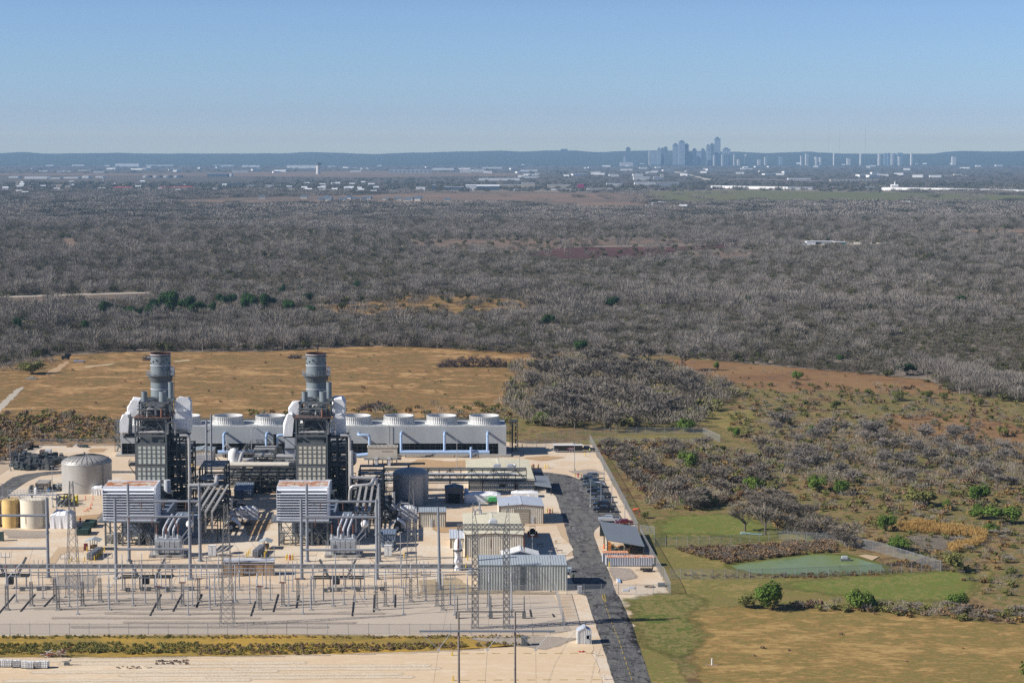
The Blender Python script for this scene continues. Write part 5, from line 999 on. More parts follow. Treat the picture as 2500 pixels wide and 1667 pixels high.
# ---------------------------------------------------------------- tanks
def tank(px, R, pyb, pyt, dome, label, m_, ribs=False, name='storage_tank', top=None):
 Y = D(pyb) + R; x = XX(px, pyb, Y - R * .0); h = ZH(pyt, Y - R); t = thing(name, label, 'tank', (x, Y, 0.08))
 m = MB(); m.lathe([(R, 0), (R, h)], (x, Y, 0.05), 56); m.build('shell', m_, t, smooth=True, fix=False)
 m = MB(); m.lathe([(R * 1.015, 0), (R * .98, .12 + dome * .1)] + [(R * math.cos(a), dome * math.sin(a)) for a in [i * math.pi / 2 / 7 for i in range(1, 7)]] + [(0.02, dome)], (x, Y, h + .02), 56); rf = m.build('roof', top or m_, t, smooth='all', fix=False)
 if ribs:
  g = MB()
  for k in range(28):
   a = 2 * math.pi * k / 28; P = [(R * math.cos(b) * math.cos(a), R * math.cos(b) * math.sin(a), dome * math.sin(b) + .06) for b in (.15, .45, .8, 1.15, 1.45)]
   for p, r_ in zip(P, P[1:]): g.bar((x + p[0], Y + p[1], h + p[2]), (x + r_[0], Y + r_[1], h + r_[2]), .12, .1)
  g.build('roof_rib', DSTEEL, rf)
 g = MB()
 for k in range(30):
  a = 2 * math.pi * k / 30; b_ = 2 * math.pi * (k + 1) / 30; g.bar((x + R * math.cos(a), Y + R * math.sin(a), h), (x + R * math.cos(a), Y + R * math.sin(a), h + .5 if dome > 1 else h + 1.0), .05); zz = h + (.5 if dome > 1 else 1.0)
  g.bar((x + R * math.cos(a), Y + R * math.sin(a), zz), (x + R * math.cos(b_), Y + R * math.sin(b_), zz), .05)
 g.build('railing', GALV, t)
 g = MB(); a = -.7
 for o_ in (-.25, .25): g.bar((x + (R + .15) * math.cos(a) + o_, Y + (R + .15) * math.sin(a), 0), (x + (R + .15) * math.cos(a) + o_, Y + (R + .15) * math.sin(a), h + .8), .08)
 for k in range(int(h / .5)): g.bar((x + (R + .15) * math.cos(a) - .25, Y + (R + .15) * math.sin(a), k * .5), (x + (R + .15) * math.cos(a) + .25, Y + (R + .15) * math.sin(a), k * .5), .06)
 g.tube((x - .6, Y, h + dome - .2), (x - .6, Y, h + dome + .7), .25, n=8); g.build('ladder', MSTEEL, t)
 return x, Y, h
tank(213, 7.35, 1207, 1137, 2.3, 'large aluminium storage tank with a ribbed dome left of the boilers', TANKM, True)
tank(1003, 5.1, 1234.6, 1163, 1.8, 'shaded grey water tank right of the right boiler', TANKM, False)
tank(28, 2.35, 1290, 1223, .25, 'ochre yellow chemical tank beside the cream one', YELT); x, Y, h = tank(85, 3.85, 1292, 1223, .25, 'wide cream chemical tank left of the white sheeted box', CREAMT); tank(-14, 2.0, 1288, 1226, .25, 'ochre chemical tank cut off by the left edge', YELT)
t = thing('tank_walkway', 'white railed walkway above the cream and ochre tanks', 'walkway', (x - 2, Y + 2.5, 0.08)); m = MB()
m.box(x - 8.2, x + 5, Y + 4.4, Y + 5.6, h + .1, h + .25)
for z in (.6, 1.1, 1.6): m.bar((x - 8.2, Y + 4.4, h + z), (x + 5, Y + 4.4, h + z), .09)
for k in range(16): m.bar((x - 8.2 + k * .88, Y + 4.4, h), (x - 8.2 + k * .88, Y + 4.4, h + 1.6), .08)
for a in (-8, -2, 4.8): m.bar((x + a, Y + 5.4, 0), (x + a, Y + 5.4, h), .25)
m.build('walkway', LITE, t)
def lump(name, label, cat, px0, px1, pyb, pyt, d, m_, seed, grp=None):
 """something under sheeting: a box with slumped, creased sides"""
 Y = D(pyb); x0, x1 = XX(px0, pyb, Y), XX(px1, pyb, Y); h = ZH(pyt, Y + d * .5); r = random.Random(seed); n, k = 10, 5; o = MB()
 for j in range(k + 1):
  for i in range(n + 1):
   u, v = i / n, j / k; e = min(u, 1 - u, v, 1 - v); z = h * (0.80 + 0.2 * min(1, e * 6)) + r.uniform(-.18, .18) * h * .25
   o.v.append((x0 + (x1 - x0) * u, Y + d * v, z))
 def id_(i, j): return j * (n + 1) + i
 for j in range(k):
  for i in range(n): o.f.append((id_(i, j), id_(i + 1, j), id_(i + 1, j + 1), id_(i, j + 1)))
 ring = [id_(i, 0) for i in range(n)] + [id_(n, j) for j in range(k)] + [id_(i, k) for i in range(n, 0, -1)] + [id_(0, j) for j in range(k, 0, -1)]; b0 = len(o.v)
 for q_ in ring: v = o.v[q_]; o.v.append((v[0] + r.uniform(-.12, .12), v[1] + r.uniform(-.12, .12), 0.05))
 for i in range(len(ring)): o.f.append((ring[i], b0 + i, b0 + (i + 1) % len(ring), ring[(i + 1) % len(ring)]))
 t = o.build(name, m_, loc=((x0 + x1) / 2, Y, 0.08)); return tag(t, label, cat, grp)
lump('sheeted_equipment', 'white sheeted box beside the cream tank', 'sheeted box', 122, 176, 1291, 1246, 5, WRAP, 1); lump('sheeted_equipment', 'white sheeted block between the big tank and the left filter house', 'sheeted box', 223, 253, 1209, 1186, 3, WRAP, 2)
lump('sheeted_equipment', 'long white sheeted machine between the garage and the shaded building', 'sheeted machine', 1133, 1222, 1228, 1201, 4, WRAP, 3); lump('sheeted_equipment', 'white sheeted machine behind the garage roof', 'sheeted machine', 1248, 1314, 1215, 1198, 4, WRAP, 4)
lump('sheeted_equipment', 'white sheeted wall by the gas cooler left of the right filter house', 'sheeted wall', 575, 629, 1269, 1236, 2.2, WRAP, 5); lump('sheeted_equipment', 'white sheeted screen behind the lattice mast right of the racks', 'sheeted wall', 972, 1017, 1268, 1234, 2.0, WRAP, 6)
lump('sheeted_equipment', 'white sheeted stub on the left end of the long sheeted machine', 'sheeted machine', 1133, 1144, 1222, 1192, 2, WRAP, 7)
# dark equipment crowding the ground under and between the racks
rq = random.Random(77)
def clutter(label, px0, px1, py0, py1, n, seed, zmax=4.5):
 r = random.Random(seed); Y0, Y1 = D(py1), D(py0); x0, x1 = XX(px0, py1, Y0), XX(px1, py1, Y0); t = thing('pump_skid', label, 'pump skid', ((x0 + x1) / 2, Y0, .08)); a, b, c = MB(), MB(), MB()
 for k in range(n):
  x, y = r.uniform(x0, x1), r.uniform(Y0, Y1); q_ = r.random()
  if q_ < .3: a.box(x, x + r.uniform(.6, 2.2), y, y + r.uniform(.8, 2.4), .05, r.uniform(.6, zmax * .8))
  elif q_ < .5: h = r.uniform(1.5, zmax); [a.bar((x + i * 1.8, y, 0), (x + i * 1.8, y, h), .16) for i in (0, 1)]; a.bar((x - .3, y, h), (x + 2.1, y, h), .2)
  elif q_ < .85: (b if q_ < .72 else c).path([(x, y, .1), (x, y, r.uniform(1, zmax)), (x + r.choice((-1, 1)) * r.uniform(1, 3.5), y, r.uniform(1, zmax)), (x + 1, y + r.uniform(-2, 2), .3)], r.uniform(.09, .26), 6)
  else: b.lathe([(.5, 0), (.55, .3), (.55, 1.4), (.3, 1.8), (0, 1.85)], (x, y, .1), 10)
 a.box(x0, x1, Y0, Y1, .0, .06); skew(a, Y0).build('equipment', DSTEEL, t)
 if b.v: skew(b, Y0).build('pipework', MSTEEL, t)
 if c.v: skew(c, Y0).build('lagged_pipework', SILV, t, True)
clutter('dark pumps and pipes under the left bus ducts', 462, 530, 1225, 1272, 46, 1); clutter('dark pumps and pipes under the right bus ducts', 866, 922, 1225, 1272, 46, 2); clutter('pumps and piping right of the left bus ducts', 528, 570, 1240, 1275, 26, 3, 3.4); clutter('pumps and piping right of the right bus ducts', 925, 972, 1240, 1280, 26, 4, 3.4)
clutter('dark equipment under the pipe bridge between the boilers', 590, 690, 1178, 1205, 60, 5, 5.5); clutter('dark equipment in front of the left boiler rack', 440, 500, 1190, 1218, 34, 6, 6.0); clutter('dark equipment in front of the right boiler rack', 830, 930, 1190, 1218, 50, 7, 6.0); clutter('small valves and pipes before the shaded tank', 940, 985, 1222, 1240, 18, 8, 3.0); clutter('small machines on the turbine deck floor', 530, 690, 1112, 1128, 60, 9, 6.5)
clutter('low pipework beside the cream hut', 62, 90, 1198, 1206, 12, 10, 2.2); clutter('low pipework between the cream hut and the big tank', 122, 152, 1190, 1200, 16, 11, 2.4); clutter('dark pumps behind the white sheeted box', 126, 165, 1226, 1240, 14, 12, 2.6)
# ---------------------------------------------------------------- buildings
def corr(mb, a, b, z0, zt, sp=0.56, dp=0.12, out=(0, -1)):
 """corrugated sheet wall from a to b; zt(t) gives its top"""
 a, b = Vector(a), Vector(b); L = (b - a).length; n = max(2, int(L / sp)); o = Vector(out); base = len(mb.v); P = []
 for i in range(n):
  for f, d in ((0, 0), (.42, 0), (.52, 1), (.90, 1)): P.append(((i + f) / n, d))
 P.append((1.0, 0))
 for t_, d in P:
  p = a.lerp(b, t_) + o * dp * d; mb.v.append((p.x, p.y, z0)); mb.v.append((p.x, p.y, zt(t_)))
 for i in range(len(P) - 1): k = base + 2 * i; mb.f.append((k, k + 2, k + 3, k + 1))
 return mb
def shed(name, label, cat, x0, x1, Y, d, ze, zr, axis, wall, roof, over=.25, rib=.6, doors=(), sp=.56, trim=TRIM, base=0.05):
 """metal building. axis 'y': ridge runs away from the viewer; 'x': ridge along the front; 's': single slope up to the back"""
 t = thing(name, label, cat, ((x0 + x1) / 2, Y, 0.08)); xm = (x0 + x1) / 2; W = MB(); fl = lambda z: (lambda q_: z)
 gab = (lambda q_: ze + (zr - ze) * (1 - abs(2 * q_ - 1)))
 corr(W, (x0, Y), (x1, Y), base, gab if axis == 'y' else fl(ze), sp); zb = zr if axis == 's' else ze
 corr(W, (x1, Y + d), (x0, Y + d), base, gab if axis == 'y' else fl(zb), sp, out=(0, 1))
 sl_ = fl(ze) if axis == 'y' else (gab if axis == 'x' else (lambda q_: ze + (zr - ze) * q_))
 corr(W, (x1, Y), (x1, Y + d), base, sl_, sp, out=(1, 0)); corr(W, (x0, Y), (x0, Y + d), base, sl_, sp, out=(-1, 0))
 skew(W, Y).build('wall', wall, t, fix=False); R = MB(); o = over; th = .1
 def slab(p, q_, r_, s_):
  R.add([p, q_, r_, s_] + [(v[0], v[1], v[2] - th) for v in (p, q_, r_, s_)], [(0, 1, 2, 3), (7, 6, 5, 4), (0, 4, 5, 1), (1, 5, 6, 2), (2, 6, 7, 3), (3, 7, 4, 0)])
 k = .12
 if axis == 'y':
  slab((x0 - o, Y - o, ze + k), (xm, Y - o, zr + k), (xm, Y + d + o, zr + k), (x0 - o, Y + d + o, ze + k)); slab((xm, Y - o, zr + k), (x1 + o, Y - o, ze + k), (x1 + o, Y + d + o, ze + k), (xm, Y + d + o, zr + k)); R.box(xm - .25, xm + .25, Y - o, Y + d + o, zr + k - .02, zr + k + .07)
  n = max(1, int(d / rib))
  for i in range(n): y = Y + d * (i + .5) / n; R.bar((x0 - o, y, ze + k + .03), (xm, y, zr + k + .03), .06); R.bar((xm, y, zr + k + .03), (x1 + o, y, ze + k + .03), .06)
 elif axis == 'x':
  slab((x0 - o, Y - o, ze + k), (x1 + o, Y - o, ze + k), (x1 + o, Y + d / 2, zr + k), (x0 - o, Y + d / 2, zr + k)); slab((x0 - o, Y + d / 2, zr + k), (x1 + o, Y + d / 2, zr + k), (x1 + o, Y + d + o, ze + k), (x0 - o, Y + d + o, ze + k))
  n = max(1, int((x1 - x0) / rib))
  for i in range(n + 1): x = x0 + (x1 - x0) * i / n; R.bar((x, Y - o, ze + k + .03), (x, Y + d / 2, zr + k + .03), .07)
 else:
  slab((x0 - o, Y - o, ze + k), (x1 + o, Y - o, ze + k), (x1 + o, Y + d + o, zr + k), (x0 - o, Y + d + o, zr + k)); n = max(1, int((x1 - x0) / rib))
  for i in range(n + 1): x = x0 + (x1 - x0) * i / n; R.bar((x, Y - o, ze + k + .03), (x, Y + d + o, zr + k + .03), .07)
 rf = skew(R, Y).build('roof', roof, t, fix=False); T_ = MB()
 if trim:
  if axis == 'y': T_.bar((x0 - o, Y - o - .02, ze - .02), (xm, Y - o - .02, zr - .02), .1, .24); T_.bar((xm, Y - o - .02, zr - .02), (x1 + o, Y - o - .02, ze - .02), .1, .24)
  else: T_.box(x0 - o, x1 + o, Y - o - .06, Y - o + .03, ze - .12, ze + .1)
  for x in (x0, x1): T_.box(x - .16, x + .16, Y - .17, Y + .05, base, ze - .15)
  skew(T_, Y).build('trim', trim, t)
 for (nm, a, b_, z0, z1, m_) in doors:
  o2 = MB(); o2.box(a, b_, Y - .24, Y - .05, z0, z1); p = o2.build(nm, m_, t)
  if nm == 'door': MB().box(b_ - .25, b_ - .12, Y - .3, Y - .24, z0 + 1.0, z0 + 1.15).build('handle', DSTEEL, p)
  if nm == 'roller_door':
   f = MB(); n = int((z1 - z0) / .45)
   for i in range(1, n): f.box(a + .05, b_ - .05, Y - .27, Y - .24, z0 + (z1 - z0) * i / n - .02, z0 + (z1 - z0) * i / n + .02)
   f.build('door_groove', TRIM, p)
 return t, rf
def W2(c, x, y, Y): return XX(qx(c, x), qy(c, y), Y)
def Zq(c, y, Y): return ZH(qy(c, y), Y)
def Dq(c, y, z=0): return D(qy(c, y), z)
# garage
Y = Dq(4, 1328); ze = Zq(4, 1160, Y); zr = Zq(4, 1142, Y); d = Dq(4, 1078, ze) - Y
shed('garage', 'tan garage with a pale blue roof, brown trim and a roller door', 'garage', W2(4, 1253, 1328, Y), W2(4, 1670, 1328, Y), Y, d, ze, zr, 'y', TANW, BLUER, doors=[('roller_door', W2(4, 1390, 1300, Y), W2(4, 1535, 1300, Y), .05, Zq(4, 1215, Y), DOORM), ('door_header', W2(4, 1390, 1300, Y), W2(4, 1535, 1300, Y), Zq(4, 1214, Y), Zq(4, 1182, Y), mat('door_hood', (0.27, 0.24, 0.19), 0.6)), ('door', W2(4, 1556, 1300, Y), W2(4, 1584, 1300, Y), .05, Zq(4, 1255, Y), LITE)])
# warehouse + annex
Y = Dq(7, 708); ze = Zq(7, 490, Y); zr = Zq(7, 476, Y); d = Dq(7, 288, ze) - Y; xw0, xw1 = W2(7, 928, 708, Y), W2(7, 1480, 708, Y)
t, rf = shed('warehouse', 'large tan warehouse with a cream roof behind the lattice gantry', 'warehouse', xw0, xw1, Y, d, ze, zr, 'y', TANW, CREAMR)
m = MB(); xm = (xw0 + xw1) / 2; a = Y + 9; m.box(xm - .9, xm + .9, a, a + 2, zr - .1, zr + .9); m.prism([(xm - 1.1, zr + .9), (xm + 1.1, zr + .9), (xm + .7, zr + 1.6), (xm - .7, zr + 1.6)], 'y', a - .2, a + 2.2); skew(m, Y).build('roof_vent', LITE, rf)
m = MB(); b_ = Y + d - 3; m.path([(xm - 4.2, b_, ze + .2), (xm - 4.2, b_, ze + 1.6), (xm - 2.6, b_, ze + 1.6), (xm - 2.6, b_, ze + .3)], .25, 8); m.tube((xm - 2.9, b_ + 1, ze), (xm - 2.9, b_ + 1, ze + 3.4), .22, n=8); skew(m, Y).build('roof_pipe', GALV, rf)
Ya = Dq(7, 620); ze = Zq(7, 528, Ya); shed('warehouse_annex', 'low annex with a pale roof on the left wall of the warehouse', 'annex', W2(7, 785, 620, Ya), W2(7, 919, 620, Ya), Ya, Dq(7, 445, ze + .3) - Ya, ze, ze + .35, 's', TANW, BLUER)
# storage shed
Y = Dq(7, 1025); ze = Zq(7, 782, Y); zr = ze + .9; x0, x1 = W2(7, 1055, 1025, Y), W2(7, 1895, 1025, Y)
t, rf = shed('storage_shed', 'long grey green striped storage shed in the front of the yard', 'shed', x0, x1, Y, 2 * (Dq(7, 697, zr) - Y), ze, zr, 'x', mat('grey_green_metal_wall', (0.46, 0.48, 0.44), 0.5, 0, 0.08), GREYR, over=.12, sp=.62, trim=DARKR)
m = MB(); a = W2(7, 1480, 1000, Y); m.box(a - .5, a + .45, Y - .2, Y - .02, .05, ze - .1); m.build('corner_post', MSTEEL, t)
Y4 = Y + 15.5; shed('gabled_shed', 'small white gabled roof between the warehouse and the long shed', 'shed', W2(7, 1282, 690, Y4), W2(7, 1622, 690, Y4), Y4, 5, Zq(7, 690, Y4), Zq(7, 640, Y4), 'y', CONTW, WHITE, over=.35, trim=WHITE)
# office
Y = Dq(4, 1003); ze = Zq(4, 912, Y); x0, x1 = W2(4, 960, 1003, Y), W2(4, 1585, 1003, Y); d = Dq(4, 716, ze) - Y
t, rf = shed('office_building', 'wide cream roofed office behind the black pipe bridge', 'office', x0, x1, Y, d, ze, ze + .55, 'y', TANW, CREAMR, doors=[('window', x0 + 9, x0 + 11, 1.0, 2.3, GLASS), ('door', x1 - 6, x1 - 5, .05, 2.2, TRIM)])
for (a, b_, w) in ((1195, 768, 70), (1325, 782, 60)):
 yy = Dq(4, 826, ze + .4); x = W2(4, a, 826, yy); m = MB(); m.box(x, x + w / 3.92 * yy / F, yy, yy + 2.4, ze + .3, ze + 2.2); m.box(x + .3, x + w / 3.92 * yy / F - .3, yy + .4, yy + 2, ze + 2.22, ze + 2.5); m.build('air_conditioner', CONTW, rf)
yy = Dq(4, 830, ze + .4); m = MB(); xa, xb = W2(4, 1140, 826, yy), W2(4, 1430, 826, yy)
for z in (.7, 1.2): m.bar((xa, yy - 1, ze + .2 + z), (xb, yy - 1, ze + .2 + z), .07)
for k in range(12): m.bar((xa + (xb - xa) * k / 11, yy - 1, ze + .2), (xa + (xb - xa) * k / 11, yy - 1, ze + 1.4), .07)
m.bar((xb + .5, yy - 1, ze), (xb + .5, yy - 1, ze + 5.5), .12); m.build('roof_railing', GALV, rf); m = MB(); m.ball((xb - 1, yy + 2, ze + 2), .55, .3, .55, 10, 6); m.build('satellite_dish', WHITE, rf, smooth='all')
# entrance awning, open shelter
def canopy(name, label, cat, C, m_, posts, rail=None):
 t = thing(name, label, cat, (C[0][0], C[0][1], 0.08)); o = MB(); C = [Vector(c) for c in C]
 o.add([tuple(c) for c in C] + [(c.x, c.y, c.z - .18) for c in C], [(0, 1, 2, 3), (7, 6, 5, 4), (0, 4, 5, 1), (1, 5, 6, 2), (2, 6, 7, 3), (3, 7, 4, 0)]); o.build('roof', m_, t); p = MB()
 for u, v in posts:
  c = C[0].lerp(C[1], u).lerp(C[3].lerp(C[2], u), v); o = MB(); o.box(c.x - .14, c.x + .14, c.y - .14, c.y + .14, 0.05, c.z - .2); o.build('post', rail or DSTEEL, t)
 return t, C
def gp(c, x, y, z): v = G(*q(c, x, y), z); return (v.x, v.y, z)
canopy('awning', 'dark slatted entrance awning on the right wall of the office', 'awning', [gp(4, 1586, 952, 2.7), gp(4, 1750, 975, 2.5), gp(4, 1716, 868, 2.5), gp(4, 1586, 862, 2.7)], DARKR, [(.02, .03), (.98, .03), (.98, .97), (.02, .97)])
t, C = canopy('open_shelter', 'open sided shelter with a sloping slate grey roof by the car park', 'shelter', [gp(8, 905, 1048, 4.0), gp(8, 1268, 1108, 2.5), gp(8, 1190, 918, 2.5), gp(8, 840, 868, 4.0)], DARKR, [(.03, .02), (.5, .02), (.98, .02), (.03, .5), (.98, .5), (.03, .98), (.5, .98), (.98, .98)])
m = MB(); a, b_ = C[1], C[2]; m.quad((a.x - .2, a.y + 1, .1), (b_.x - .2, b_.y, .1), (b_.x - .2, b_.y, 2.2), (a.x - .2, a.y + 1, 2.2)); m.quad((C[3].x, C[3].y - .2, .1), (b_.x - .3, b_.y - .2, .1), (b_.x - .3, b_.y - .2, 2.2), (C[3].x, C[3].y - .2, 3.6)); m.build('back_wall', mat('dark_green_wall', (0.03, 0.05, 0.045), 0.7), t)
rr = random.Random(12)
for k in range(12):
 u, v = rr.uniform(.06, .75), rr.uniform(.05, .45); c = C[0].lerp(C[1], u).lerp(C[3].lerp(C[2], u), v); w = rr.uniform(.7, 1.6); o = MB(); o.box(c.x, c.x + w, c.y, c.y + 1.0, 0.1, rr.uniform(.7, 1.8)); o.box(c.x - .05, c.x + w + .05, c.y - .05, c.y + .2, .1, .22)
 tag(o.build('crate', (BRNW, mat('orange_crate', (0.55, 0.2, 0.05), 0.7), GREENB)[k % 3], loc=(c.x, c.y, .1)), 'crate stored in the shade of the open sided shelter', 'crate', 'crates stored under the open shelter')
# containers
def container(label, c, xa, xb, yb, yt, d, roofm):
 Y = Dq(c, yb); x0, x1 = W2(c, xa, yb, Y), W2(c, xb, yb, Y); h = Zq(c, yt, Y); t = thing('shipping_container', label, 'container', ((x0 + x1) / 2, Y, 0.08)); m = MB(); fl = lambda q_: h - .1
 corr(m, (x0 + .1, Y), (x1 - .1, Y), .15, fl, .55, .1); corr(m, (x1, Y), (x1, Y + d), .15, fl, .55, .06, (1, 0)); corr(m, (x0, Y), (x0, Y + d), .15, fl, .55, .06, (-1, 0)); corr(m, (x0, Y + d), (x1, Y + d), .15, fl, .55, .06, (0, 1)); skew(m, Y).build('wall', CONTW, t, fix=False)
 m = MB(); m.box(x0 - .04, x1 + .04, Y - .06, Y + d + .05, h - .1, h)
 for i in range(int((x1 - x0) / .55)): m.box(x0 + .3 + i * .55, x0 + .52 + i * .55, Y + .15, Y + d - .1, h, h + .04)
 skew(m, Y).build('roof', roofm, t); m = MB()
 for x in (x0 + .06, x1 - .06): m.box(x - .09, x + .09, Y - .12, Y + .1, .1, h - .1)
 m.box(x0, x1, Y - .12, Y + .08, .08, .26); skew(m, Y).build('frame', MSTEEL, t)
container('grey shipping container with a rust streaked roof beside the shelter', 8, 905, 1365, 1305, 1215, 2.7, RUSTR); container('orange rusted container half hidden behind the grey one', 8, 872, 1112, 1272, 1172, 2.7, mat('orange_rust_roof', (0.62, 0.30, 0.16), 0.8, 0, 0.25, 1.0))
# smaller buildings
Y = Dq(7, 420); ze = Zq(7, 276, Y); shed('pump_house', 'small tan shed with a grey ribbed roof and a pale door', 'shed', W2(7, 487, 420, Y), W2(7, 735, 420, Y), Y, 6.4, ze, Zq(7, 231, Y + 6.4), 's', TANW, GREYR, doors=[('door', W2(7, 590, 400, Y), W2(7, 612, 400, Y), .05, Zq(7, 338, Y), LITE)])
Y = Dq(4, 1133); ze = Zq(4, 1000, Y); shed('shaded_building', 'dark gabled building with an open doorway in the shade of the bridge', 'building', W2(4, 737, 1133, Y), W2(4, 903, 1133, Y), Y, 7, ze, Zq(4, 980, Y), 'y', MSTEEL, DARKR, doors=[('doorway', W2(4, 760, 1100, Y), W2(4, 876, 1100, Y), .05, Zq(4, 1038, Y), BLACKM)])
Y = Dq(2, 1244); ze = Zq(2, 1106, Y); shed('boiler_garage', 'small striped garage with a grey roller door right of the left boiler', 'garage', W2(2, 930, 1244, Y), W2(2, 1130, 1244, Y), Y, 9, ze, Zq(2, 1090, Y), 'y', TANW, GREYR, doors=[('roller_door', W2(2, 960, 1240, Y), W2(2, 1105, 1240, Y), .05, Zq(2, 1136, Y), CONTW), ('panel', W2(2, 1000, 1240, Y), W2(2, 1104, 1240, Y), .05, Zq(2, 1160, Y), LITE)][:1])
# beige switch building on stilts
Y = Dq(3, 1242); zb, zt = Zq(3, 1176, Y), Zq(3, 1060, Y); x0, x1 = W2(3, 1168, 1200, Y), W2(3, 1450, 1200, Y); t = thing('switch_building', 'beige electrical building raised on steel posts before the cooling tower', 'building', ((x0 + x1) / 2, Y, 0.08))
m = MB(); m.box(x0, x1, Y, Y + 4, zb, zt - .25); skew(m, Y).build('wall', mat('beige_panel_wall', (0.50, 0.47, 0.40), 0.6, 0, 0.06), t)
m = MB(); m.box(x0 - .2, x1 + .2, Y - .2, Y + 4.2, zt - .25, zt)
for k in range(22): a = x0 + (x1 - x0) * k / 22; m.box(a, a + .14, Y - .24, Y + 4.2, zt, zt + .16)
skew(m, Y).build('roof', mat('beige_roof', (0.58, 0.54, 0.46), 0.6), t); m = MB()
for k in range(7): a = x0 + .2 + (x1 - x0 - .4) * k / 6; m.box(a - .12, a + .12, Y + .1, Y + .3, 0, zb); m.box(a - .12, a + .12, Y + 3.6, Y + 3.8, 0, zb)
m.box(x0 - 1.2, x1 + 1.3, Y - 1.0, Y + 4, zb - .2, zb - .02)
for z in (.5, 1.0): m.bar((x0 - 1.2, Y - 1, zb + z), (x0, Y - 1, zb + z), .07); m.bar((x1, Y - 1, zb + z), (x1 + 1.3, Y - 1, zb + z), .07)
skew(m, Y).build('stilt_frame', MSTEEL, t)
for a in (1237, 1360): x = W2(3, a, 1200, Y); MB().box(x, x + .9, Y - .95, Y - .1, .1, zb + .5).build('cabinet', LITE, t)
m = MB(); x = W2(3, 1300, 1100, Y); m.box(x, x + 3.6, Y - .06, Y, zt - 1.55, zt - 1.4); m.build('cable_tray', TRIM, t)
# stained block enclosure, grey enclosure, hut, gatehouse
Y = Dq(6, 1080); ze = Zq(6, 947, Y); x0, x1 = W2(6, 372, 1080, Y), W2(6, 852, 1080, Y); d = Dq(6, 917, ze) - Y; t = thing('blast_wall_enclosure', 'brown stained concrete enclosure with a white flat roof by the switchyard', 'enclosure', ((x0 + x1) / 2, Y, 0.08))
m = MB(); m.box(x0, x1, Y, Y + d, .05, ze); skew(m, Y).build('wall', BRNW, t); m = MB(); m.box(x0 - .2, x1 + .2, Y - .3, Y + d + .1, ze + .01, ze + .2); skew(m, Y).build('roof', mat('pale_flat_roof', (0.5, 0.51, 0.53), 0.7), t); m = MB(); a = W2(6, 610, 1000, Y); m.box(a - .12, a + .12, Y - .06, Y, .1, ze); m.box(x0 + .1, x1 - .1, Y - .05, Y, ze - .4, ze - .2)
for k in range(1, 5): a = x0 + (x1 - x0) * k / 5; m.box(a - .05, a + .05, Y - .04, Y, .1, ze - .4)
m.build('wall_joint', TRIM, t)
Y = Dq(6, 345); x0, x1 = W2(6, 480, 340, Y), W2(6, 640, 340, Y); ze = Zq(6, 265, Y); shed('fan_enclosure', 'blue grey enclosure with a sloping roof between the two filter houses', 'enclosure', x0, x1, Y, 8.5, ze, Zq(6, 190, Y + 8.5), 's', GBLUE, mat('blue_grey_roof', (0.2, 0.25, 0.33), 0.5), trim=None)
Y = D(1060 + 1105 / 7.84); x0, x1 = XX(690 / 7.84, 1200, Y), XX(905 / 7.84, 1200, Y); ze = ZH(1060 + 945 / 7.84, Y); shed('control_hut', 'small cream hut with a flat dark roof left of the big tank', 'hut', x0, x1, Y, 6, ze, ze + .05, 's', mat('cream_wall', (0.60, 0.54, 0.42), 0.7), mat('gravel_roof', (0.3, 0.28, 0.26), 0.9), doors=[('door', x0 + 1, x0 + 2, .05, 2.1, mat('tan_door', (0.45, 0.36, 0.24), 0.6))], rib=9)
Y = D(1430 + 478 / 3.36); x0, x1 = XX(1000 + 1382 / 3.36, 1570, Y), XX(1000 + 1486 / 3.36, 1570, Y); ze = ZH(1430 + 372 / 3.36, Y); t, rf = shed('gatehouse', 'little white gatehouse hut beside the entrance road', 'hut', x0, x1, Y, 2.6, ze, ze + .7, 'y', WHITE, BLUER, over=.12, sp=.35, trim=LITE, doors=[('door', x0 + 1.55, x0 + 2.4, .1, ze - .5, LITE), ('window', x0 + 1.72, x0 + 2.28, ze - 1.5, ze - .75, GLASS)])
Y = Dq(7, 615); x0, x1 = W2(7, 125, 615, Y), W2(7, 255, 615, Y); shed('cooler_enclosure', 'blue grey box enclosure with pale cabinets right of the right transformer', 'enclosure', x0, x1, Y, 4, Zq(7, 485, Y), Zq(7, 468, Y), 's', GBLUE, GBLUE, trim=None)
def cabinet(label, c, xa, xb, yb, yt, m_, name='electrical_cabinet', cat='cabinet', d=1.2, grp=None, legs=True):
 Y = Dq(c, yb); x0, x1 = W2(c, xa, yb, Y), W2(c, xb, yb, Y); h = Zq(c, yt, Y); t = thing(name, label, cat, ((x0 + x1) / 2, Y, 0.08), grp); m = MB(); m.box(x0, x1, Y, Y + d, .25, h); m.build('body', m_, t); m = MB(); m.box(x0 - .06, x1 + .06, Y - .06, Y + d + .06, h, h + .08); m.build('lid', m_, t)
 m = MB(); k = max(2, int((x1 - x0) / .7))
 for i in range(1, k): a = x0 + (x1 - x0) * i / k; m.box(a - .03, a + .03, Y - .03, Y, .4, h - .15)
 m.box(x0 - .05, x1 + .05, Y - .08, Y + d + .05, 0, .25); m.build('plinth', MSTEEL, t); return t
cabinet('white louvred cabinet right of the right transformer', 7, 150, 220, 700, 595, WHITE); cabinet('pale cabinet against the blue grey box enclosure', 7, 157, 238, 620, 552, LITE); cabinet('white louvred cabinet right of the left transformer', 6, 228, 302, 895, 792, WHITE); cabinet('dark green kiosk at the left edge of the yard', 5, -30, 28, 555, 470, GREENB)
cabinet('grey meter box by the road gate', 8, 628, 668, 1562, 1495, LITE, d=.6); cabinet('grey steel kiosk at the end of the ditch', 7, 1462, 1520, 1560, 1478, MSTEEL, d=1.5); cabinet('small red cabinet by the left picnic canopy', 5, 803, 835, 645, 580, mat('maroon_paint', (0.2, 0.03, 0.03), 0.6), d=.8)
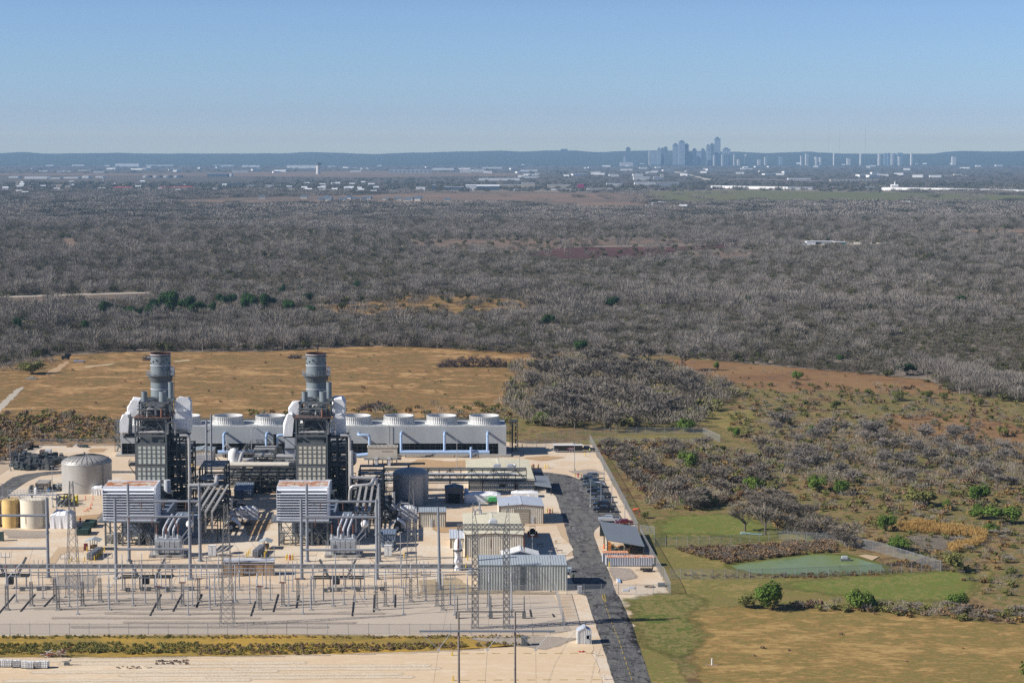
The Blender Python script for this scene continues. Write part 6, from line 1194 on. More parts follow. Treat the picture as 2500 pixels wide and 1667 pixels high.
cabinet('pale blue generator box beside the long shed', 8, 528, 568, 1365, 1328, mat('pale_blue_box', (0.35, 0.42, 0.46), 0.6), d=2); cabinet('grey relay box below the lattice gantry', 7, 955, 1010, 880, 835, LITE, d=1.5)
# ---------------------------------------------------------------- gantries, masts, switchyard
def tpole(mb, x, y, h, r0, r1, n=10): mb.tube((x, y, 0), (x, y, h), r0, r1, n)
def gantry(label, poles, beams, extra=None):
 """tubular dead-end frame: poles (px, base, top), cross beams by pixel row"""
 Y = D(poles[0][1]); t = thing('line_gantry', label, 'gantry', (XX(poles[0][0], poles[0][1], Y), Y, 0.08)); X = []
 for px, pb, ptp in poles:
  x = XX(px, pb, Y); X.append(x); h = ZH(ptp, Y); m = MB(); tpole(m, x, Y, h, .42, .30); m.tube((x, Y, h * .55), (x, Y, h * .55 + .5), .48, n=10); m.lathe([(.8, 0), (.8, .3)], (x, Y, 0), 12, True); m.build('pole', POLE, t, smooth=True)
 xl = X[0] if len(X) > 1 else X[0] - 26
 for by in beams:
  z = ZH(by, Y); MB().tube((xl, Y, z), (X[-1], Y, z), .30, n=10).build('cross_beam', POLE, t, smooth=True)
 z = ZH(beams[0], Y); k = 3
 for i in range(k):
  x = xl + (X[-1] - xl) * (i + .6) / (k + .2); m = MB()
  for j in range(8): m.lathe([(.05, 0), (.16, .1), (.05, .2)], (x, Y - .5, z - 1.9 + j * .2), 8)
  m.bar((x, Y - .5, z - .3), (x, Y, z), .06); m.bar((x, Y - .5, z - 1.9), (x, Y - .5, z - 2.5), .06); m.build('insulator', PORC, t, fix=False)
gantry('front tubular gantry before the left transformer', [(284, 1413, 1217), (465, 1413, 1216)], [1261, 1340]); gantry('rear tubular gantry standing over the left transformer', [(315.5, 1370, 1180), (489, 1370, 1181)], [1223.5])
gantry('front tubular gantry before the right transformer', [(737, 1414, 1218), (920.5, 1414, 1218)], [1262, 1342]); gantry('rear tubular gantry standing over the right transformer', [(750.5, 1371, 1181), (926.5, 1371, 1180)], [1224])
gantry('tubular gantry with one visible pole below the cream tank', [(118, 1409.6, 1213)], [1258, 1338])
t = thing('steel_pole', 'lone tapered steel pole right of the right transformer', 'pole', (XX(1074, 1440, D(1440)), D(1440), .08)); m = MB(); Y = D(1440); m.tube((XX(1074, 1440, Y), Y, 0), (XX(1069.5, 1237, Y), Y, ZH(1237, Y)), .42, .24, 10); m.lathe([(.7, 0), (.7, .3)], (XX(1074, 1440, Y), Y, 0), 12, True); m.build('shaft', POLE, t, smooth=True)
t = thing('steel_pole_pair', 'pair of tall pale poles tied by a strut behind the left rack', 'pole', (XX(505, 1150, 600), 600, .08)); m = MB()
for px, tp in ((504, 1026), (515.5, 1012)): m.tube(p3(px, 1190, 600), p3(px, tp, 600), .4, .3, 10)
m.tube(p3(504, 1056, 600), p3(515.5, 1044, 600), .22, n=8); m.build('shaft', POLE, t, smooth=True)
def lattice(name, label, cat, px, pb, ptp, w0, w1, bw=.09, steps=None, m_=LATT, Y=None, grp=None, cap=None):
 Y = D(pb) if Y is None else Y; x = XX(px, pb, Y); h = ZH(ptp, Y); t = thing(name, label, cat, (x, Y, .08), grp); m = MB(); lattice_col(m, x, Y, 0, h, w0, w1, bw, steps); m.build('frame', m_, t)
 f = MB()
 for a in (-1, 1):
  for b_ in (-1, 1): f.cbox((x + a * w0 / 2, Y + b_ * w0 / 2, 0), .5 if w0 > 1 else .34, .5 if w0 > 1 else .34, .3)
 if w0 < 1: f = MB().cbox((x, Y, 0), w0 + .5, w0 + .5, .3)
 f.build('footing', CONCM, t); return t, x, Y, h
def lattice_col(m, x, y, z0, z1, w0, w1, bw, steps=None):
 n = steps or max(4, int((z1 - z0) / (w0 + w1) * 1.6)); C = ((-1, -1), (1, -1), (1, 1), (-1, 1)); P = []
 for k in range(n + 1): f = k / n; w = (w0 + (w1 - w0) * f) / 2; P.append([(x + a * w, y + b_ * w, z0 + (z1 - z0) * f) for a, b_ in C])
 for k in range(n):
  for i in range(4):
   j = (i + 1) % 4; m.bar(P[k][i], P[k + 1][i], bw * 1.4); m.bar(P[k][i], P[k + 1][j], bw * .8); m.bar(P[k][j], P[k + 1][i], bw * .8)
   if k % 2 == 0: m.bar(P[k][i], P[k][j], bw * .8)
 return m
lattice('lattice_mast', 'slender lattice mast left of the left filter house', 'mast', 179.5, 1455, 1174, 3.0, .7, .07); lattice('lattice_mast', 'slender lattice mast before the brown stained enclosure', 'mast', 555, 1527, 1230, 2.9, .7, .07); lattice('lattice_mast', 'slender lattice mast before the shaded tank', 'mast', 1005.5, 1457, 1174, 2.9, .7, .07)
# big lattice dead-end frame
Y = D(1534); t = thing('lattice_gantry', 'tall lattice gantry with two columns and a trussed beam before the warehouse', 'gantry', (XX(1198, 1534, Y), Y, .08))
for cx in (1020, 1320):
 x = XX(900 + cx / 3.92, 1534, Y); zt = Zq(7, 440, Y); m = MB(); lattice_col(m, x, Y, 0, zt, 1.35, 1.2, .13, 15); m.build('column', LATT, t)
 m = MB(); zs = Zq(7, 185, Y); s = -1 if cx == 1020 else 1
 for a, b_ in ((-1, -1), (1, -1), (1, 1), (-1, 1)): m.bar((x + a * .6, Y + b_ * .6, zt), (x + s * .45, Y, zs), .1)
 for k in range(4): f = k / 5; m.bar((x - .6 * (1 - f) + s * .45 * f, Y, zt + (zs - zt) * f), (x + .6 * (1 - f - .2) + s * .45 * (f + .2), Y, zt + (zs - zt) * (f + .2)), .08)
 m.build('peak', LATT, t)
za, zb = Zq(7, 440, Y), Zq(7, 392, Y); xa, xb = W2(7, 850, 440, Y), W2(7, 1494, 440, Y); m = MB(); n = 16
for y in (Y - .6, Y + .6):
 for z in (za, zb): m.bar((xa, y, z), (xb, y, z), .14)
 for i in range(n): a = xa + (xb - xa) * i / n; b_ = xa + (xb - xa) * (i + 1) / n; m.bar((a, y, za), (b_, y, zb), .09); m.bar((a, y, zb), (b_, y, za), .09); m.bar((a, y, za), (a, y, zb), .09)
for i in range(n + 1): a = xa + (xb - xa) * i / n; m.bar((a, Y - .6, za), (a, Y + .6, za), .09); m.bar((a, Y - .6, zb), (a, Y + .6, zb), .09)
for cx in (1020, 1320):
 x = XX(900 + cx / 3.92, 1534, Y)
 for s in (-1, 1): m.bar((x + s * 3, Y, za), (x + s * .6, Y, za - 2.2), .12)
m.build('beam', LATT, t); m = MB()
for a in (858, 1172, 1488): x = W2(7, a, 440, Y); m.bar((x, Y, za), (x, Y, za - 5.2), .12); m.tube((x, Y, za - 2), (x, Y, za - 4), .16, n=8)
m.build('insulator', PORC, t)
# bus tubes on supports
BUS = [('front', 1396, 431.0, -60, 1258), ('middle', 1387, 435.0, -60, 1203), ('rear', 1377, 439.0, -60, 1155)]
for nm, py, Y, a, b_ in BUS:
 z = ZH(py, Y); m = MB().tube((XX(a, py, Y), Y, z), (XX(b_, py, Y), Y, z), .10, n=8); tag(m.build('bus_tube', GALV, loc=(XX(600, py, Y), Y, z)), nm + ' long grey bus tube across the switchyard supports', 'bus tube')
SUP = {0: [(17, 's'), (142, 's'), (267, 'p'), (388, 'T'), (512, 'p'), (635, 'T'), (759, 'p'), (919, 's'), (1081, 's'), (1141, 'p'), (1248, 'p')], 1: [(77, 's'), (202, 's'), (325, 'p'), (446, 'T'), (525, 'p'), (691, 'T'), (813, 'p'), (941, 's'), (1067, 's'), (1193, 's')], 2: [(135, 's'), (245, 's'), (285, 'p'), (486, 'T'), (575, 'p'), (728, 'T'), (766, 'p'), (866, 'p'), (1003, 's'), (300, 'p'), (348, 'p'), (535, 'p'), (585, 'p'), (820, 'p')]}
protos_ = {}
def support(px, Y, z, kind):
 x = XX(px, 1490, Y); key = (kind,)
 if key in protos_: return dup(protos_[key], (x, Y, .08))
 lab, grp = {'s': ('lattice bus support with a thin post on top in the switchyard', 'lattice bus supports'), 'T': ('lattice bus support with a dark cross plate and two insulators', 'cross plate bus supports'), 'p': ('plain tubular bus support post in the switchyard', 'tubular bus supports')}[kind]
 t = thing('bus_support', lab, 'bus support', (x, Y, .08), grp); protos_[key] = t
 if kind == 'p': m = MB(); m.tube((x, Y, .08), (x, Y, z - 1.4), .17, .13, 8); m.build('post', GALV, t); m = MB().tube((x, Y, z - 1.4), (x, Y, z), .1, n=8); m.build('insulator', LITE, t); MB().cbox((x, Y, .08), .9, .9, .25).build('footing', CONCM, t)
 elif kind == 's': m = MB(); lattice_col(m, x, Y, .1, z - 3.0, .62, .5, .06, 9); m.build('frame', LATT, t); m = MB().tube((x, Y, z - 3.0), (x, Y, z), .11, n=8); m.build('insulator', LITE, t); MB().cbox((x, Y, .08), 1.2, 1.2, .25).build('footing', CONCM, t)
 else:
  m = MB(); lattice_col(m, x, Y, .1, z - 3.3, .62, .5, .06, 9); m.build('frame', LATT, t); MB().box(x - .75, x + .75, Y - .25, Y + .25, z - 3.3, z - 3.1).build('cross_plate', mat('red_oxide_plate', (0.13, 0.04, 0.035), 0.7), t); MB().cbox((x, Y, .08), 1.2, 1.2, .25).build('footing', CONCM, t)
  for a in (-.6, .6): MB().tube((x + a, Y, z - 3.1), (x + a, Y, z - .2), .11, n=8).build('insulator', LITE, t)
 return t
for row, L_ in SUP.items():
 for px, kd in L_: support(px, BUS[row][2] + (0 if px not in (300, 348, 535, 585, 820) else 12), ZH(BUS[row][1], BUS[row][2]), kd)
# disconnect arms leaning from the posts
for (c, x0, y0, x1, y1) in ((5, 1035, 1015, 1185, 815), (5, 1265, 980, 1365, 850), (5, 75, 900, 220, 740), (6, 245, 1200, 340, 1020), (6, 465, 1160, 535, 1020), (6, 690, 1110, 725, 1020), (6, 1215, 1110, 1265, 1020), (5, 1500, 950, 1530, 850)):
 Y = 437; a, b_ = PT(*q(c, x0, y0), Y), PT(*q(c, x1, y1), Y); m = MB().tube(tuple(a), tuple(b_), .09, n=6); m.tube((a.x, Y, .1), tuple(a), .12, n=6); tag(m.build('slanting_disconnector', GALV, loc=(a.x, Y, .1)), 'slanting switch arm leaning from its post below the bus tubes', 'switch arm', 'slanting switch arms')
def breaker(px0, px1, py, label, big=True):
 Y = D(1440) if big else D(1452); x0, x1 = XX(px0, py, Y), XX(px1, py, Y); z = ZH(py, Y); t = thing('disconnect_switch', label, 'switchgear', ((x0 + x1) / 2, Y, .08)); m = MB()
 for y in (Y, Y + 2.2): m.box(x0, x1, y - .15, y + .15, z - .2, z + .15)
 for k in range(4): x = x0 + (x1 - x0) * k / 3; m.box(x - .1, x + .1, Y, Y + 2.2, z - .1, z + .1)
 m.build('frame', DSTEEL, t); n = 4
 for k in range(n): x = x0 + .8 + (x1 - x0 - 1.6) * k / (n - 1); m = MB().box(x - .14, x + .14, Y + .9, Y + 1.2, 0, z - .2); m.build('leg', GALV, t)
 for k in range(6):
  x = x0 + .3 + (x1 - x0 - .6) * k / 5; m = MB(); lean = (0, .9, -.0, 0, -.9, 0)[k]
  for j in range(9): m.lathe([(.06, 0), (.18, .11), (.06, .22)], (x + lean * (j / 9) * 1.4, Y + (k % 2) * 2.0, z + .15 + j * .26), 8)
  m.build('insulator', PORC, t, fix=False)
 for s, c in ((1, .32), (-1, .68)):
  x = x0 + (x1 - x0) * c; MB().bar((x, Y + 1, z + .1), (x - s * 2.0, Y + 1, z + 4.2), .5, .5).build('interrupter', MSTEEL, t)
 m = MB(); x = (x0 + x1) / 2; m.box(x - 1.2, x + .4, Y + .6, Y + 1.8, 1.2, 2.9); m.build('control_box', DSTEEL, t)
breaker(-20, 70, 1406, 'dark disconnect switch frame at the left edge of the switchyard'); breaker(294, 421, 1409, 'dark disconnect switch frame before the left gantry'); breaker(760, 888, 1411, 'dark disconnect switch frame before the right gantry')
m = MB()
for (c, x, y) in ((5, 215, 1015), (5, 375, 1012), (5, 455, 1005), (5, 1225, 1020), (5, 1365, 1012), (5, 1425, 1015), (5, 1610, 1020), (5, 1835, 1010), (6, 70, 1205), (6, 1355, 1222), (6, 1415, 1218), (6, 1485, 1216), (6, 1665, 1216), (6, 1895, 1208), (7, 130, 1012)):
 g = G(*q(c, x, y + 14)); o = MB().cbox((g.x, g.y, .1), 1.0, .7, .75, 0); o.cbox((g.x, g.y, .84), 1.1, .8, .06); tag(o.build('shadow_block', DSTEEL, loc=(g.x, g.y, .1)), 'small dark block standing in for a shadow on the gravel behind the bus supports', 'shadow block', 'dark blocks standing in for shadows behind the bus supports')  # dark blocks added in place of the shadows of raised switchgear cabinets
# small lattice frames before the big gantry
Y = D(1510); t = thing('switch_stand', 'low lattice switch stand with a long dark rail below the lattice gantry', 'switch stand', (XX(1195, 1510, Y), Y, .08)); z = Zq(7, 1225, Y); m = MB().bar((W2(7, 840, 1225, Y), Y, z), (W2(7, 1500, 1225, Y), Y, z), .22); m.build('rail', DSTEEL, t)
for a in (850, 1170, 1488):
 x = W2(7, a, 1300, Y); m = MB(); lattice_col(m, x, Y, .1, z, .75, .65, .08, 6); m.build('leg', LATT, t); m = MB().tube((x, Y, z), (x, Y, Zq(7, 1075, Y)), .16, .1, 8); m.build('insulator', MSTEEL, t)
for (c, x, y, h) in ((7, 1155, 1270, 8.8), (7, 1370, 1282, 8.0)):
 g = G(*q(c, x, y)); m = MB().tube((g.x, g.y, .1), (g.x, g.y, h), .16, .1, 8); m.cbox((g.x, g.y, .08), .9, .9, .25); tag(m.build('line_post', GALV, loc=(g.x, g.y, .1)), 'thin tubular post beside the lattice gantry columns', 'post', 'thin posts beside the lattice gantry')
# white surge tower at the warehouse corner
Y = Dq(7, 830); x = W2(7, 855, 800, Y); t = thing('wrapped_bushing', 'white sheeted column in a dark frame beside the warehouse corner', 'sheeted column', (x, Y, .08)); z = lambda y: Zq(7, y, Y)
m = MB(); m.lathe([(.95, z(825)), (.8, z(800)), (.55, z(790)), (.95, z(745)), (.7, z(700)), (.75, z(640)), (1.0, z(625)), (.95, z(590)), (.6, z(535)), (.15, z(528))], (x, Y, 0), 14); m.build('sheeting', WRAP, t, fix=False); m = MB()
for a in (-1, 1):
 for b_ in (-1, 1): m.bar((x + a, Y + b_, 0), (x + a, Y + b_, z(640)), .14)
m.box(x - 1.15, x + 1.15, Y - 1.1, Y + 1.1, z(640), z(634)); m.build('frame', DSTEEL, t)
# H frame line in front
Y = 345.0; t = thing('power_pole_frame', 'two grey wood poles with a long crossarm standing before the ditch', 'utility pole', (XX(1188, 1600, Y), Y, .08)); zc_ = ZH(1539, Y)
for px in (1120, 1257.5): x = XX(px, 1600, Y); m = MB().tube((x, Y, 0), (x, Y, ZH(1491, Y)), .24, .17, 10); m.build('pole', WOODP, t, smooth=True)
MB().box(XX(1024, 1539, Y), XX(1355, 1539, Y), Y - .4, Y - .2, zc_ - .16, zc_ + .16).build('crossarm', POLE, t)
for (a, b_, c) in ((1025, 1102, 1071), (1146, 1223, 1190), (1265, 1345, 1308)):
 zi = ZH(1583, Y); m = MB(); pa, pb_, pc = XX(a, 1545, Y), XX(b_, 1545, Y), XX(c, 1583, Y)
 m.tube((pa, Y - .3, zc_ - .16), (pc, Y - .3, zi), .045, n=6); m.tube((pb_, Y - .3, zc_ - .16), (pc, Y - .3, zi), .045, n=6); m.cbox((pc, Y - .3, zi - .2), .5, .2, .2); m.build('insulator_string', LITE, t)
for k, (c, e) in enumerate(((1071, 1063), (1190, 1187), (1308, 1311))):
 m = MB(); a = PT(c, 1586, Y); b_ = Vector((a.x + (e - c) * .02 - 2.0, 120, a.z + 2)); P = [tuple(a.lerp(b_, f) + Vector((0, -.4, -14 * f * (1 - f)))) for f in (0, .1, .25, .4, .6, .8, 1)]
 for p, r_ in zip(P, P[1:]): m.tube(p, r_, .022, n=5)
 P = [tuple(a.lerp(Vector((XX(900 + (858, 1172, 1488)[k] / 3.92, 1400, D(1534)), D(1534) - .6, Zq(7, 560, D(1534)))), f) + Vector((0, -.4 * (1 - f), -5 * f * (1 - f)))) for f in (0, .25, .5, .75, 1)]
 for p, r_ in zip(P, P[1:]): m.tube(p, r_, .018, n=5)
 tag(m.build('power_line', DSTEEL, loc=(a.x, Y, a.z)), 'thin overhead wire hanging from the ' + ('left', 'middle', 'right')[k] + ' insulator of the wood pole frame', 'wire')
# overhead wires from gantries back to transformers
for k, (a, b_) in enumerate((((300, 1262), (372, 1290)), ((372, 1262), (398, 1290)), ((440, 1262), (430, 1290)), ((760, 1263), (802, 1290)), ((830, 1263), (830, 1290)), ((900, 1263), (868, 1290)))):
 A, B_ = PT(*a, D(1413)), PT(*b_, D(1362) + 2); m = MB(); P = [tuple(A.lerp(B_, f) + Vector((0, 0, -1.5 * 4 * f * (1 - f)))) for f in (0, .2, .4, .6, .8, 1)]
 for p, r_ in zip(P, P[1:]): m.tube(p, r_, .03, n=5)
 tag(m.build('power_line', DSTEEL, loc=tuple(A)), 'thin wire sagging from a gantry beam to a transformer bushing', 'wire', 'wires between the gantries and the transformers')
# ---------------------------------------------------------------- fences
def fence(label, pts, h=2.4, sp=3.0, top=True, px=True, dens=None):
 P = [G(*p) if px else Vector(p) for p in pts]; t = thing('chain_link_fence', label, 'fence', (P[0].x, P[0].y, .08)); m = MB(); rl = MB(); org = ORG[t.name]; pm = None
 for a, b_ in zip(P, P[1:]):
  n = max(1, round((b_ - a).length / sp)); m.quad((a.x, a.y, .1), (b_.x, b_.y, .1), (b_.x, b_.y, h), (a.x, a.y, h)); rl.bar((a.x, a.y, h), (b_.x, b_.y, h), .06)
  for i in range(n + 1):
   c = a.lerp(b_, i / n)
   if pm is None: o = MB().tube((c.x, c.y, 0), (c.x, c.y, h + .25), .05, n=6).build('post', GALV, t); pm = o.data; p0 = c
   else: o = bpy.data.objects.new('post', pm); COL.objects.link(o); o.parent = t; o.location = (c.x - p0.x, c.y - p0.y, 0)
 m.build('mesh_panel', CHAIN, t, fix=False); rl.build('top_rail', GALV, t); return t
fence('long front fence of the switchyard above the ditch', [(-120, 1551), (700, 1551), (1300, 1552.5), (1378, 1537)], 2.5, 4.2); fence('inner fence between the switchyard and the plant yard', [(-120, 1451), (380, 1450), (700, 1451), (1000, 1452), (1356, 1452)], 2.3, 3.2)
fence('short fence slanting from the long shed to the switchyard corner', [(1357, 1452), (1378, 1536)], 2.6, 3); fence('fence along the car park beside the thicket', [(1440, 1080), (1500, 1190), (1557, 1300)], 2.7, 2.6); fence('fence beside the open shelter and the containers', [(1562, 1312), (1614, 1408), (1620, 1412), (1637, 1451)], 2.7, 2.6)
fence('front gate fence across the entrance road', [(1384, 1452), (1510, 1452), (1637, 1452)], 2.4, 3.4); fence('back fence of the yard behind the parts heaps', [(79, 1089), (278, 1090)], 2.6, 3); fence('slanting fence along the left side of the parts yard', [(79, 1089), (0, 1140), (-90, 1200)], 2.6, 3)
fence('back fence behind the black trailer', [(1262, 1092), (1310, 1092), (1438, 1086)], 2.4, 3); fence('fence around the far edge of the fenced lawn', [(1312, 1078), (1370, 1070), (1450, 1063), (1530, 1061), (1716, 1061), (1758, 1080)], 2.6, 3.5); fence('near fence of the fenced lawn', [(1448, 1082), (1600, 1084), (1735, 1081)], 2.0, 3.5)
fence('back fence of the pond enclosure', [(1598, 1336), (1760, 1331), (1900, 1318), (2040, 1326)], 2.4, 2.7); fence('right slanting fence of the pond enclosure', [(2040, 1324), (2150, 1350), (2297, 1395)], 2.6, 2.6); fence('front fence of the pond enclosure', [(1636, 1414), (1740, 1415), (1860, 1413), (2050, 1406), (2300, 1394)], 2.4, 2.7); fence('small gate fence beside the open shelter', [(1562, 1302), (1598, 1306), (1598, 1336)], 2.3, 2.5)
# ---------------------------------------------------------------- pond
M_POND = ground_mat('pond_water', cc((116, 124, 48), (116, 130, 70), (120, 134, 84), (100, 116, 50), (126, 140, 82)), 0.02, 0.1, 0.6, rough=0.18, bump=0.05, bdist=0.02); M_POND.node_tree.nodes['Principled BSDF'].inputs['Specular IOR Level'].default_value = 0.1
r8 = lambda x, y: (1500 + x / 2.352, 1220 + y / 2.352)
sheet('pond_bank', [r8(640, 375), r8(850, 350), r8(1130, 308), r8(1290, 312), r8(1440, 335), r8(1580, 385), r8(1560, 430), r8(1000, 438), r8(760, 425), r8(660, 395)], .15, ground_mat('pond_margin', cc((74, 84, 36), (96, 98, 46), (116, 102, 62)), .05, .3, 1.5, seed=31, soft=True), .4, 2)
sheet('pond', [r8(668, 380), r8(860, 354), r8(1130, 318), r8(1260, 320), r8(1400, 340), r8(1540, 382), r8(1550, 415), r8(1400, 428), r8(1000, 432), r8(800, 424), r8(700, 398)], .2, M_POND, .25, 2)
sheet('mud_flat', [r8(1690, 212), r8(1800, 205), r8(2000, 215), r8(2070, 235), r8(1960, 262), r8(1860, 285), r8(1760, 270), r8(1720, 240)], .16, ground_mat('grey_mud', cc((92, 86, 76), (112, 104, 92), (126, 114, 98)), .05, .3, 2, seed=32, soft=True), .5, 2)
sheet('pond_spillway', [r8(1400, 325), r8(1440, 318), r8(1520, 330), r8(1480, 352)], .26, M_CONC)
Y = G(*r8(1326, 352)).y; g = G(*r8(1326, 352)); t = thing('pump_float', 'small dark pump float on the green pond', 'float', (g.x, g.y, .2)); m = MB(); m.box(g.x - 1.2, g.x + 1.2, g.y - .7, g.y + .7, .22, .7); m.build('hull', MSTEEL, t); MB().box(g.x - .9, g.x + .5, g.y - .4, g.y + .5, .7, 1.3).build('pump', LITE, t)
g = G(*r8(850, 203)); m = MB(); m.bar((g.x - 5, g.y + 1, .4), (g.x, g.y, .25), 1.0, .16); m.cbox((g.x - 5, g.y + 1, .1), 1.2, 1.2, .5); tag(m.build('jon_boat', mat('pale_teal', (0.3, 0.42, 0.4), 0.6), loc=(g.x, g.y, .1)), 'pale overturned plank boat under the largest bare tree', 'boat')
# ---------------------------------------------------------------- vehicles
PAINT = {}
def paint(nm, rgb): return mat('car_paint_' + nm, rgb, 0.25, 0.3, 0.03, spec=0.5)
def vehicle(name, label, cat, px, py, rz, body, kind):
 g = G(px, py); t = thing(name, label, cat, (g.x, g.y, .15)); L_ = {'pickup': 5.8, 'suv': 4.9, 'sedan': 4.7}[kind]; h = .95 if kind == 'pickup' else (.9 if kind == 'suv' else .75); l = L_ / 2; ORG[t.name] = Vector((0, 0, 0))
 # side profile (x, z); nose towards -x
 if kind == 'pickup': P = [(-l, .45), (-l, .95), (-l + .25, 1.12), (-l + 1.6, 1.2), (-.95, 1.82), (.75, 1.85), (1.0, 1.25), (l - .06, 1.22), (l, .55)]
 elif kind == 'suv': P = [(-l, .4), (-l, .85), (-l + .2, 1.0), (-l + 1.25, 1.1), (-.75, 1.68), (1.7, 1.7), (l - .1, 1.1), (l, .5)]
 else: P = [(-l, .35), (-l, .7), (-l + .2, .82), (-l + 1.2, .92), (-.55, 1.4), (.9, 1.42), (l - .9, .98), (l - .05, .92), (l, .4)]
 m = MB(); w = .98; n = len(P); vs = []
 for s in (-1, 1):
  for (x, z) in P: k = 1.0 if z < 1.26 * (1 if kind != 'sedan' else .78) else .80; vs.append((x, s * w * k, z))
 m.add(vs, [tuple(range(n)), tuple(range(2 * n - 1, n - 1, -1))] + [(i, n + i, n + (i + 1) % n, (i + 1) % n) for i in range(n)]); m.build('body', body, t)
 m = MB()                                      # glass band
 if kind == 'pickup': a, b_, z0, z1 = -1.05, .8, 1.26, 1.76
 elif kind == 'suv': a, b_, z0, z1 = -1.0, 1.85, 1.14, 1.6
 else: a, b_, z0, z1 = -.85, 1.3, .97, 1.34
 for s in (-1, 1): m.quad((a - .35, s * .93, z0), (b_ + .1, s * .93, z0), (b_ - .1, s * .83, z1), (a + .12, s * .83, z1))
 x0 = P[3][0] + .15; m.quad((x0, -.82, P[3][1] + .08), (x0, .82, P[3][1] + .08), (P[4][0] - .04, .74, P[4][1] - .08), (P[4][0] - .04, -.74, P[4][1] - .08)); m.build('window', GLASS, t, fix=False)
 if kind == 'pickup': MB().box(1.15, l - .25, -.78, .78, 1.05, 1.262).build('load_bed', BLACKM, t)
 for sx in (-l + 1.0, l - 1.1):
  for s in (-1, 1):
   o = MB().tube((sx, s * .78, .37), (sx, s * 1.0, .37), .38, n=14).build('wheel', TYRE, t); MB().tube((sx, s * .99, .37), (sx, s * 1.02, .37), .22, n=10).build('rim', ALUM, o)
 for s in (-1, 1): MB().box(-l - .02, -l + .06, s * .7 - .2, s * .7 + .2, .72, .9).build('headlight', LITE, t); MB().box(l - .05, l + .02, s * .8 - .1, s * .8 + .1, .75, 1.05).build('tail_light', REDP, t)
 ORG[t.name] = Vector((g.x, g.y, 0)); t.rotation_euler = (0, 0, rz); t.scale = (1.03, 1.03, 1.03); return t
BK, DG, MG, SL, TL, RD = paint('black', (.02, .021, .025)), paint('dark_grey', (.06, .065, .075)), paint('mid_grey', (.16, .17, .18)), paint('silver', (.5, .53, .56)), paint('teal_grey', (.10, .13, .14)), paint('dark_red', (.14, .015, .02))
V = [('suv', 755, 470, MG, 'grey crossover at the far end of the parking row', 'car'), ('sedan', 728, 497, BK, 'black saloon second from the far end of the parking row', 'car'), ('suv', 762, 523, DG, 'dark crossover third from the far end of the parking row', 'car'), ('pickup', 770, 562, TL, 'teal grey pickup parked beside the white and red car', 'pickup'), ('suv', 800, 617, BK, 'black estate parked just before the light pole island', 'car'), ('pickup', 850, 651, DG, 'dark grey pickup in the middle of the parking row', 'pickup'), ('pickup', 853, 702, MG, 'mid grey crew cab pickup behind the two black trucks', 'pickup'), ('suv', 860, 742, BK, 'black car hidden behind the black pickup', 'car'), ('pickup', 880, 793, BK, 'black pickup nearest the empty parking bays', 'pickup'), ('pickup', 930, 890, SL, 'silver pickup alone beside the open shelter', 'pickup')]
for kd, x, y, pt_, lab, cat in V: vehicle('parked_' + ('pickup' if kd == 'pickup' else 'car'), lab, cat, *q(8, x, y - 8), -.06, pt_, kd)
vehicle('parked_car', 'white roofed red car parked behind the teal grey pickup', 'car', *q(8, 815, 545), -.06, paint('white', (.6, .6, .6)), 'sedan'); vehicle('parked_car', 'dark red car mostly hidden behind the shelter roof', 'car', *q(8, 1070, 905), .1, RD, 'sedan')
# bay lines
m = MB(); M_LINE = mat('bay_paint', (.5, .5, .5), .8); M_YL = mat('worn_yellow_paint', (.36, .26, .07), .9, 0, .4, 2.0)
for k in range(15):
 y = 500 + k * 30; a, b_ = G(*q(8, 655 + (y - 500) * .36, y)), G(*q(8, 900 + (y - 500) * .36, y + 3)); struct(MB().add([(a.x, a.y, .185), (b_.x, b_.y, .185), (b_.x, b_.y + .12, .185), (a.x, a.y + .12, .185)], [(0, 1, 2, 3)]).build('bay_line', M_LINE))
P = [(1000 + x / 3.36, 1430 + y / 3.36) for x, y in ((1606, 160), (1625, 215), (1640, 260), (1668, 330), (1690, 385), (1718, 450), (1745, 540), (1775, 630), (1800, 710), (1832, 796))]
for i in range(len(P) - 1):
 a, b_ = G(*P[i]), G(*P[i + 1]); k = max(2, int((b_ - a).length / 3.2))
 for j in range(k): c, d_ = a.lerp(b_, j / k), a.lerp(b_, (j + .55) / k); struct(MB().add([(c.x - .09, c.y, .185), (c.x + .09, c.y, .185), (d_.x + .09, d_.y, .185), (d_.x - .09, d_.y, .185)], [(0, 1, 2, 3)]).build('centre_line', M_YL, fix=False))
a, b_, c, d_ = [G(1000 + x / 3.36, 1430 + y / 3.36) for x, y in ((1580, 70), (1600, 70), (1604, 105), (1584, 105))]; m = MB()
for u, v in ((a, b_), (b_, c), (c, d_), (d_, a), (d_, G(1477, 1470)), (c, G(1479, 1470))): m.bar((u.x, u.y, .19), (v.x, v.y, .19), .22, .02)
struct(m.build('road_marking', M_YL))
for c, rows in ((0, [(1000 + x / 3.36, 1430 + 560 / 3.36 - (x - 500) * .0012) for x in range(420, 1500, 128)]), (1, [(1000 + x / 3.36, 1430 + 778 / 3.36 - (x - 500) * .0012) for x in range(420, 1590, 135)])):
 for p in rows: g = G(*p); struct(MB().box(g.x, g.x + 1.6, g.y, g.y + .22, .135, .19).build('yellow_line', M_YL))
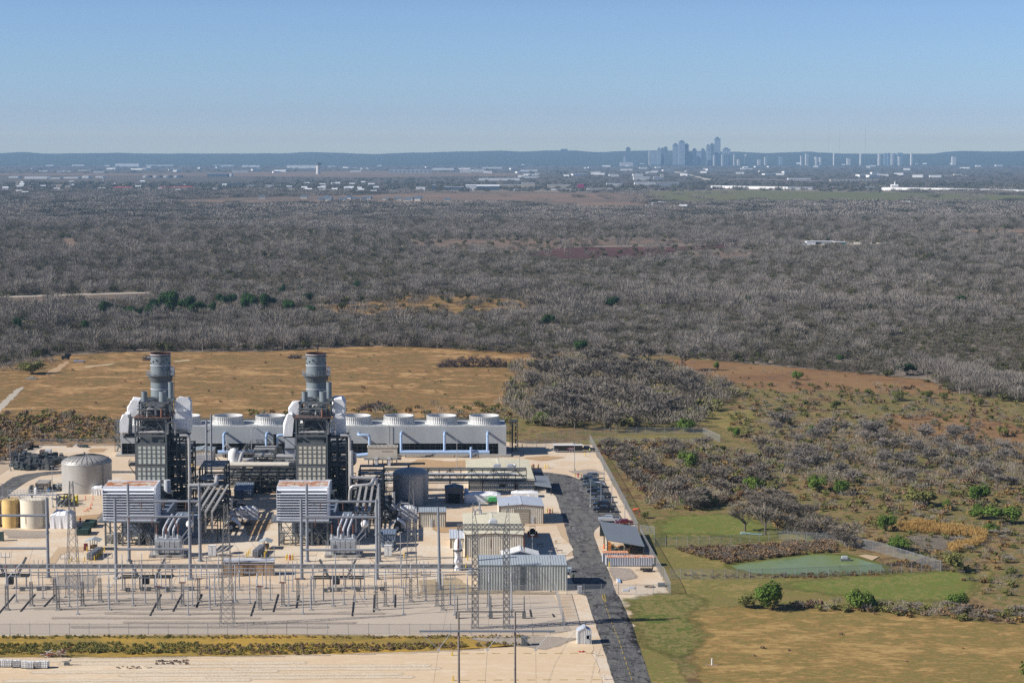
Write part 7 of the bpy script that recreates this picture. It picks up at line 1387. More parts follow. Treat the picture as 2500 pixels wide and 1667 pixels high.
# trailer with emblem, hitched truck
Y = Dq(8, 214); x0, x1 = W2(8, 396, 200, Y), W2(8, 675, 200, Y); zt = Zq(8, 146, Y); t = thing('cargo_trailer', 'long black enclosed trailer with an oval emblem by the back fence', 'trailer', ((x0 + x1) / 2, Y, .08)); MB().box(x0, x1, Y, Y + 2.5, .55, zt).build('body', paint('trailer_black', (.01, .011, .012)), t); MB().box(x0 - .05, x1 + .05, Y - .05, Y + 2.55, zt, zt + .12).build('roof', WHITE, t); MB().box(x0, x0 + .25, Y - .04, Y + 2.5, .6, zt - .02).build('corner_trim', LITE, t); MB().box(x0, x1, Y - .03, Y, .45, .6).build('skirt', LITE, t)
for a in (550, 578): x = W2(8, a, 200, Y); o = MB().tube((x, Y - .1, .4), (x, Y + .2, .4), .38, n=14).build('wheel', TYRE, t); MB().tube((x, Y - .13, .4), (x, Y - .1, .4), .24, n=10).build('rim', ALUM, o)
cx, cz = W2(8, 565, 180, Y), Zq(8, 177, Y); m = MB(); m.v = [(cx + 1.35 * math.cos(i * math.pi / 12), Y - .02, cz + .42 * math.sin(i * math.pi / 12)) for i in range(24)]; m.f = [tuple(range(24))]; m.build('emblem', mat('emblem_red', (.35, .05, .09), .5), t); m = MB(); m.v = [(cx + 1.2 * math.cos(i * math.pi / 12), Y - .03, cz + .32 * math.sin(i * math.pi / 12)) for i in range(24)]; m.f = [tuple(range(24))]; m.build('emblem_field', mat('emblem_dark', (.04, .04, .07), .5), t)
m = MB()
for k in range(5): m.quad((cx - .8 + k * .36, Y - .04, cz - .12), (cx - .58 + k * .36, Y - .04, cz - .12), (cx - .5 + k * .36, Y - .04, cz + .18), (cx - .72 + k * .36, Y - .04, cz + .18))
m.quad((cx - .7, Y - .04, cz - .62), (cx + .7, Y - .04, cz - .62), (cx + .7, Y - .04, cz - .52), (cx - .7, Y - .04, cz - .52)); m.build('emblem_mark', LITE, t); m = MB()
for (u, v) in (((415, 182), (438, 182)), ((438, 182), (438, 208)), ((438, 208), (415, 208)), ((415, 208), (415, 182))): m.bar((W2(8, u[0], 0, Y), Y - .03, Zq(8, u[1], Y)), (W2(8, v[0], 0, Y), Y - .03, Zq(8, v[1], Y)), .07)
m.build('hatch', LITE, t); m = MB(); m.bar((x0, Y + 1.2, .5), (x0 - 1.2, Y + 1.2, .45), .14); m.build('hitch', DSTEEL, t); vehicle('parked_pickup', 'black pickup parked behind the end of the black trailer', 'pickup', *q(8, 712, 206), 3.1, BK, 'pickup')
# utility trailer, tractor, compressor
Y = Dq(8, 1360); x0, x1 = W2(8, 1230, 1340, Y), W2(8, 1345, 1340, Y); t = thing('utility_trailer', 'small open black trailer before the grey container', 'trailer', ((x0 + x1) / 2, Y, .08)); m = MB(); m.box(x0, x1, Y, Y + 1.6, .5, .62)
for z in (.8, 1.05): m.bar((x0, Y, z), (x1, Y, z), .07); m.bar((x0, Y + 1.6, z), (x1, Y + 1.6, z), .07)
for k in range(5): x = x0 + (x1 - x0) * k / 4; m.bar((x, Y, .5), (x, Y, 1.05), .07)
for k in range(5): m.bar((x1, Y + k * .4, .6), (x1 + .3, Y + k * .4, 1.9), .06)
m.bar((x0, Y + .8, .5), (x0 - 1.2, Y + .8, .45), .1); m.build('frame', BLACKM, t); MB().tube((x0 + 1.9, Y - .15, .36), (x0 + 1.9, Y + .1, .36), .36, n=12).build('wheel', TYRE, t)
g = G(*q(7, 1568, 512)); t = thing('tractor', 'black tractor with a red roll bar beside the warehouse', 'tractor', (g.x, g.y, .1)); m = MB(); m.box(g.x - .7, g.x + .7, g.y, g.y + 2.8, .7, 1.5); m.box(g.x - .5, g.x + .5, g.y + 1.2, g.y + 1.8, 1.5, 2.0); m.build('body', BLACKM, t); m = MB()
for a in (-.75, .75): m.bar((g.x + a, g.y + .3, 1.2), (g.x + a * .9, g.y + .3, 2.9), .1)
m.bar((g.x - .7, g.y + .3, 2.9), (g.x + .7, g.y + .3, 2.9), .12); m.build('roll_bar', mat('dull_red', (.25, .05, .03), .6), t); m = MB().box(g.x - 1.4, g.x + 1.4, g.y - .7, g.y - .3, .2, .7); m.build('blade', ORG_, t)
for a in (-1.05, 1.05): MB().tube((g.x + a - .25, g.y + .5, .75), (g.x + a + .25, g.y + .5, .75), .75, n=14).build('wheel', TYRE, t)
Y = Dq(4, 1136); x0, x1 = W2(4, 1142, 1130, Y), W2(4, 1228, 1130, Y); t = thing('compressor', 'bright green wheeled compressor before the long sheeted machine', 'compressor', ((x0 + x1) / 2, Y, .08)); m = MB().prism([(x0, .6), (x1, .6), (x1, 1.5), (x1 - .4, 1.9), (x0 + .2, 1.8)], 'y', Y, Y + 1.5); m.build('body', mat('compressor_green', (.08, .42, .12), .5), t); MB().tube((x0 + 1.2, Y - .1, .35), (x0 + 1.2, Y + .15, .35), .35, n=12).build('wheel', TYRE, t); MB().bar((x0, Y + .7, .5), (x0 - .9, Y + .7, .4), .1).build('hitch', DSTEEL, t)
# white arched shelters over machines
for c, xa, xb, yb, yt, lab in ((6, 378, 530, 665, 535, 'white arched cover over a machine left of the right filter house'), (7, 208, 355, 480, 345, 'white arched cover over a machine right of the right transformer')):
 Y = Dq(c, yb); x0, x1 = W2(c, xa, yb, Y), W2(c, xb, yb, Y); z0, z1 = Zq(c, yt + 55, Y), Zq(c, yt, Y); t = thing('arched_shelter', lab, 'shelter', ((x0 + x1) / 2, Y, .08)); m = MB(); xm = (x0 + x1) / 2; P = [(x0, z0 - 1), (x0 + .2, z0), (xm, z1), (x1 - .2, z0), (x1, z0 - 1)]
 for a, b_ in zip(P, P[1:]): m.add([(a[0], Y, a[1]), (b_[0], Y, b_[1]), (b_[0], Y + 4, b_[1]), (a[0], Y + 4, a[1]), (a[0], Y, a[1] - .1), (b_[0], Y, b_[1] - .1), (b_[0], Y + 4, b_[1] - .1), (a[0], Y + 4, a[1] - .1)], [(0, 1, 2, 3), (7, 6, 5, 4), (0, 4, 5, 1), (2, 6, 7, 3)])
 skew(m, Y).build('cover', WHITE, t)
 for x in (x0, x1):
  for y in (Y + .1, Y + 3.8): skew(MB().bar((x, y, 0), (x, y, z0 - .9), .12), Y).build('post', GALV, t)
 t = thing('engine_set', 'dark round fronted machine under the ' + ('left' if c == 6 else 'right') + ' white arched cover', 'machine', (xm, Y + .6, .08)); MB().tube((xm - .3, Y + .5, 1.35), (xm - .3, Y + 3.6, 1.35), 1.0, n=16).build('drum', DSTEEL, t); MB().box(xm - 1.3, xm + 1.3, Y + .6, Y + 3.6, .1, .8).build('skid', DSTEEL, t); MB().tube((xm - .3, Y + .42, 1.35), (xm - .3, Y + .5, 1.35), .55, n=14).build('hub', LITE, t)
# gas coolers with exhaust pipes
for px, py, lab in ((574, 1282, 'silver vertical silencer with bent pipes left of the right filter house'), (970, 1265, 'silver vertical silencer with bent pipes right of the right racks')):
 Y = D(py); x = XX(px, py, Y); t = thing('silencer_skid', lab, 'silencer', (x, Y, .08)); MB().lathe([(.4, 0), (1.1, 1.4), (1.1, 2.6), (.45, 3.2), (.42, 6.6), (.36, 6.6)], (x - 1, Y, .8), 16).build('vessel', SILV, t, smooth=True, fix=False); m = MB(); m.path([(x, Y, 1), (x, Y, 4.2), (x + 3.4, Y, 4.2), (x + 3.4, Y, 0)], .22, 8); m.path([(x - 2, Y - 1, 0), (x - 2, Y - 1, 2.6), (x + 4.5, Y - 1, 2.6)], .3, 8); m.build('pipe', GALV, t, smooth=True); m = MB()
 for a in (-2, 0, 2, 4): m.bar((x + a, Y, 0), (x + a, Y, 2.4), .12); m.bar((x + a, Y - 1, 2.4), (x + a, Y + 1, 2.4), .1)
 m.box(x - 2, x + 4.4, Y - .9, Y + .9, .1, .8); m.build('skid', DSTEEL, t)
# ---------------------------------------------------------------- light poles, bollards, cones
def light_pole(c, x, yt, yb, lab, grp='grey light poles of the yard'):
 Y = Dq(c, yb); X = W2(c, x, yb, Y); h = Zq(c, yt, Y); t = thing('light_pole', lab, 'light pole', (X, Y, .08)); m = MB().tube((X, Y, .1), (X, Y, h), .11, .07, 8); m.build('pole', GALV, t); MB().cbox((X, Y, h), .9, .3, .22).build('lamp_head', GALV, t); MB().lathe([(.3, 0), (.3, .5)], (X, Y, .08), 10, True).build('base', CONCM, t)
for c, x, yt, yb, lab in ((8, 598, 125, 388, 'tall light pole on the gravel before the black trailer'), (8, 753, 478, 737, 'light pole on the kerbed island left of the parked cars'), (8, 852, 484, 735, 'light pole between the parked pickups'), (8, 954, 474, 738, 'light pole at the fence end of the parked cars'), (8, 1079, 632, 900, 'light pole behind the shelter roof'), (8, 880, 278, 482, 'light pole by the upper part of the car park fence'), (7, 1567, 495, 705, 'light pole behind the long striped shed'), (7, 1738, 650, 1040, 'light pole standing before the long striped shed'), (1, 101, 995, 1292, 'light pole beside the parts heaps'), (1, 505, 1248, 1640, 'light pole left of the big aluminium tank'), (1, 24, 1420, 1560, 'short light pole beside the curved road'), (4, 846, 515, 800, 'light pole before the cooling tower inlet'), (7, 306, 470, 835, 'slim light pole right of the blue grey box enclosure'), (6, 861, 800, 1000, 'slim pole beside the stained enclosure'), (1, 430, 60 + 890, 1010, 'thin pole in the brush behind the back fence')): light_pole(c, x, yt, yb, lab)
BOL = None
def bollard(c, x, y):
 global BOL
 g = G(*q(c, x, y))
 if BOL is None: o = MB().tube((0, 0, 0), (0, 0, 1.2), .13, n=8); o.ball((0, 0, 1.2), .13, .13, .1, 8, 4); BOL = o.build('bollard', YEL); tag(BOL, 'yellow steel bollard guarding plant equipment', 'bollard', 'yellow bollards around the plant'); BOL.location = (g.x, g.y, .1)
 else: dup(BOL, (g.x, g.y, .1))
for c, L_ in ((5, [(668, 750), (688, 748), (745, 748), (808, 750), (835, 655), (905, 742), (922, 728), (938, 715), (955, 700), (970, 690), (985, 675), (1000, 655)]), (6, [(598, 905), (612, 890), (626, 870), (768, 905), (776, 895), (788, 880), (975, 930), (1040, 925), (1032, 930), (985, 918)]), (8, [(603, 452), (664, 450), (57, 163), (97, 165), (190, 365), (250, 368), (316, 364), (343, 362), (338, 795), (386, 795), (932, 1310), (700, 250)]), (7, [(1712, 275), (1758, 280), (945, 740), (932, 810), (340, 715)]), (4, [(1565, 800), (1690, 800), (1715, 795)]), (2, [(938, 1245), (1000, 1243)])):
 for x, y in L_: bollard(c, x, y)
CONE = None
for (x, y) in ((818, 155), (890, 158), (880, 208), (868, 235)):
 g = G(*q(5, x, y)); o = MB().lathe([(.28, 0), (.26, .08), (.12, .1), (.07, 1.1), (.0, 1.12)], (0, 0, 0), 10)
 if CONE is None: CONE = o.build('traffic_cone', ORG_, fix=False); tag(CONE, 'tall orange cone on the gravel right of the yellow bottles', 'cone', 'orange cones beside the yellow bottles'); CONE.location = (g.x, g.y, .1)
 else: dup(CONE, (g.x, g.y, .1))
for (c, x, y, lab) in ((5, 848, 250, 'orange hose bent over near the orange cones'), (5, 822, 270, 'orange hose end lying nearest the green skips'), (8, 880, 1135, 'orange barrier post beside the open shelter')):
 g = G(*q(c, x, y)); m = MB().path([(g.x - .6, g.y, .25), (g.x + .3, g.y, .4), (g.x + .8, g.y + .3, .25)], .12, 6) if c == 5 else MB().tube((g.x, g.y, .1), (g.x, g.y, 1.3), .25, .15, 8); tag(m.build('orange_marker', ORG_, loc=(g.x, g.y, .1)), lab, 'marker')
HYD = None
for (c, x, y) in ((5, 768, 372), (6, 1012, 930), (8, 632, 452), (8, 208, 364), (8, 252, 364), (8, 363, 797)):
 g = G(*q(c, x, y))
 if HYD is None: o = MB(); o.lathe([(.2, 0), (.2, .1), (.14, .12), (.14, .8), (.17, .82), (.12, 1.0), (.0, 1.05)], (0, 0, 0), 10); o.tube((-.25, 0, .6), (.25, 0, .6), .08, n=8); HYD = o.build('fire_hydrant', REDP, fix=False); tag(HYD, 'small red hydrant on the plant gravel', 'hydrant', 'red hydrants on the gravel'); HYD.location = (g.x, g.y, .1); HYD.scale = (1.3, 1.3, 1.3)
 else: dup(HYD, (g.x, g.y, .1))
# yellow bottles
BT = None
for (x, y) in ((1212, 1285), (1272, 1285), (1335, 1260), (1398, 1350), (1470, 1345), (1470, 1270), (1420, 1290)):
 g = G(x / 7.84, 1060 + y / 7.84)
 if BT is None: o = MB().lathe([(.44, 0), (.44, 1.3), (.34, 1.55), (.1, 1.65), (0, 1.66)], (0, 0, 0), 14); BT = o.build('gas_bottle', mat('bottle_yellow', (.62, .52, .06), .5), smooth=True, fix=False); tag(BT, 'large yellow upright bottle beside the lattice mast', 'bottle', 'yellow bottles beside the big tank'); BT.location = (g.x, g.y, .1)
 else: dup(BT, (g.x, g.y, .1))
g = G(88, 1206); t = tag(MB().lathe([(.5, 0), (.5, 1.5), (.3, 1.9), (.1, 2.0), (0, 2.0)], (g.x, g.y, .1), 14).build('white_cylinder', WHITE, loc=(g.x, g.y, .1), smooth=True, fix=False), 'white upright cylinder left of the cream hut', 'cylinder'); g = G(119, 1201); tag(MB().lathe([(.35, 0), (.35, 1.0), (0, 1.02)], (g.x, g.y, .1), 12).build('blue_drum', mat('drum_blue', (.05, .2, .45), .5), loc=(g.x, g.y, .1), fix=False), 'blue drum right of the cream hut', 'drum')
# skips, picnic shelters, tube bundles
def skip(c, xa, xb, yb, yt, lab):
 Y = Dq(c, yb); x0, x1 = W2(c, xa, yb, Y), W2(c, xb, yb, Y); h = 1.6; m = MB(); m.box(x0, x1, Y, Y + .12, .2, h); m.box(x0, x1, Y + 5, Y + 5.1, .2, h); m.box(x0, x0 + .1, Y, Y + 5.1, .2, h); m.box(x1 - .1, x1, Y, Y + 5.1, .2, h); m.box(x0, x1, Y, Y + 5, .15, .3); t = thing('skip_container', lab, 'skip', ((x0 + x1) / 2, Y, .08)); skew(m, Y).build('body', GREENB, t); m = MB()
 for k in range(6): x = x0 + .15 + (x1 - x0 - .3) * k / 5; m.box(x - .05, x + .05, Y - .1, Y, .2, h - .1)
 for k in range(8): y = Y + .2 + 4.6 * k / 7; m.box(x1, x1 + .1, y - .05, y + .05, .2, h - .1)
 m.box(x0 - .08, x1 + .08, Y - .1, Y + .14, h, h + .12); m.box(x0 + .3, x1 - .3, Y + 1, Y + 4, .9, 1.25); skew(m, Y).build('rib', GREENB, t)
skip(5, 730, 842, 500, 410, 'dark green skip nearest the left filter house'); skip(5, 795, 898, 430, 350, 'dark green skip behind the nearest one')
for c, xa, xb, yr0, yr1, yb, lab in ((5, 812, 955, 555, 505, 645, 'grey roofed rest shelter beside the left filter house'), (6, 708, 838, 760, 710, 832, 'grey roofed rest shelter beside the right filter house')):
 Y = Dq(c, yb); x0, x1 = W2(c, xa + 10, yb, Y), W2(c, xb - 10, yb, Y); z0 = Zq(c, yr0 - 3, Y); xm = (x0 + x1) / 2; t = thing('rest_shelter', lab, 'shelter', (xm, Y, .08)); m = MB(); d = 3.6
 for a, b_, za_, zb_ in ((x0 - .2, xm, z0, z0 + .55), (xm, x1 + .2, z0 + .55, z0)): m.add([(a, Y - .3, za_), (b_, Y - .3, zb_), (b_, Y + d, zb_), (a, Y + d, za_), (a, Y - .3, za_ - .1), (b_, Y - .3, zb_ - .1), (b_, Y + d, zb_ - .1), (a, Y + d, za_ - .1)], [(0, 1, 2, 3), (7, 6, 5, 4), (0, 4, 5, 1), (2, 6, 7, 3)])
 m.build('roof', GREYR, t)
 for a, y in ((xm - .5, Y), (xm + .6, Y), (xm - .5, Y + 3), (xm + .6, Y + 3)): MB().box(a - .07, a + .07, y - .07, y + .07, 0, z0 + .3).build('post', DSTEEL, t)
 MB().box(xm - .6, xm + .7, Y + .8, Y + 2.2, .4, 1.3).build('bench', BRNW, t)
for c, xa, xb, yb, yt, lab in ((5, 826, 885, 738, 680, 'stack of silver tubes beside the left path'), (6, 648, 712, 908, 872, 'stack of silver tubes before the right rest shelter')):
 Y = Dq(c, yb); x0, x1 = W2(c, xa, yb, Y), W2(c, xb, yb, Y); t = thing('tube_bundle', lab, 'tube bundle', ((x0 + x1) / 2, Y, .08)); r = .19; n = int((x1 - x0) / (2 * r))
 for j in range(4):
  m = MB()
  for i in range(n): m.tube((x0 + r + 2 * r * i, Y, .5 + j * .4), (x0 + r + 2 * r * i, Y + 8.5, .5 + j * .4), r * .92, n=8)
  skew(m, Y, .09).build('tube_layer', GALV, t, True)
 m = MB()
 for y in (.8, 4, 7.5): m.box(x0 - .1, x1 + .1, Y + y, Y + y + .2, .1, .32)
 skew(m, Y, .09).build('bearer', PORC, t)
# ---------------------------------------------------------------- parts yard behind the big tank
def part_proto(k):
 if k == 0: o = MB(); o.tube((-.9, 0, .75), (.9, 0, .75), .62, n=12); o.cbox((0, 0, 0), 1.5, 1.2, .25); o.cbox((-.2, 0, 1.3), .6, .5, .35); return o, 'spare_motor', 'motor'
 if k == 1: o = MB(); o.cbox((0, 0, .2), 1.7, 1.5, 1.5); o.cbox((0, 0, 0), 1.8, 1.6, .2); o.cbox((0, 0, 1.7), 1.3, 1.1, .15); return o, 'parts_crate', 'crate'
 if k == 2:
  o = MB()
  for a in (-1, 1):
   for b_ in (-.6, .6): o.bar((a, b_, 0), (a, b_, 1.9), .1)
  for z in (.3, 1.1, 1.9): o.cbox((0, 0, z - .06), 2.1, 1.3, .1)
  o.cbox((-.3, 0, .4), 1.1, .9, .6); return o, 'parts_rack', 'rack'
 o = MB(); o.lathe([(.7, 0), (.75, .3), (.5, .4), (.5, .9), (.75, 1.0), (.7, 1.25)], (0, 0, 0), 14, True, True); return o, 'valve_body', 'valve'
LABP = ('dark green spare motor in the parts yard', 'dark crate in the parts yard left of the big tank', 'loaded steel rack in the parts yard', 'round dark valve body in the parts yard'); GRP = ('spare motors in the parts yard', 'crates in the parts yard', 'racks in the parts yard', 'valve bodies in the parts yard')
SP = [mat('motor_green_grey', (.06, .075, .075), .6, 0, .3, 2), mat('crate_grey', (.075, .08, .08), .7, 0, .3, 2), mat('rack_grey', (.06, .06, .065), .7), mat('valve_grey', (.10, .11, .115), .6)]
PR = [None] * 4; rr = random.Random(8); YP = [(200, 700), (990, 690), (1010, 600), (1250, 560), (1240, 460), (720, 440), (420, 430), (280, 460), (240, 560)]; n = 0; spots = []
while n < 78:
 x, y = rr.uniform(190, 1260), rr.uniform(420, 700)
 if not inpoly(x, y, YP): continue
 g = G(x / 7.84, 1060 + y / 7.84)
 if any((g - s).length < 1.7 for s in spots): continue
 spots.append(g); k = rr.choice((0, 0, 1, 1, 2, 3)); n += 1
 if PR[k] is None: o, nm, cat = part_proto(k); PR[k] = o.build(nm, SP[k]); tag(PR[k], LABP[k], cat, GRP[k]); o = PR[k]; o.location = (g.x, g.y, .1)
 else: o = dup(PR[k], (g.x, g.y, .1))
 s = rr.uniform(.75, 1.25); o.scale = (s, s, s * rr.uniform(.8, 1.2)); o.rotation_euler = (0, 0, rr.uniform(-.4, .4) + rr.choice((0, 1.57)))
for (x, y, w, h, lab, mm) in ((470, 410, 200, 90, 'large dark open crate by the slanting fence', DSTEEL), (640, 270, 150, 70, 'black machine heap in the corner of the parts yard', BLACKM), (560, 310, 90, 50, 'low black scrap heap below the corner heap', BLACKM), (1310, 250, 90, 40, 'brown pallet of scrap at the back fence', BRNW), (1450, 245, 60, 42, 'white box at the back fence', WHITE), (1545, 258, 80, 60, 'grey box at the back fence', MSTEEL), (1625, 262, 80, 70, 'green open crate at the back fence', GREENB)):
 g = G((x - w / 2) / 7.84, 1060 + y / 7.84); sc = F / g.y; W_, H_ = w / 7.84 / sc, h / 7.84 / sc; r = random.Random(x); m = MB()
 for k in range(7): a = r.uniform(0, W_ * .7); m.box(g.x + a, g.x + a + W_ * r.uniform(.2, .3), g.y + r.uniform(0, 1), g.y + r.uniform(1.5, 3), .1, H_ * r.uniform(.4, 1))
 m.box(g.x, g.x + W_, g.y + .3, g.y + 2.6, .1, H_ * .5); tag(m.build('scrap_heap' if 'heap' in lab or 'scrap' in lab else 'crate', mm, loc=(g.x, g.y, .1)), lab, 'scrap heap' if 'heap' in lab or 'scrap' in lab else 'crate')
Yd = D(1060 + 392 / 7.84); x0, x1 = XX(755 / 7.84, 1110, Yd), XX(962 / 7.84, 1110, Yd); t = thing('scrap_bin', 'half white half dark open bin behind the parts yard', 'bin', (x0, Yd, .08)); MB().box(x0, (x0 + x1) / 2, Yd, Yd + 2.5, .1, 1.5).build('dark_bin', TRIM, t); MB().box((x0 + x1) / 2 + .02, x1, Yd, Yd + 2.5, .1, 1.6).build('white_bin', LITE, t)
# ---------------------------------------------------------------- front lay-down yard
r3 = lambda x, y: (x / 3.36, 1480 + y / 3.36)
TOTE = None
for i, (x, y, s, gr) in enumerate(((22, 497, 1, 0), (70, 498, 1, 0), (135, 502, 1.05, 1), (206, 507, 1, 0), (251, 512, 1, 0), (320, 508, .98, 1), (370, 508, 1, 0), (-30, 497, 1, 0))):
 g = G(*r3(x, y))
 if TOTE is None:
  TOTE = thing('liquid_tote', 'white plastic liquid tote in the row at the lower left', 'tote', (0, 0, 0), 'white totes on the sandy yard'); m = MB(); m.box(-.55, .55, -.5, .5, .16, 1.15); m.lathe([(.15, 0), (.15, .08)], (0, 0, 1.15), 10, True); m.build('tank', WHITE, TOTE); m = MB()
  for a in (-.57, -.2, .2, .57): m.bar((a, -.52, .16), (a, -.52, 1.17), .03); m.bar((a, .52, .16), (a, .52, 1.17), .03)
  for z in (.4, .8, 1.17): m.bar((-.57, -.52, z), (.57, -.52, z), .03)
  m.build('cage', GALV, TOTE); MB().box(-.58, .58, -.53, .53, 0, .14).build('pallet', DSTEEL, TOTE); o = TOTE
 else: o = dup(TOTE, (0, 0, 0))
 o.location = (g.x, g.y, .14); o.scale = (1.15 * s, 1.15 * s, 1.15 * s); o.rotation_euler = (0, 0, (i % 3 - 1) * .12)
g = G(*r3(450, 425)); t = thing('timber_pile', 'jumbled pile of broken timber and boards behind the white totes', 'timber pile', (g.x, g.y, .13)); rr = random.Random(4)
TM = [mat('old_board', (.36, .27, .2), .8), mat('red_board', (.25, .09, .06), .8), mat('pale_board', (.55, .5, .44), .8)]
for k in range(44):
 u = rr.random(); x = g.x - 2.4 + 4.6 * u + rr.uniform(-.3, .3); y = g.y + rr.uniform(0, 1.8); z = rr.uniform(.1, .3 + 1.6 * u); a = rr.uniform(-.5, .9); l = rr.uniform(.6, 1.9); MB().bar((x, y, .2 + z), (x + l * math.cos(a) * rr.choice((-1, 1)), y + rr.uniform(-.6, .6), .2 + max(.05, z + l * math.sin(a) * .5)), .22, .1).build('board', TM[k % 3], t)
g = G(*r3(548, 485)); m = MB(); m.cbox((g.x, g.y, .13), 1.0, .7, .5); m.bar((g.x - .9, g.y, .8), (g.x + .9, g.y, 1.05), .3, .12); m.bar((g.x + .4, g.y, .9), (g.x + .9, g.y, 1.4), .15); tag(m.build('scrap_heap', MSTEEL, loc=(g.x, g.y, .13)), 'little scrap heap right of the timber pile', 'scrap heap')
rr = random.Random(9); m = MB()
for k in range(60): g = G(*r3(rr.uniform(1280, 1560), rr.uniform(445, 480))); m.cbox((g.x, g.y, .13), rr.uniform(.1, .8), rr.uniform(.1, .4), rr.uniform(.05, .25), rr.uniform(0, 3))
for k in range(30): g = G(*r3(rr.uniform(950, 1250), rr.uniform(495, 515))); m.cbox((g.x, g.y, .13), rr.uniform(.1, .6), rr.uniform(.1, .3), rr.uniform(.04, .12), rr.uniform(0, 3))
stuff(m.build('debris', TRIM))
for i, (x, y, lab) in enumerate(((1358, 575, 'cream barrier post at the upper edge of the entrance road'), (1350, 545, 'dark red flower clump left of the barrier posts'), (1600, 770, 'cream barrier post nearest the bottom edge'), (350, 575, 'small cream marker post under the wood pole frame'), (358, 780, 'yellow marker post beside the left wood pole'))):
 if i == 1: g = G(1000 + 1410 / 3.36, 1430 + 545 / 3.36); m = MB(); [m.ball((g.x + random.Random(k).uniform(-.6, .6), g.y + random.Random(k + 9).uniform(-.3, .3), .2), .22, .22, .18, 6, 4) for k in range(7)]; tag(m.build('flower_clump', REDP, loc=(g.x, g.y, .1)), lab, 'plant'); continue
 g = G(1000 + (1530 if i == 0 else x) / 3.36, 1430 + y / 3.36); m = MB(); m.box(g.x - .12, g.x + .12, g.y - .1, g.y + .1, .1, 1.1); m.cbox((g.x, g.y, .1), .5, .4, .2); tag(m.build('marker_post', CREAMT if i in (0, 2) else YEL, loc=(g.x, g.y, .1)), lab, 'marker post')
g = G(*r8(560, 952)); m = MB(); m.tube((g.x, g.y, .1), (g.x, g.y, 1.5), .14, n=8); t = thing('well_head', 'white well head standpipe on a brown slab in the straw field', 'standpipe', (g.x, g.y, .1)); m.build('pipe', WHITE, t); MB().cbox((g.x, g.y, .1), 2.4, 1.2, .1).build('slab', BRNW, t)
# loose items on the right gravel strip
for c, xa, xb, yb, d, h, mm, lab, nm in ((8, 1060, 1118, 1545, 2.2, .25, LITE, 'grey slab lying beside the front gate', 'concrete_slab_piece'), (8, 1118, 1175, 1522, 2.0, .25, LITE, 'second grey slab right of the slab by the gate', 'concrete_slab_piece'), (8, 1398, 1468, 1502, 1.6, .8, MSTEEL, 'grey crate in the corner of the gate fence', 'crate'), (8, 1003, 1018, 1465, 3.6, .4, WHITE, 'white board of the pair before the gate', 'board'), (8, 1020, 1040, 1465, 3.6, .4, BLUEP, 'blue board of the pair before the gate', 'board')):
 Y = Dq(c, yb); x0, x1 = W2(c, xa, yb, Y), W2(c, xb, yb, Y); m = MB(); m.box(x0, x1, Y, Y + d, .1, h); m.box(x0 + .05, x1 - .05, Y - .03, Y + .02, .1, h * .6); tag(m.build(nm, mm, loc=(x0, Y, .1)), lab, nm.split('_')[-1] if nm != 'concrete_slab_piece' else 'slab')
g = G(*q(8, 1315, 1503)); m = MB(); K = 20; [m.bar((g.x + 1.1 * math.cos(6.2832 * k / K), g.y + .9 * math.sin(6.2832 * k / K), .2), (g.x + 1.1 * math.cos(6.2832 * (k + 1) / K), g.y + .9 * math.sin(6.2832 * (k + 1) / K), .2), .22) for k in range(K)]; tag(m.build('fire_ring', TRIM, loc=(g.x, g.y, .1)), 'low dark ring lying on the gravel by the gate', 'ring')
for (c, x, y, lab) in ((8, 1188, 820, 'orange windsock on the scrub beside the car park fence'), (8, 875, 268, 'orange windsock behind the fence near the black trailer')):
 g = G(*q(c, x, y + 12)); m = MB(); m.tube((g.x - .9, g.y, 2.0), (g.x + .7, g.y, 2.4), .4, .2, 8); m.tube((g.x + .9, g.y, 0), (g.x + .9, g.y, 2.6), .05, n=6); tag(m.build('windsock', ORG_, loc=(g.x, g.y, .1)), lab, 'windsock')
# pipe rests and benches by the warehouse, brush piles, field wreck
for (c, x, y, w, lab, mm) in ((7, 1770, 650, 1.9, 'red brown pipe rest on the slab beside the long shed', PORC), (7, 1640, 610, 1.6, 'dark bench in the warehouse shadow', DSTEEL), (7, 1830, 670, 1.4, 'rusty steel offcut pile on the slab', TRIM), (7, 1793, 580, .5, 'small rusty fire pit post on the slab', PORC)):
 g = G(*q(c, x, y)); m = MB(); m.bar((g.x - w / 2, g.y, .9), (g.x + w / 2, g.y, .9), .25, .12)
 for a in (-.4, .4): m.bar((g.x + a * w, g.y - .3, .1), (g.x + a * w, g.y, .9), .1); m.bar((g.x + a * w, g.y + .3, .1), (g.x + a * w, g.y, .9), .1)
 tag(m.build('work_stand', mm, loc=(g.x, g.y, .1)), lab, 'work stand')
def heap(label, px0, px1, pb, ptp, m_, seed):
 Y = D(pb); x0, x1 = XX(px0, pb, Y), XX(px1, pb, Y); H = ZH(ptp, Y); r = random.Random(seed); m = MB()
 for k in range(int((x1 - x0) * 22)):
  u = r.random(); e = math.sin(math.pi * min(.97, max(.03, u))) ** .5; x = x0 + (x1 - x0) * u; z = r.uniform(0, H * e * (.6 + .4 * abs(math.sin(u * 17)))); a = Vector((r.uniform(-1, 1), r.uniform(-.6, .6), r.uniform(-.25, .5))).normalized() * r.uniform(.8, 2.4); y = Y + r.uniform(0, 6); m.bar((x, y, z), (x + a.x, y + a.y, max(0, z + a.z)), r.uniform(.1, .3))
 o = m.build('brush_pile', m_, loc=((x0 + x1) / 2, Y, .05)); tag(o, label, 'brush pile')
DKB = mat('dead_brush', (.085, .062, .055), .9, 0, .3)
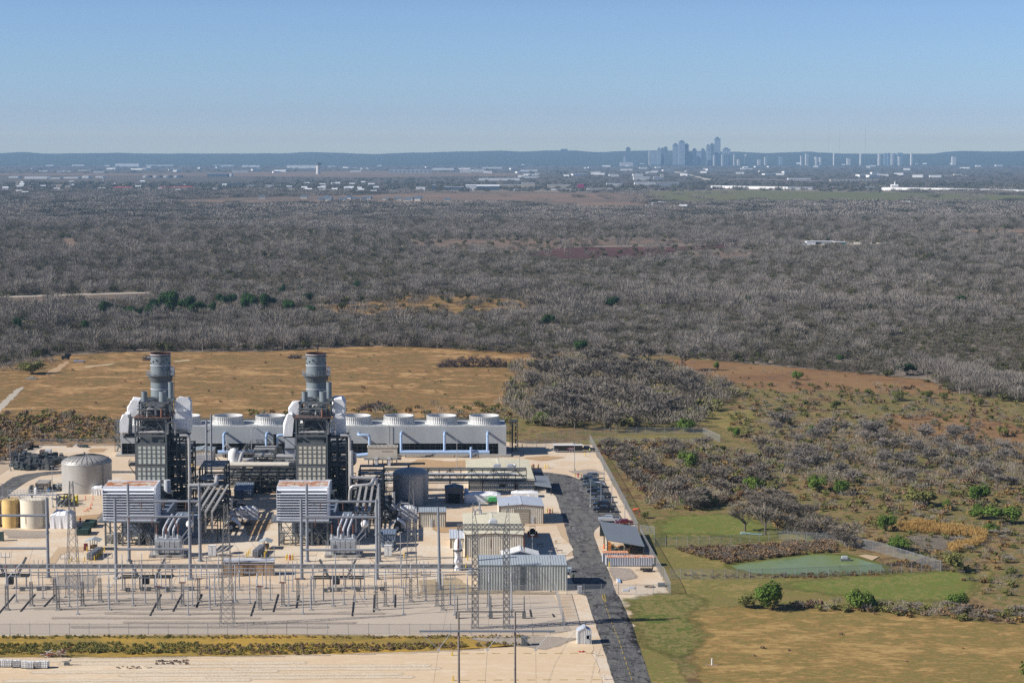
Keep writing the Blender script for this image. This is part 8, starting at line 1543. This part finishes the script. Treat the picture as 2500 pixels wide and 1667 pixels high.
heap('long dark pile of cut brush in the dry field', 1070, 1255, 897, 872, DKB, 1); heap('dark brush pile behind the cooling tower fans', 878, 955, 1003, 985, DKB, 2); heap('small dark brush pile behind the right stack', 704, 728, 876, 868, DKB, 3); heap('small pile of debris left of the left stack in the field', 350, 372, 880, 872, DKB, 4)
g = G(161, 878); t = thing('wrecked_machine', 'black wrecked machine at the far left corner of the dry field', 'wreck', (g.x, g.y, .05)); m = MB(); m.box(g.x - 2.2, g.x + 1.4, g.y, g.y + 2, .5, 1.7); m.box(g.x - .6, g.x + 2, g.y, g.y + 1.8, 1.5, 2.9); m.bar((g.x + 1, g.y, 2), (g.x + 3.2, g.y, 2.6), .4); m.build('body', BLACKM, t)
for a in (-1.5, 1.2): MB().tube((g.x + a, g.y - .2, .5), (g.x + a, g.y + .2, .5), .5, n=10).build('wheel', TYRE, t)
g = G(192, 884); m = MB(); m.box(g.x - 2.4, g.x + 2.4, g.y, g.y + 1.6, .1, .7); m.box(g.x - 2.4, g.x - 1, g.y, g.y + 1.6, .7, 1); tag(m.build('tarpaulin_pile', mat('pale_tarp', (.32, .33, .42), .7), loc=(g.x, g.y, .05)), 'pale blue striped tarp pile near the wrecked machine', 'tarp pile')
g = G(76, 926); m = MB(); m.box(g.x - 2.2, g.x + 2.2, g.y, g.y + 1.6, .1, .6); m.box(g.x - .6, g.x + 1, g.y, g.y + 1.6, .6, 1); tag(m.build('rubble_heap', CONCM, loc=(g.x, g.y, .05)), 'grey rubble heap beside the field track at the left', 'rubble heap')
sheet('field_track', [(-60, 1010), (0, 985), (40, 950), (60, 942), (56, 950), (20, 985), (-20, 1025), (-60, 1050)], .1, M_PALE, .5, 3); sheet('field_track', [(112, 917), (148, 905), (152, 899), (170, 884), (160, 882), (140, 895), (116, 908)], .1, mat('pale_soil', lin((176, 146, 110)), .9), .5, 3); sheet('field_track', [(200, 896), (260, 889), (285, 886), (270, 891), (210, 898)], .1, mat('pale_soil2', lin((186, 164, 126)), .9), .5, 3); sheet('field_track', [(420, 882), (460, 878), (465, 881), (430, 884)], .1, MATS['pale_soil2'], .4, 3)
# person by the long shed and by the right fence post (hi-vis)
def person(px, py, label, top, rz=0.0):
 g = G(px, py); t = thing('person', label, 'person', (g.x, g.y, .14)); V_ = [((0, 0, .92), (.15, .11)), ((0, 0, 1.15), (.14, .10)), ((0, 0, 1.38), (.17, .10)), ((0, 0, 1.5), (.06, .06)), ((0, -.01, 1.62), (.09, .10)), ((0, -.01, 1.76), (.07, .08)), ((.2, 0, 1.4), (.06, .06)), ((.25, -.02, 1.12), (.045, .045)), ((.24, -.12, .9), (.035, .035)), ((-.2, 0, 1.4), (.06, .06)), ((-.25, -.02, 1.12), (.045, .045)), ((-.24, -.1, .9), (.035, .035)), ((.1, 0, .88), (.09, .09)), ((.11, -.02, .48), (.065, .065)), ((.12, .02, .08), (.05, .05)), ((.12, -.14, .04), (.045, .03)), ((-.1, 0, .88), (.09, .09)), ((-.12, .03, .48), (.065, .065)), ((-.13, .06, .08), (.05, .05)), ((-.13, -.1, .04), (.045, .03))]
 E = [(0, 1), (1, 2), (2, 3), (3, 4), (4, 5), (2, 6), (6, 7), (7, 8), (2, 9), (9, 10), (10, 11), (0, 12), (12, 13), (13, 14), (14, 15), (0, 16), (16, 17), (17, 18), (18, 19)]
 me = bpy.data.meshes.new('body'); me.from_pydata([v for v, r in V_], E, []); o = bpy.data.objects.new('body', me); COL.objects.link(o); o.parent = t; md = o.modifiers.new('skin', 'SKIN')
 for i, (v, r) in enumerate(V_): me.skin_vertices[0].data[i].radius = r; me.skin_vertices[0].data[i].use_root = (i == 0)
 o.modifiers.new('sub', 'SUBSURF').levels = 1; me.materials.append(mat('work_trousers', (.05, .055, .08), .8)); m = MB(); m.lathe([(.17, .9), (.19, 1.2), (.21, 1.4), (.09, 1.5)], (g.x, g.y, .14), 12); m.build('vest', top, t, fix=False); m = MB(); m.ball((g.x, g.y, 1.93), .13, .14, .09, 10, 6); m.build('helmet', WHITE, t, smooth='all')
person(*q(8, 588, 1440), 'person in a pale vest standing in the shadow right of the long shed', mat('hivis', (.5, .62, .12), .7)); person(*q(8, 745, 222), 'person in a yellow vest by the fence beside the black trailer', MATS['hivis'])
# long thin conductors across the switchyard and from the gantries
def wire(lab, grp, A, B, sag, r=.025, k=8):
 A, B = Vector(A), Vector(B); m = MB(); P = [A.lerp(B, i / k) - Vector((0, 0, 4 * sag * (i / k) * (1 - i / k))) for i in range(k + 1)]
 for p, r_ in zip(P, P[1:]): m.tube(tuple(p), tuple(r_), r, n=5, caps=False)
 tag(m.build('power_line', DSTEEL, loc=tuple(A)), lab, 'wire', grp)
for (px, by, tx, k) in ((320, 1340, 300, 0), (372, 1340, 350, 1), (430, 1340, 400, 2), (775, 1342, 760, 0), (830, 1342, 820, 1), (885, 1342, 870, 2), (30, 1338, 20, 0), (80, 1338, 60, 1)):
 A = PT(px, by, D(1413)); B = PT(tx, (1396, 1387, 1377)[k], BUS[k][2]); wire('thin jumper wire from a gantry beam down to a bus tube', 'jumper wires from the gantries to the bus tubes', A, B, .8)
for k, px in enumerate((330, 375, 420)): wire('thin line strung from the left gantry back to the boilers', 'lines strung behind the left gantry', PT(px, 1224, D(1370)), PT(px + 60, 1160, 552), 1.5)
for k in range(5): wire('thin wire strung between the lattice masts', 'wires between the lattice masts', PT(179 + 376 * (k % 2), 1176 + 54 * (k % 2), (D(1455), D(1527))[k % 2]), PT(555 + 450 * (k % 2), 1232 - 57 * (k % 2) + k * .8, (D(1527), D(1457))[k % 2]), 2 + .4 * k)
for k, (px, py, h) in enumerate(((40, 1470, 6), (105, 1462, 5), (170, 1482, 7), (228, 1466, 6), (355, 1474, 6), (420, 1464, 7), (470, 1480, 6), (545, 1468, 6), (610, 1474, 7), (660, 1466, 6), (705, 1480, 6), (790, 1468, 7), (840, 1476, 6), (890, 1464, 6), (960, 1472, 7), (1040, 1468, 6), (1100, 1478, 6), (15, 1432, 7), (95, 1440, 6), (160, 1436, 7), (215, 1444, 6), (265, 1434, 7), (330, 1440, 6), (405, 1446, 7), (505, 1436, 7), (560, 1442, 6), (650, 1436, 7), (715, 1444, 6), (860, 1440, 7), (915, 1446, 6), (980, 1436, 7), (1035, 1444, 6), (190, 1500, 6), (460, 1502, 6), (740, 1500, 6), (985, 1500, 6), (1110, 1502, 6))):
 g = G(px, py); m = MB(); m.tube((g.x, g.y, .1), (g.x, g.y, h), .14, .1, 6); m.bar((g.x - 1.1, g.y, h), (g.x + 1.1, g.y, h), .14)
 for a in (-1, 0, 1): m.tube((g.x + a, g.y, h), (g.x + a, g.y, h + 1.1), .08, n=6)
 m.cbox((g.x, g.y, .08), .7, .7, .2); tag(m.build('instrument_post', GALV, loc=(g.x, g.y, .1)), 'slim switchyard post with a short crossbar and three pins', 'post', 'slim crossbar posts of the switchyard')
# ---------------------------------------------------------------- far plain: airport, suburbs, highway, city
FW = mat('far_white_wall', (.80, .79, .76), .7, 0, .04); FG = mat('far_grey_wall', (.38, .40, .42), .7, 0, .05); FT_ = mat('far_tan_wall', (.52, .46, .38), .7, 0, .05); FD = mat('far_dark_wall', (.10, .13, .17), .6, 0, .05); FRR = mat('far_red_roof', (.33, .06, .07), .7); FMG = mat('far_magenta', (.45, .04, .16), .6); FLG = mat('far_light_roof', (.60, .62, .64), .6); FGN = mat('far_green_wall', (.10, .22, .19), .6); TWG = mat('tower_glass', (.19, .25, .31), .3, 0, .05); TWD = mat('tower_dark', (.12, .15, .18), .5); TWP = mat('tower_pale', (.60, .57, .53), .6)
def block(name, label, cat, px0, px1, pb, ptp, m_, dep=None, roof=None, grp=None, Y=None, win=0, gable=False):
 Y = D(pb) if Y is None else Y; x0, x1 = XX(px0, pb, Y), XX(px1, pb, Y); h = max(2.5, ZH(ptp, Y)); d = dep or max(8, (x1 - x0) * .35); t = thing(name, label, cat, ((x0 + x1) / 2, Y, .3), grp); hw = h * (.72 if gable else .94)
 MB().box(x0, x1, Y, Y + d, -.2, hw).build('wall', m_, t); m = MB()
 if gable: m.prism([(Y - .4, hw), (Y + d + .4, hw), (Y + d / 2, h)], 'x', x0 - .4, x1 + .4)
 else: m.box(x0 - .3, x1 + .3, Y - .3, Y + d + .3, hw, h)
 m.build('roof', roof or m_, t)
 if win:
  m = MB(); rows = max(1, int(h / 4)); 
  for j in range(rows):
   z0 = h * (.12 + .8 * j / rows)
   for i in range(win): a = x0 + (x1 - x0) * (i + .25) / win; m.quad((a, Y - .05, z0), (a + (x1 - x0) * .5 / win, Y - .05, z0), (a + (x1 - x0) * .5 / win, Y - .05, z0 + h * .42 / rows), (a, Y - .05, z0 + h * .42 / rows))
  m.build('window', FD, t, fix=False)
 return t
r3_ = lambda x, y: (x / 3.36, 340 + y / 3.36); r4_ = lambda x, y: (700 + x / 3.36, 340 + y / 3.36); r1_ = lambda x, y: (1400 + x / 3.92, 300 + y / 3.92); r2_ = lambda x, y: (1900 + x / 3.92, 300 + y / 3.92)
def B_(f, nm, lab, cat, x0, x1, yb, yt, m_, **k): a = f(x0, yb); b = f(x1, yt); return block(nm, lab, cat, a[0], b[0], a[1], b[1], m_, **k)
WH = 'warehouse'
for x0, x1, yb, yt, lab in ((70, 148, 318, 305, 'small white hangar at the far left'), (200, 385, 326, 306, 'longest white warehouse at the far left'), (413, 490, 326, 316, 'low white shed right of the longest far left warehouse'), (520, 640, 324, 311, 'thin white shed before the white cube'), (672, 726, 321, 300, 'bright white cube shaped hangar on the left plain'), (782, 842, 317, 303, 'white hangar right of the white cube'), (488, 580, 268, 260, 'flat white warehouse on the upper left plain'), (635, 745, 264, 252, 'tan flat warehouse on the upper left plain'), (1750, 1920, 222, 212, 'long bright white warehouse on the horizon plain'), (1985, 2130, 230, 214, 'second long white warehouse on the horizon plain'), (2095, 2145, 205, 190, 'white cube on the horizon plain behind the control tower'), (2225, 2270, 200, 185, 'white block with a turret on the horizon plain'), (815, 930, 212, 204, 'pale flat block with two upstands'), (945, 1140, 225, 200, 'wide pale terraced building on the horizon plain'), (1198, 1240, 180, 152, 'round white tank like building on the hillside'), (1195, 1420, 220, 211, 'thin long pale building on the horizon plain'), (590, 690, 222, 209, 'pale warehouse below the hill at left'), (375, 440, 222, 211, 'pale low shed below the hill at left')):
 B_(r3_, WH, lab, 'warehouse', x0, x1, yb, yt, FT_ if 'tan' in lab else FW, roof=FLG, dep=60)
for x0, x1, yb, yt, lab, mm in ((0, 240, 240, 214, 'huge white warehouse beside the control tower', FW), (845, 1190, 278, 250, 'long glazed airport terminal wing', FG), (1195, 1370, 255, 237, 'bright white airport terminal roof block', FW), (1420, 1515, 275, 246, 'white airport parking block', FW), (1528, 1618, 272, 246, 'banded white airport office block', FW), (1645, 1685, 282, 262, 'round white tank by the airport', FW), (1605, 1765, 243, 230, 'white raised block right of the airport', FW), (600, 620, 252, 233, 'small white fuel tank left of the terminal', FW), (648, 670, 252, 233, 'small white fuel tank nearest the terminal', FW), (1575, 1910, 340, 320, 'long white office with window bands', FW), (1925, 2070, 320, 303, 'white low building right of the window banded office', FW), (1965, 2055, 298, 285, 'white box behind the low white building', FW), (1468, 1745, 420, 373, 'large grey hall with a pale gable and dark side', FD), (1060, 1135, 424, 392, 'white office with a grey wing', FW), (1740, 1950, 400, 374, 'long pale school wing right of the grey hall', FT_), (1925, 2035, 405, 360, 'cream school block with a tower', FT_), (2140, 2330, 400, 374, 'pale flat school wing at the right', FT_), (1860, 1975, 420, 408, 'white awning before the school', FW), (2175, 2352, 418, 408, 'white low canopy before the school', FW), (1290, 1450, 418, 390, 'dark low school hall left of the grey hall', FD), (840, 945, 440, 420, 'brick coloured row building by the suburb', mat('far_brick', (.30, .14, .11), .8)), (1195, 1218, 418, 376, 'dark steel sign frame left of the grey hall', FD)):
 B_(r4_, 'airport_building' if 'airport' in lab or 'terminal' in lab else 'far_building', lab, 'building', x0, x1, yb, yt, mm, roof=FLG, dep=50 if yb < 300 else 30, win=(10 if 'banded' in lab or 'glazed' in lab or 'parking' in lab else 0), gable='grey hall' in lab and 'large' in lab)
B_(r4_, 'far_building', 'pale end gable block of the large grey hall', 'building', 1470, 1556, 421, 378, FLG, dep=10, gable=False)
a = r4_(259, 288); Y = D(a[1]); x = XX(a[0], a[1], Y); h = ZH(340 + 188 / 3.36, Y); t = thing('control_tower', 'tall slim airport control tower on the left plain', 'control tower', (x, Y, .3)); MB().lathe([(11, 0), (10, h * .72), (14, h * .78)], (x, Y, 0), 12).build('shaft', TWP, t, fix=False); MB().lathe([(14, h * .78), (17, h * .82), (17, h * .92), (13, h * .92), (13, h * .95), (5, h * .96), (3, h)], (x, Y, 0), 12, True).build('cab', FD, t, fix=False)
for x0, x1, yb, yt, lab in ((930, 1085, 418, 390, 'apartment block with a bright red roof on the left plain'), (1305, 1470, 416, 388, 'apartment row with a dark red roof right of the first'), (1470, 1580, 412, 386, 'shorter red roofed apartment row at the right end')): B_(r3_, 'apartment_block', lab, 'apartment block', x0, x1, yb, yt, FW if 'bright' in lab else FT_, roof=FRR, dep=20, win=8, gable=True)
B_(r3_, 'far_building', 'white house left of the red roofed apartments', 'building', 808, 858, 416, 396, FW, dep=20, gable=True); B_(r3_, 'far_building', 'dark glass school hall among the trees', 'building', 1805, 1985, 388, 363, FD, dep=40); B_(r3_, 'far_building', 'pale long roof behind the dark tree belt', 'building', 2020, 2300, 392, 378, FLG, dep=40)
for k, x in enumerate((1170, 1255, 1340, 1425)): B_(r3_, 'hangar', 'white fronted hangar in the row of four beside the runway', 'hangar', x, x + 22, 316, 299, FW, dep=60, grp='row of four white fronted hangars'); B_(r3_, 'hangar_wing', 'dark hangar side beside a white front by the runway', 'hangar', x + 25, x + 58, 314, 299, FD, dep=60, grp='dark hangar sides beside the runway')
B_(r3_, 'hangar', 'wide dark arched hangar by the runway', 'hangar', 1700, 1865, 310, 282, FD, dep=60, gable=True); B_(r3_, 'hangar', 'white ended hangar right of the dark arched one', 'hangar', 1868, 1898, 308, 283, FW, dep=60)
# apartments and highway right
for x0, x1, yb, yt, lab, mm in ((575, 728, 550, 515, 'white four storey apartment block left of the highway', FW), (768, 858, 550, 517, 'grey four storey apartment block nearest the highway', FG), (585, 790, 608, 568, 'front white apartment row with dark gaps', FW), (795, 1010, 608, 570, 'front grey apartment row with dark gaps', FG), (318, 470, 610, 575, 'dark roofed white restaurant before the apartments', FW)): B_(r1_, 'apartment_block', lab, 'apartment block', x0, x1, yb, yt, mm, roof=FD if 'dark roofed' in lab else FLG, dep=30, win=14)
B_(r1_, 'far_building', 'magenta cube building left of the apartments', 'building', 42, 102, 628, 590, FMG, dep=20); B_(r1_, 'far_building', 'white canopied market below the magenta cube', 'building', 130, 372, 660, 628, FLG, dep=30); B_(r1_, 'far_building', 'white shop left of the magenta cube', 'building', -60, 60, 652, 632, FW, dep=20); B_(r1_, 'far_building', 'pale block above the grey apartments', 'building', 835, 865, 520, 490, FT_, dep=20)
def wallrun(name, label, pts, hgt, m_, th=6, cat='highway'):
 t = thing(name, label, cat, tuple(G(*pts[0])), None); m = MB()
 for a, b in zip(pts, pts[1:]):
  A, B2 = G(*a), G(*b); m.add([(A.x, A.y, 0), (B2.x, B2.y, 0), (B2.x, B2.y, hgt), (A.x, A.y, hgt), (A.x, A.y + th, 0), (B2.x, B2.y + th, 0), (B2.x, B2.y + th, hgt), (A.x, A.y + th, hgt)], [(0, 1, 2, 3), (7, 6, 5, 4), (3, 2, 6, 7)])
 m.build('retaining_wall', m_, t, fix=False); m = MB()
 for a, b in zip(pts, pts[1:]): A, B2 = G(*a), G(*b); m.bar((A.x, A.y, hgt + .6), (B2.x, B2.y, hgt + .6), 1.0, 1.2)
 m.build('parapet', FLG, t); return t
wallrun('highway_embankment', 'long white walled highway across the right plain', [r1_(1320, 625), r1_(1620, 632), r1_(2050, 640), r1_(2300, 640)], 7, FW, 20); wallrun('highway_embankment', 'white walled highway running out at the right edge', [r2_(1000, 648), r2_(1500, 656), r2_(2000, 668), r2_(2300, 674), r2_(2700, 676)], 8, FW, 20)
t = thing('flyover_bridge', 'thin curved flyover bridge above the highway', 'bridge', tuple(G(*r1_(1500, 560)))); m = MB(); Y = D(r1_(0, 572)[1]); P = [PT(*r1_(x, y), Y) for x, y in ((1490, 543), (1600, 539), (1800, 541), (2000, 548), (2200, 554), (2380, 556))]
for a, b in zip(P, P[1:]): m.bar(tuple(a), tuple(b), 10, 2.2)
m.build('deck', mat('far_pink_concrete', (.50, .40, .36), .7), t)
for p in P: MB().box(p.x - 1.5, p.x + 1.5, p.y - 1.5, p.y + 1.5, 0, p.z).build('pier', FT_, t)
sheet('highway', [r1_(960, 465), r1_(1000, 470), r1_(1180, 510), r1_(1330, 545), r1_(1420, 580), r1_(1330, 575), r1_(1200, 530), r1_(1060, 490), r1_(960, 478)], .8, M_PALE)
B_(r2_, 'church', 'white church with a thin spire beside the highway', 'church', 1085, 1150, 632, 590, FW, dep=20, gable=True); a = r2_(1116, 632); Y = D(a[1]) + 8; x = XX(a[0], a[1], Y); tag(MB().lathe([(3, 8), (2.2, 14), (.2, ZH(r2_(0, 555)[1], Y))], (x, Y, 0), 8).build('spire', FW, loc=(x, Y, 0), fix=False), 'thin white spire above the church roof', 'spire')
for x0, x1, yb, yt, lab, mm in ((95, 310, 550, 530, 'pale apartment row behind the flyover', FW), (500, 960, 560, 542, 'long row of pale homes right of the flyover', FT_), (850, 1010, 632, 612, 'grey flat roofed store beside the church', FG), (525, 575, 632, 614, 'red signed fuel station by the highway', FRR), (605, 645, 632, 616, 'smaller red signed fuel station by the highway', FRR), (1685, 1760, 510, 490, 'pale domed building on the far right plain', FT_), (1500, 1820, 512, 504, 'long pale low building around the dome', FT_)): B_(r2_, 'far_building', lab, 'building', x0, x1, yb, yt, mm, roof=FLG, dep=25, win=12 if 'row' in lab else 0)
# well pad, farm house
rr = random.Random(21)
for k, (x0, x1, yb, yt, mm, lab) in enumerate(((1322, 1345, 224, 208, FW, 'white tank group at the left end of the bright pad'), (1355, 1395, 224, 206, FLG, 'grey tank group second on the bright pad'), (1395, 1485, 222, 206, FG, 'grey pipe skid in the middle of the bright pad'), (1482, 1508, 225, 208, FT_, 'tan shed on the bright pad'), (1505, 1535, 224, 208, FGN, 'green tank at the right end of the bright pad'), (1085, 1118, 208, 190, FW, 'white farmhouse alone on the grey plain'), (1298, 1318, 218, 204, TRIM, 'brown shed left of the bright pad'))):
 block('far_building' if k != 5 else 'farmhouse', lab, 'building' if k != 5 else 'house', 1250 + x0 / 1.882, 1250 + x1 / 1.882, 480 + yb / 1.882, 480 + yt / 1.882, mm, dep=14, gable=(k == 5), roof=FLG)
# houses scattered over the plain: each its own thing
HOUSE = {}
def house(px, py, s, kind, lab, grp):
 g = G(px, py)
 if kind not in HOUSE:
  w, r_ = {'new': (FT_, FD), 'white': (FW, FLG), 'tan': (FT_, mat('far_brown_roof', (.16, .13, .12), .8)), 'mall': (FW, FW)}[kind]; t = thing('far_house' if kind != 'mall' else 'far_shed', lab, 'house' if kind != 'mall' else 'shed', (0, 0, 0), grp); d = 10 if kind != 'mall' else 30
  MB().box(-8, 8, 0, d, -.2, 5.5).build('wall', w, t); m = MB()
  if kind != 'mall': m.prism([(-.5, 5.3), (d + .5, 5.3), (d / 2, 9)], 'x', -8.4, 8.4)
  else: m.box(-8.3, 8.3, -.3, d + .3, 5.5, 6.2)
  m.build('roof', r_, t); HOUSE[kind] = o = t
 else: o = dup(HOUSE[kind], (0, 0, 0), 0, lab, grp)
 o.location = (g.x, g.y, .3); o.scale = (s * (rr.uniform(.8, 1.3) if kind != 'mall' else rr.uniform(.8, 3.2)), s, (s if kind != 'mall' else 1.5) * rr.uniform(.8, 1.15)); o.rotation_euler = (0, 0, rr.uniform(-.35, .35))
for k in range(26): house(700 + rr.uniform(5, 1330) / 3.36 if k else 640, 340 + rr.uniform(490, 515) / 3.36, 0.8, 'new', 'new grey house in the estate on the pink field', 'new houses on the pink field')
for k in range(40): house(rr.uniform(0, 560), rr.uniform(446, 476), .9, 'white' if k % 2 else 'tan', 'small house among the dark trees of the left suburb', 'houses of the left suburb')
for k in range(26): house(700 + rr.uniform(0, 790) / 3.36, 340 + rr.uniform(365, 450) / 3.36, .9, 'white', 'small white house of the middle suburb', 'houses of the middle suburb')
for k in range(24): house(*((1400 + rr.uniform(700, 2300) / 3.92, 300 + rr.uniform(785, 850) / 3.92) if k % 2 else (1900 + rr.uniform(100, 2000) / 3.92, 300 + rr.uniform(760, 845) / 3.92)), .9, 'tan' if k % 3 else 'white', 'lone rural house in the trees beyond the grey wood', 'rural houses beyond the grey wood')
for k in range(125): house(rr.uniform(-20, 1300), rr.choice((rr.uniform(393, 402), rr.uniform(393, 402), rr.uniform(402, 424))), rr.uniform(1.0, 2.3), 'mall', 'pale commercial shed on the far left plain', 'pale sheds of the far left plain')
for k in range(95): house(rr.uniform(1250, 2500), rr.choice((rr.uniform(393, 404), rr.uniform(404, 434))), rr.uniform(.8, 1.6), 'mall', 'pale shed on the far plain below the city', 'pale sheds below the city')
for k in range(45):
 px = rr.uniform(1400, 2500); house(px, rr.uniform(396, 405), rr.uniform(1.2, 2.4), 'white', 'pale house at the foot of the hills by the city', 'pale houses at the foot of the hills')
# city towers
CT_ = [(503, 545, 243, TWD, 'dark square tower standing alone left of the cluster'), (485, 496, 322, TWP, 'narrow pale tower at the foot of the lone dark one'), (562, 602, 316, TWD, 'low dark block right of the lone dark tower'), (722, 742, 275, TWP, 'thin pale sided tower left of the cluster'), (742, 800, 268, TWG, 'broad glass tower beside the thin pale one'), (805, 835, 250, TWG, 'pale slanted tower at the left of the cluster'), (838, 870, 246, TWD, 'dark tower with a stepped top'), (868, 900, 234, TWD, 'dark peaked tower below a crane'), (950, 1008, 210, TWG, 'wide glass tower left of the crowned one'), (1008, 1066, 183, TWG, 'tall tower with a round crown'), (1066, 1102, 208, TWD, 'dark tower under construction cranes'), (1100, 1138, 280, TWD, 'low dark block right of the crowned tower'), (1140, 1180, 258, TWG, 'striped mid height tower in the gap'), (1185, 1225, 275, TWG, 'lower glass block in the gap'), (1222, 1258, 256, TWD, 'flat topped dark tower in the gap'), (1272, 1310, 220, TWG, 'glass tower left of the tallest pair'), (1310, 1348, 206, TWD, 'dark tower touching the tallest one'), (1350, 1406, 150, TWG, 'tallest glass tower of the skyline'), (1275, 1345, 258, TWG, 'curved pale glass block before the tall pair'), (1340, 1356, 310, TWP, 'small pale tower in front of the tallest'), (1420, 1432, 305, TWP, 'thin white tower right of the tallest'), (1430, 1500, 250, TWG, 'wide sloping topped tower right of the tallest'), (1432, 1485, 300, TWD, 'dark block before the sloping topped tower'), (1535, 1548, 305, TWP, 'small pale tower right of the cluster'), (1570, 1590, 350, TWP, 'low pale block right of the cluster'), (1645, 1660, 300, TWP, 'tiny pale block high on the hill'), (1640, 1720, 340, TWD, 'low wide dark block below the hill'), (1830, 1852, 328, TWP, 'pale pointed tower between the districts'), (1765, 1790, 352, TWP, 'squat pale block between the districts'), (1970, 2000, 322, TWG, 'grey tower left of the domed one'), (1182 + 995, 1195 + 995, 318, TWP, 'pale stepped tower at the start of the right district'), (2222, 2248, 298, TWP, 'cream capitol like tower in the right district'), (2312, 2332, 328, TWP, 'pale round topped tower in the right district')]
YC = 16950
for x0, x1, yt, mm, lab in CT_:
 a = r1_(x0, 402); b = r1_(x1, yt); t = block('skyscraper' if yt < 300 else 'city_tower', lab, 'tower', a[0], b[0], 404.6, b[1], mm, dep=40, Y=YC + rr.uniform(-150, 250), win=0)
 if yt < 262:
  w = b[0] - a[0]; Yt = ORG[t.name].y; u0, u1 = XX(a[0] + w * .22, 380, Yt), XX(b[0] - w * .25, 380, Yt); z = ZH(b[1], Yt); MB().box(u0, u1, Yt + 8, Yt + 30, z - 1, z + rr.uniform(6, 14)).build('penthouse', TWD, t)
 if yt < 330:
  m = MB(); Yt = ORG[t.name].y; u0, u1 = XX(a[0], 380, Yt), XX(b[0], 380, Yt); z = ZH(b[1], Yt); n = 3 if yt > 240 else 5
  for j in range(n): x = u0 + (u1 - u0) * (j + .3) / n; m.quad((x, Yt - .3, 12), (x + (u1 - u0) * .4 / n, Yt - .3, 12), (x + (u1 - u0) * .4 / n, Yt - .3, z * .95), (x, Yt - .3, z * .95))
  m.build('window_band', FLG if mm is TWG else TWG, t, fix=False)
for x0, x1, yt, mm, lab in ((530, 536, 290, TWP, 'tiny white tower on the ridge'), (660, 690, 340, TWP, 'squat tan block below the masts'), (785, 793, 298, TWP, 'thin pale slab on the ridge'), (958, 976, 298, TWP, 'white slab tower left in the campus cluster'), (1015, 1045, 292, TWG, 'blue grey slab in the campus cluster'), (1046, 1075, 290, TWG, 'second blue grey slab in the campus cluster'), (1080, 1098, 293, TWP, 'white slab tower in the middle of the campus cluster'), (1100, 1116, 293, TWG, 'dark slab beside the middle white one'), (1145, 1190, 288, TWG, 'broad grey slab at the right of the campus cluster'), (1270, 1282, 290, TWP, 'thin pale tower alone right of the campus cluster'), (1150, 1165, 325, TWP, 'small white block before the broad grey slab'), (1665, 1700, 325, TWP, 'pale hospital like block on the right ridge'), (262, 288, 300, TWP, 'pale tower nearest the capitol like one'), (355, 372, 328, TWP, 'short pale tower with a pointed top'), (395, 410, 330, TWP, 'short pale tower beside the pointed one')):
 a = r2_(x0, 385); b = r2_(x1, yt); block('city_tower', lab, 'tower', a[0], b[0], 404.6, b[1], mm, dep=40, Y=YC + rr.uniform(-100, 300))
t = thing('tower_crown', 'round crown on top of the tall middle tower', 'crown', (XX(1400 + 1036 / 3.92, 345, YC), YC, ZH(300 + 183 / 3.92, YC))); c = PT(1400 + 1036 / 3.92, 300 + 183 / 3.92, YC + 60); MB().lathe([(16, -6), (20, 3), (16, 9), (5, 14)], (c.x, c.y, c.z), 10, True).build('crown', TWD, t, fix=False)
block('far_building', 'flat dark building on the ridge left of the city', 'building', 1369, 1386, 372, 364, TWD, dep=60, Y=20900)
block('city_block', 'low white block at the foot of the lone dark tower', 'block', 1400 + 445 / 3.92, 1400 + 572 / 3.92, 405, 300 + 378 / 3.92, TWP, dep=40, Y=16500)
for k, (x, yt, lab) in enumerate(((253, 65, 'faint radio mast at the left of the masts'), (484, 20, 'faint tall radio mast second of the masts'), (590, 62, 'clearest radio mast on the ridge'), (836, 15, 'tallest radio mast on the ridge'), (953, 120, 'short radio mast above the campus cluster'))):
 Y = 20500; p = PT(1900 + x / 3.92, 300 + yt / 3.92, Y); w = 1.2 if k in (2, 3) else .7; z0 = ZH(378, Y); m = MB(); m.bar((p.x, Y, z0 - 40), (p.x, Y, p.z), w); m.bar((p.x - w * 2, Y, p.z - 4), (p.x + w * 2, Y, p.z - 4), w); tag(m.build('radio_mast', TWD, loc=(p.x, Y, z0)), lab, 'radio mast')
for x, y0, y1, lab in ((850, 360, 322, 'grey water mast standing above the left suburb'),):
 if lab: a = r3_(x, y0); Y = D(a[1]); p = PT(*r3_(x, y1), Y); m = MB().tube((p.x, Y, 0), (p.x, Y, p.z), 2.2, 1.4, 8); m.ball((p.x, Y, p.z), 4, 4, 3, 8, 6); tag(m.build('water_tower', FG, loc=(p.x, Y, 0)), lab, 'water tower')
for k in range(8):
 px = 2200 + k * 37 + (k % 3) * 4; g = G(px, 628 - k * .4); m = MB(); m.tube((g.x, g.y, 0), (g.x, g.y, 15), .35, .25, 6); m.box(g.x - 1.6, g.x + 1.6, g.y - .15, g.y + .15, 13.4, 13.8); o = tag(m.build('utility_pole', WOODP, loc=(g.x, g.y, 0)), 'thin dark utility pole in the row across the right wood', 'utility pole', 'utility poles across the right wood')
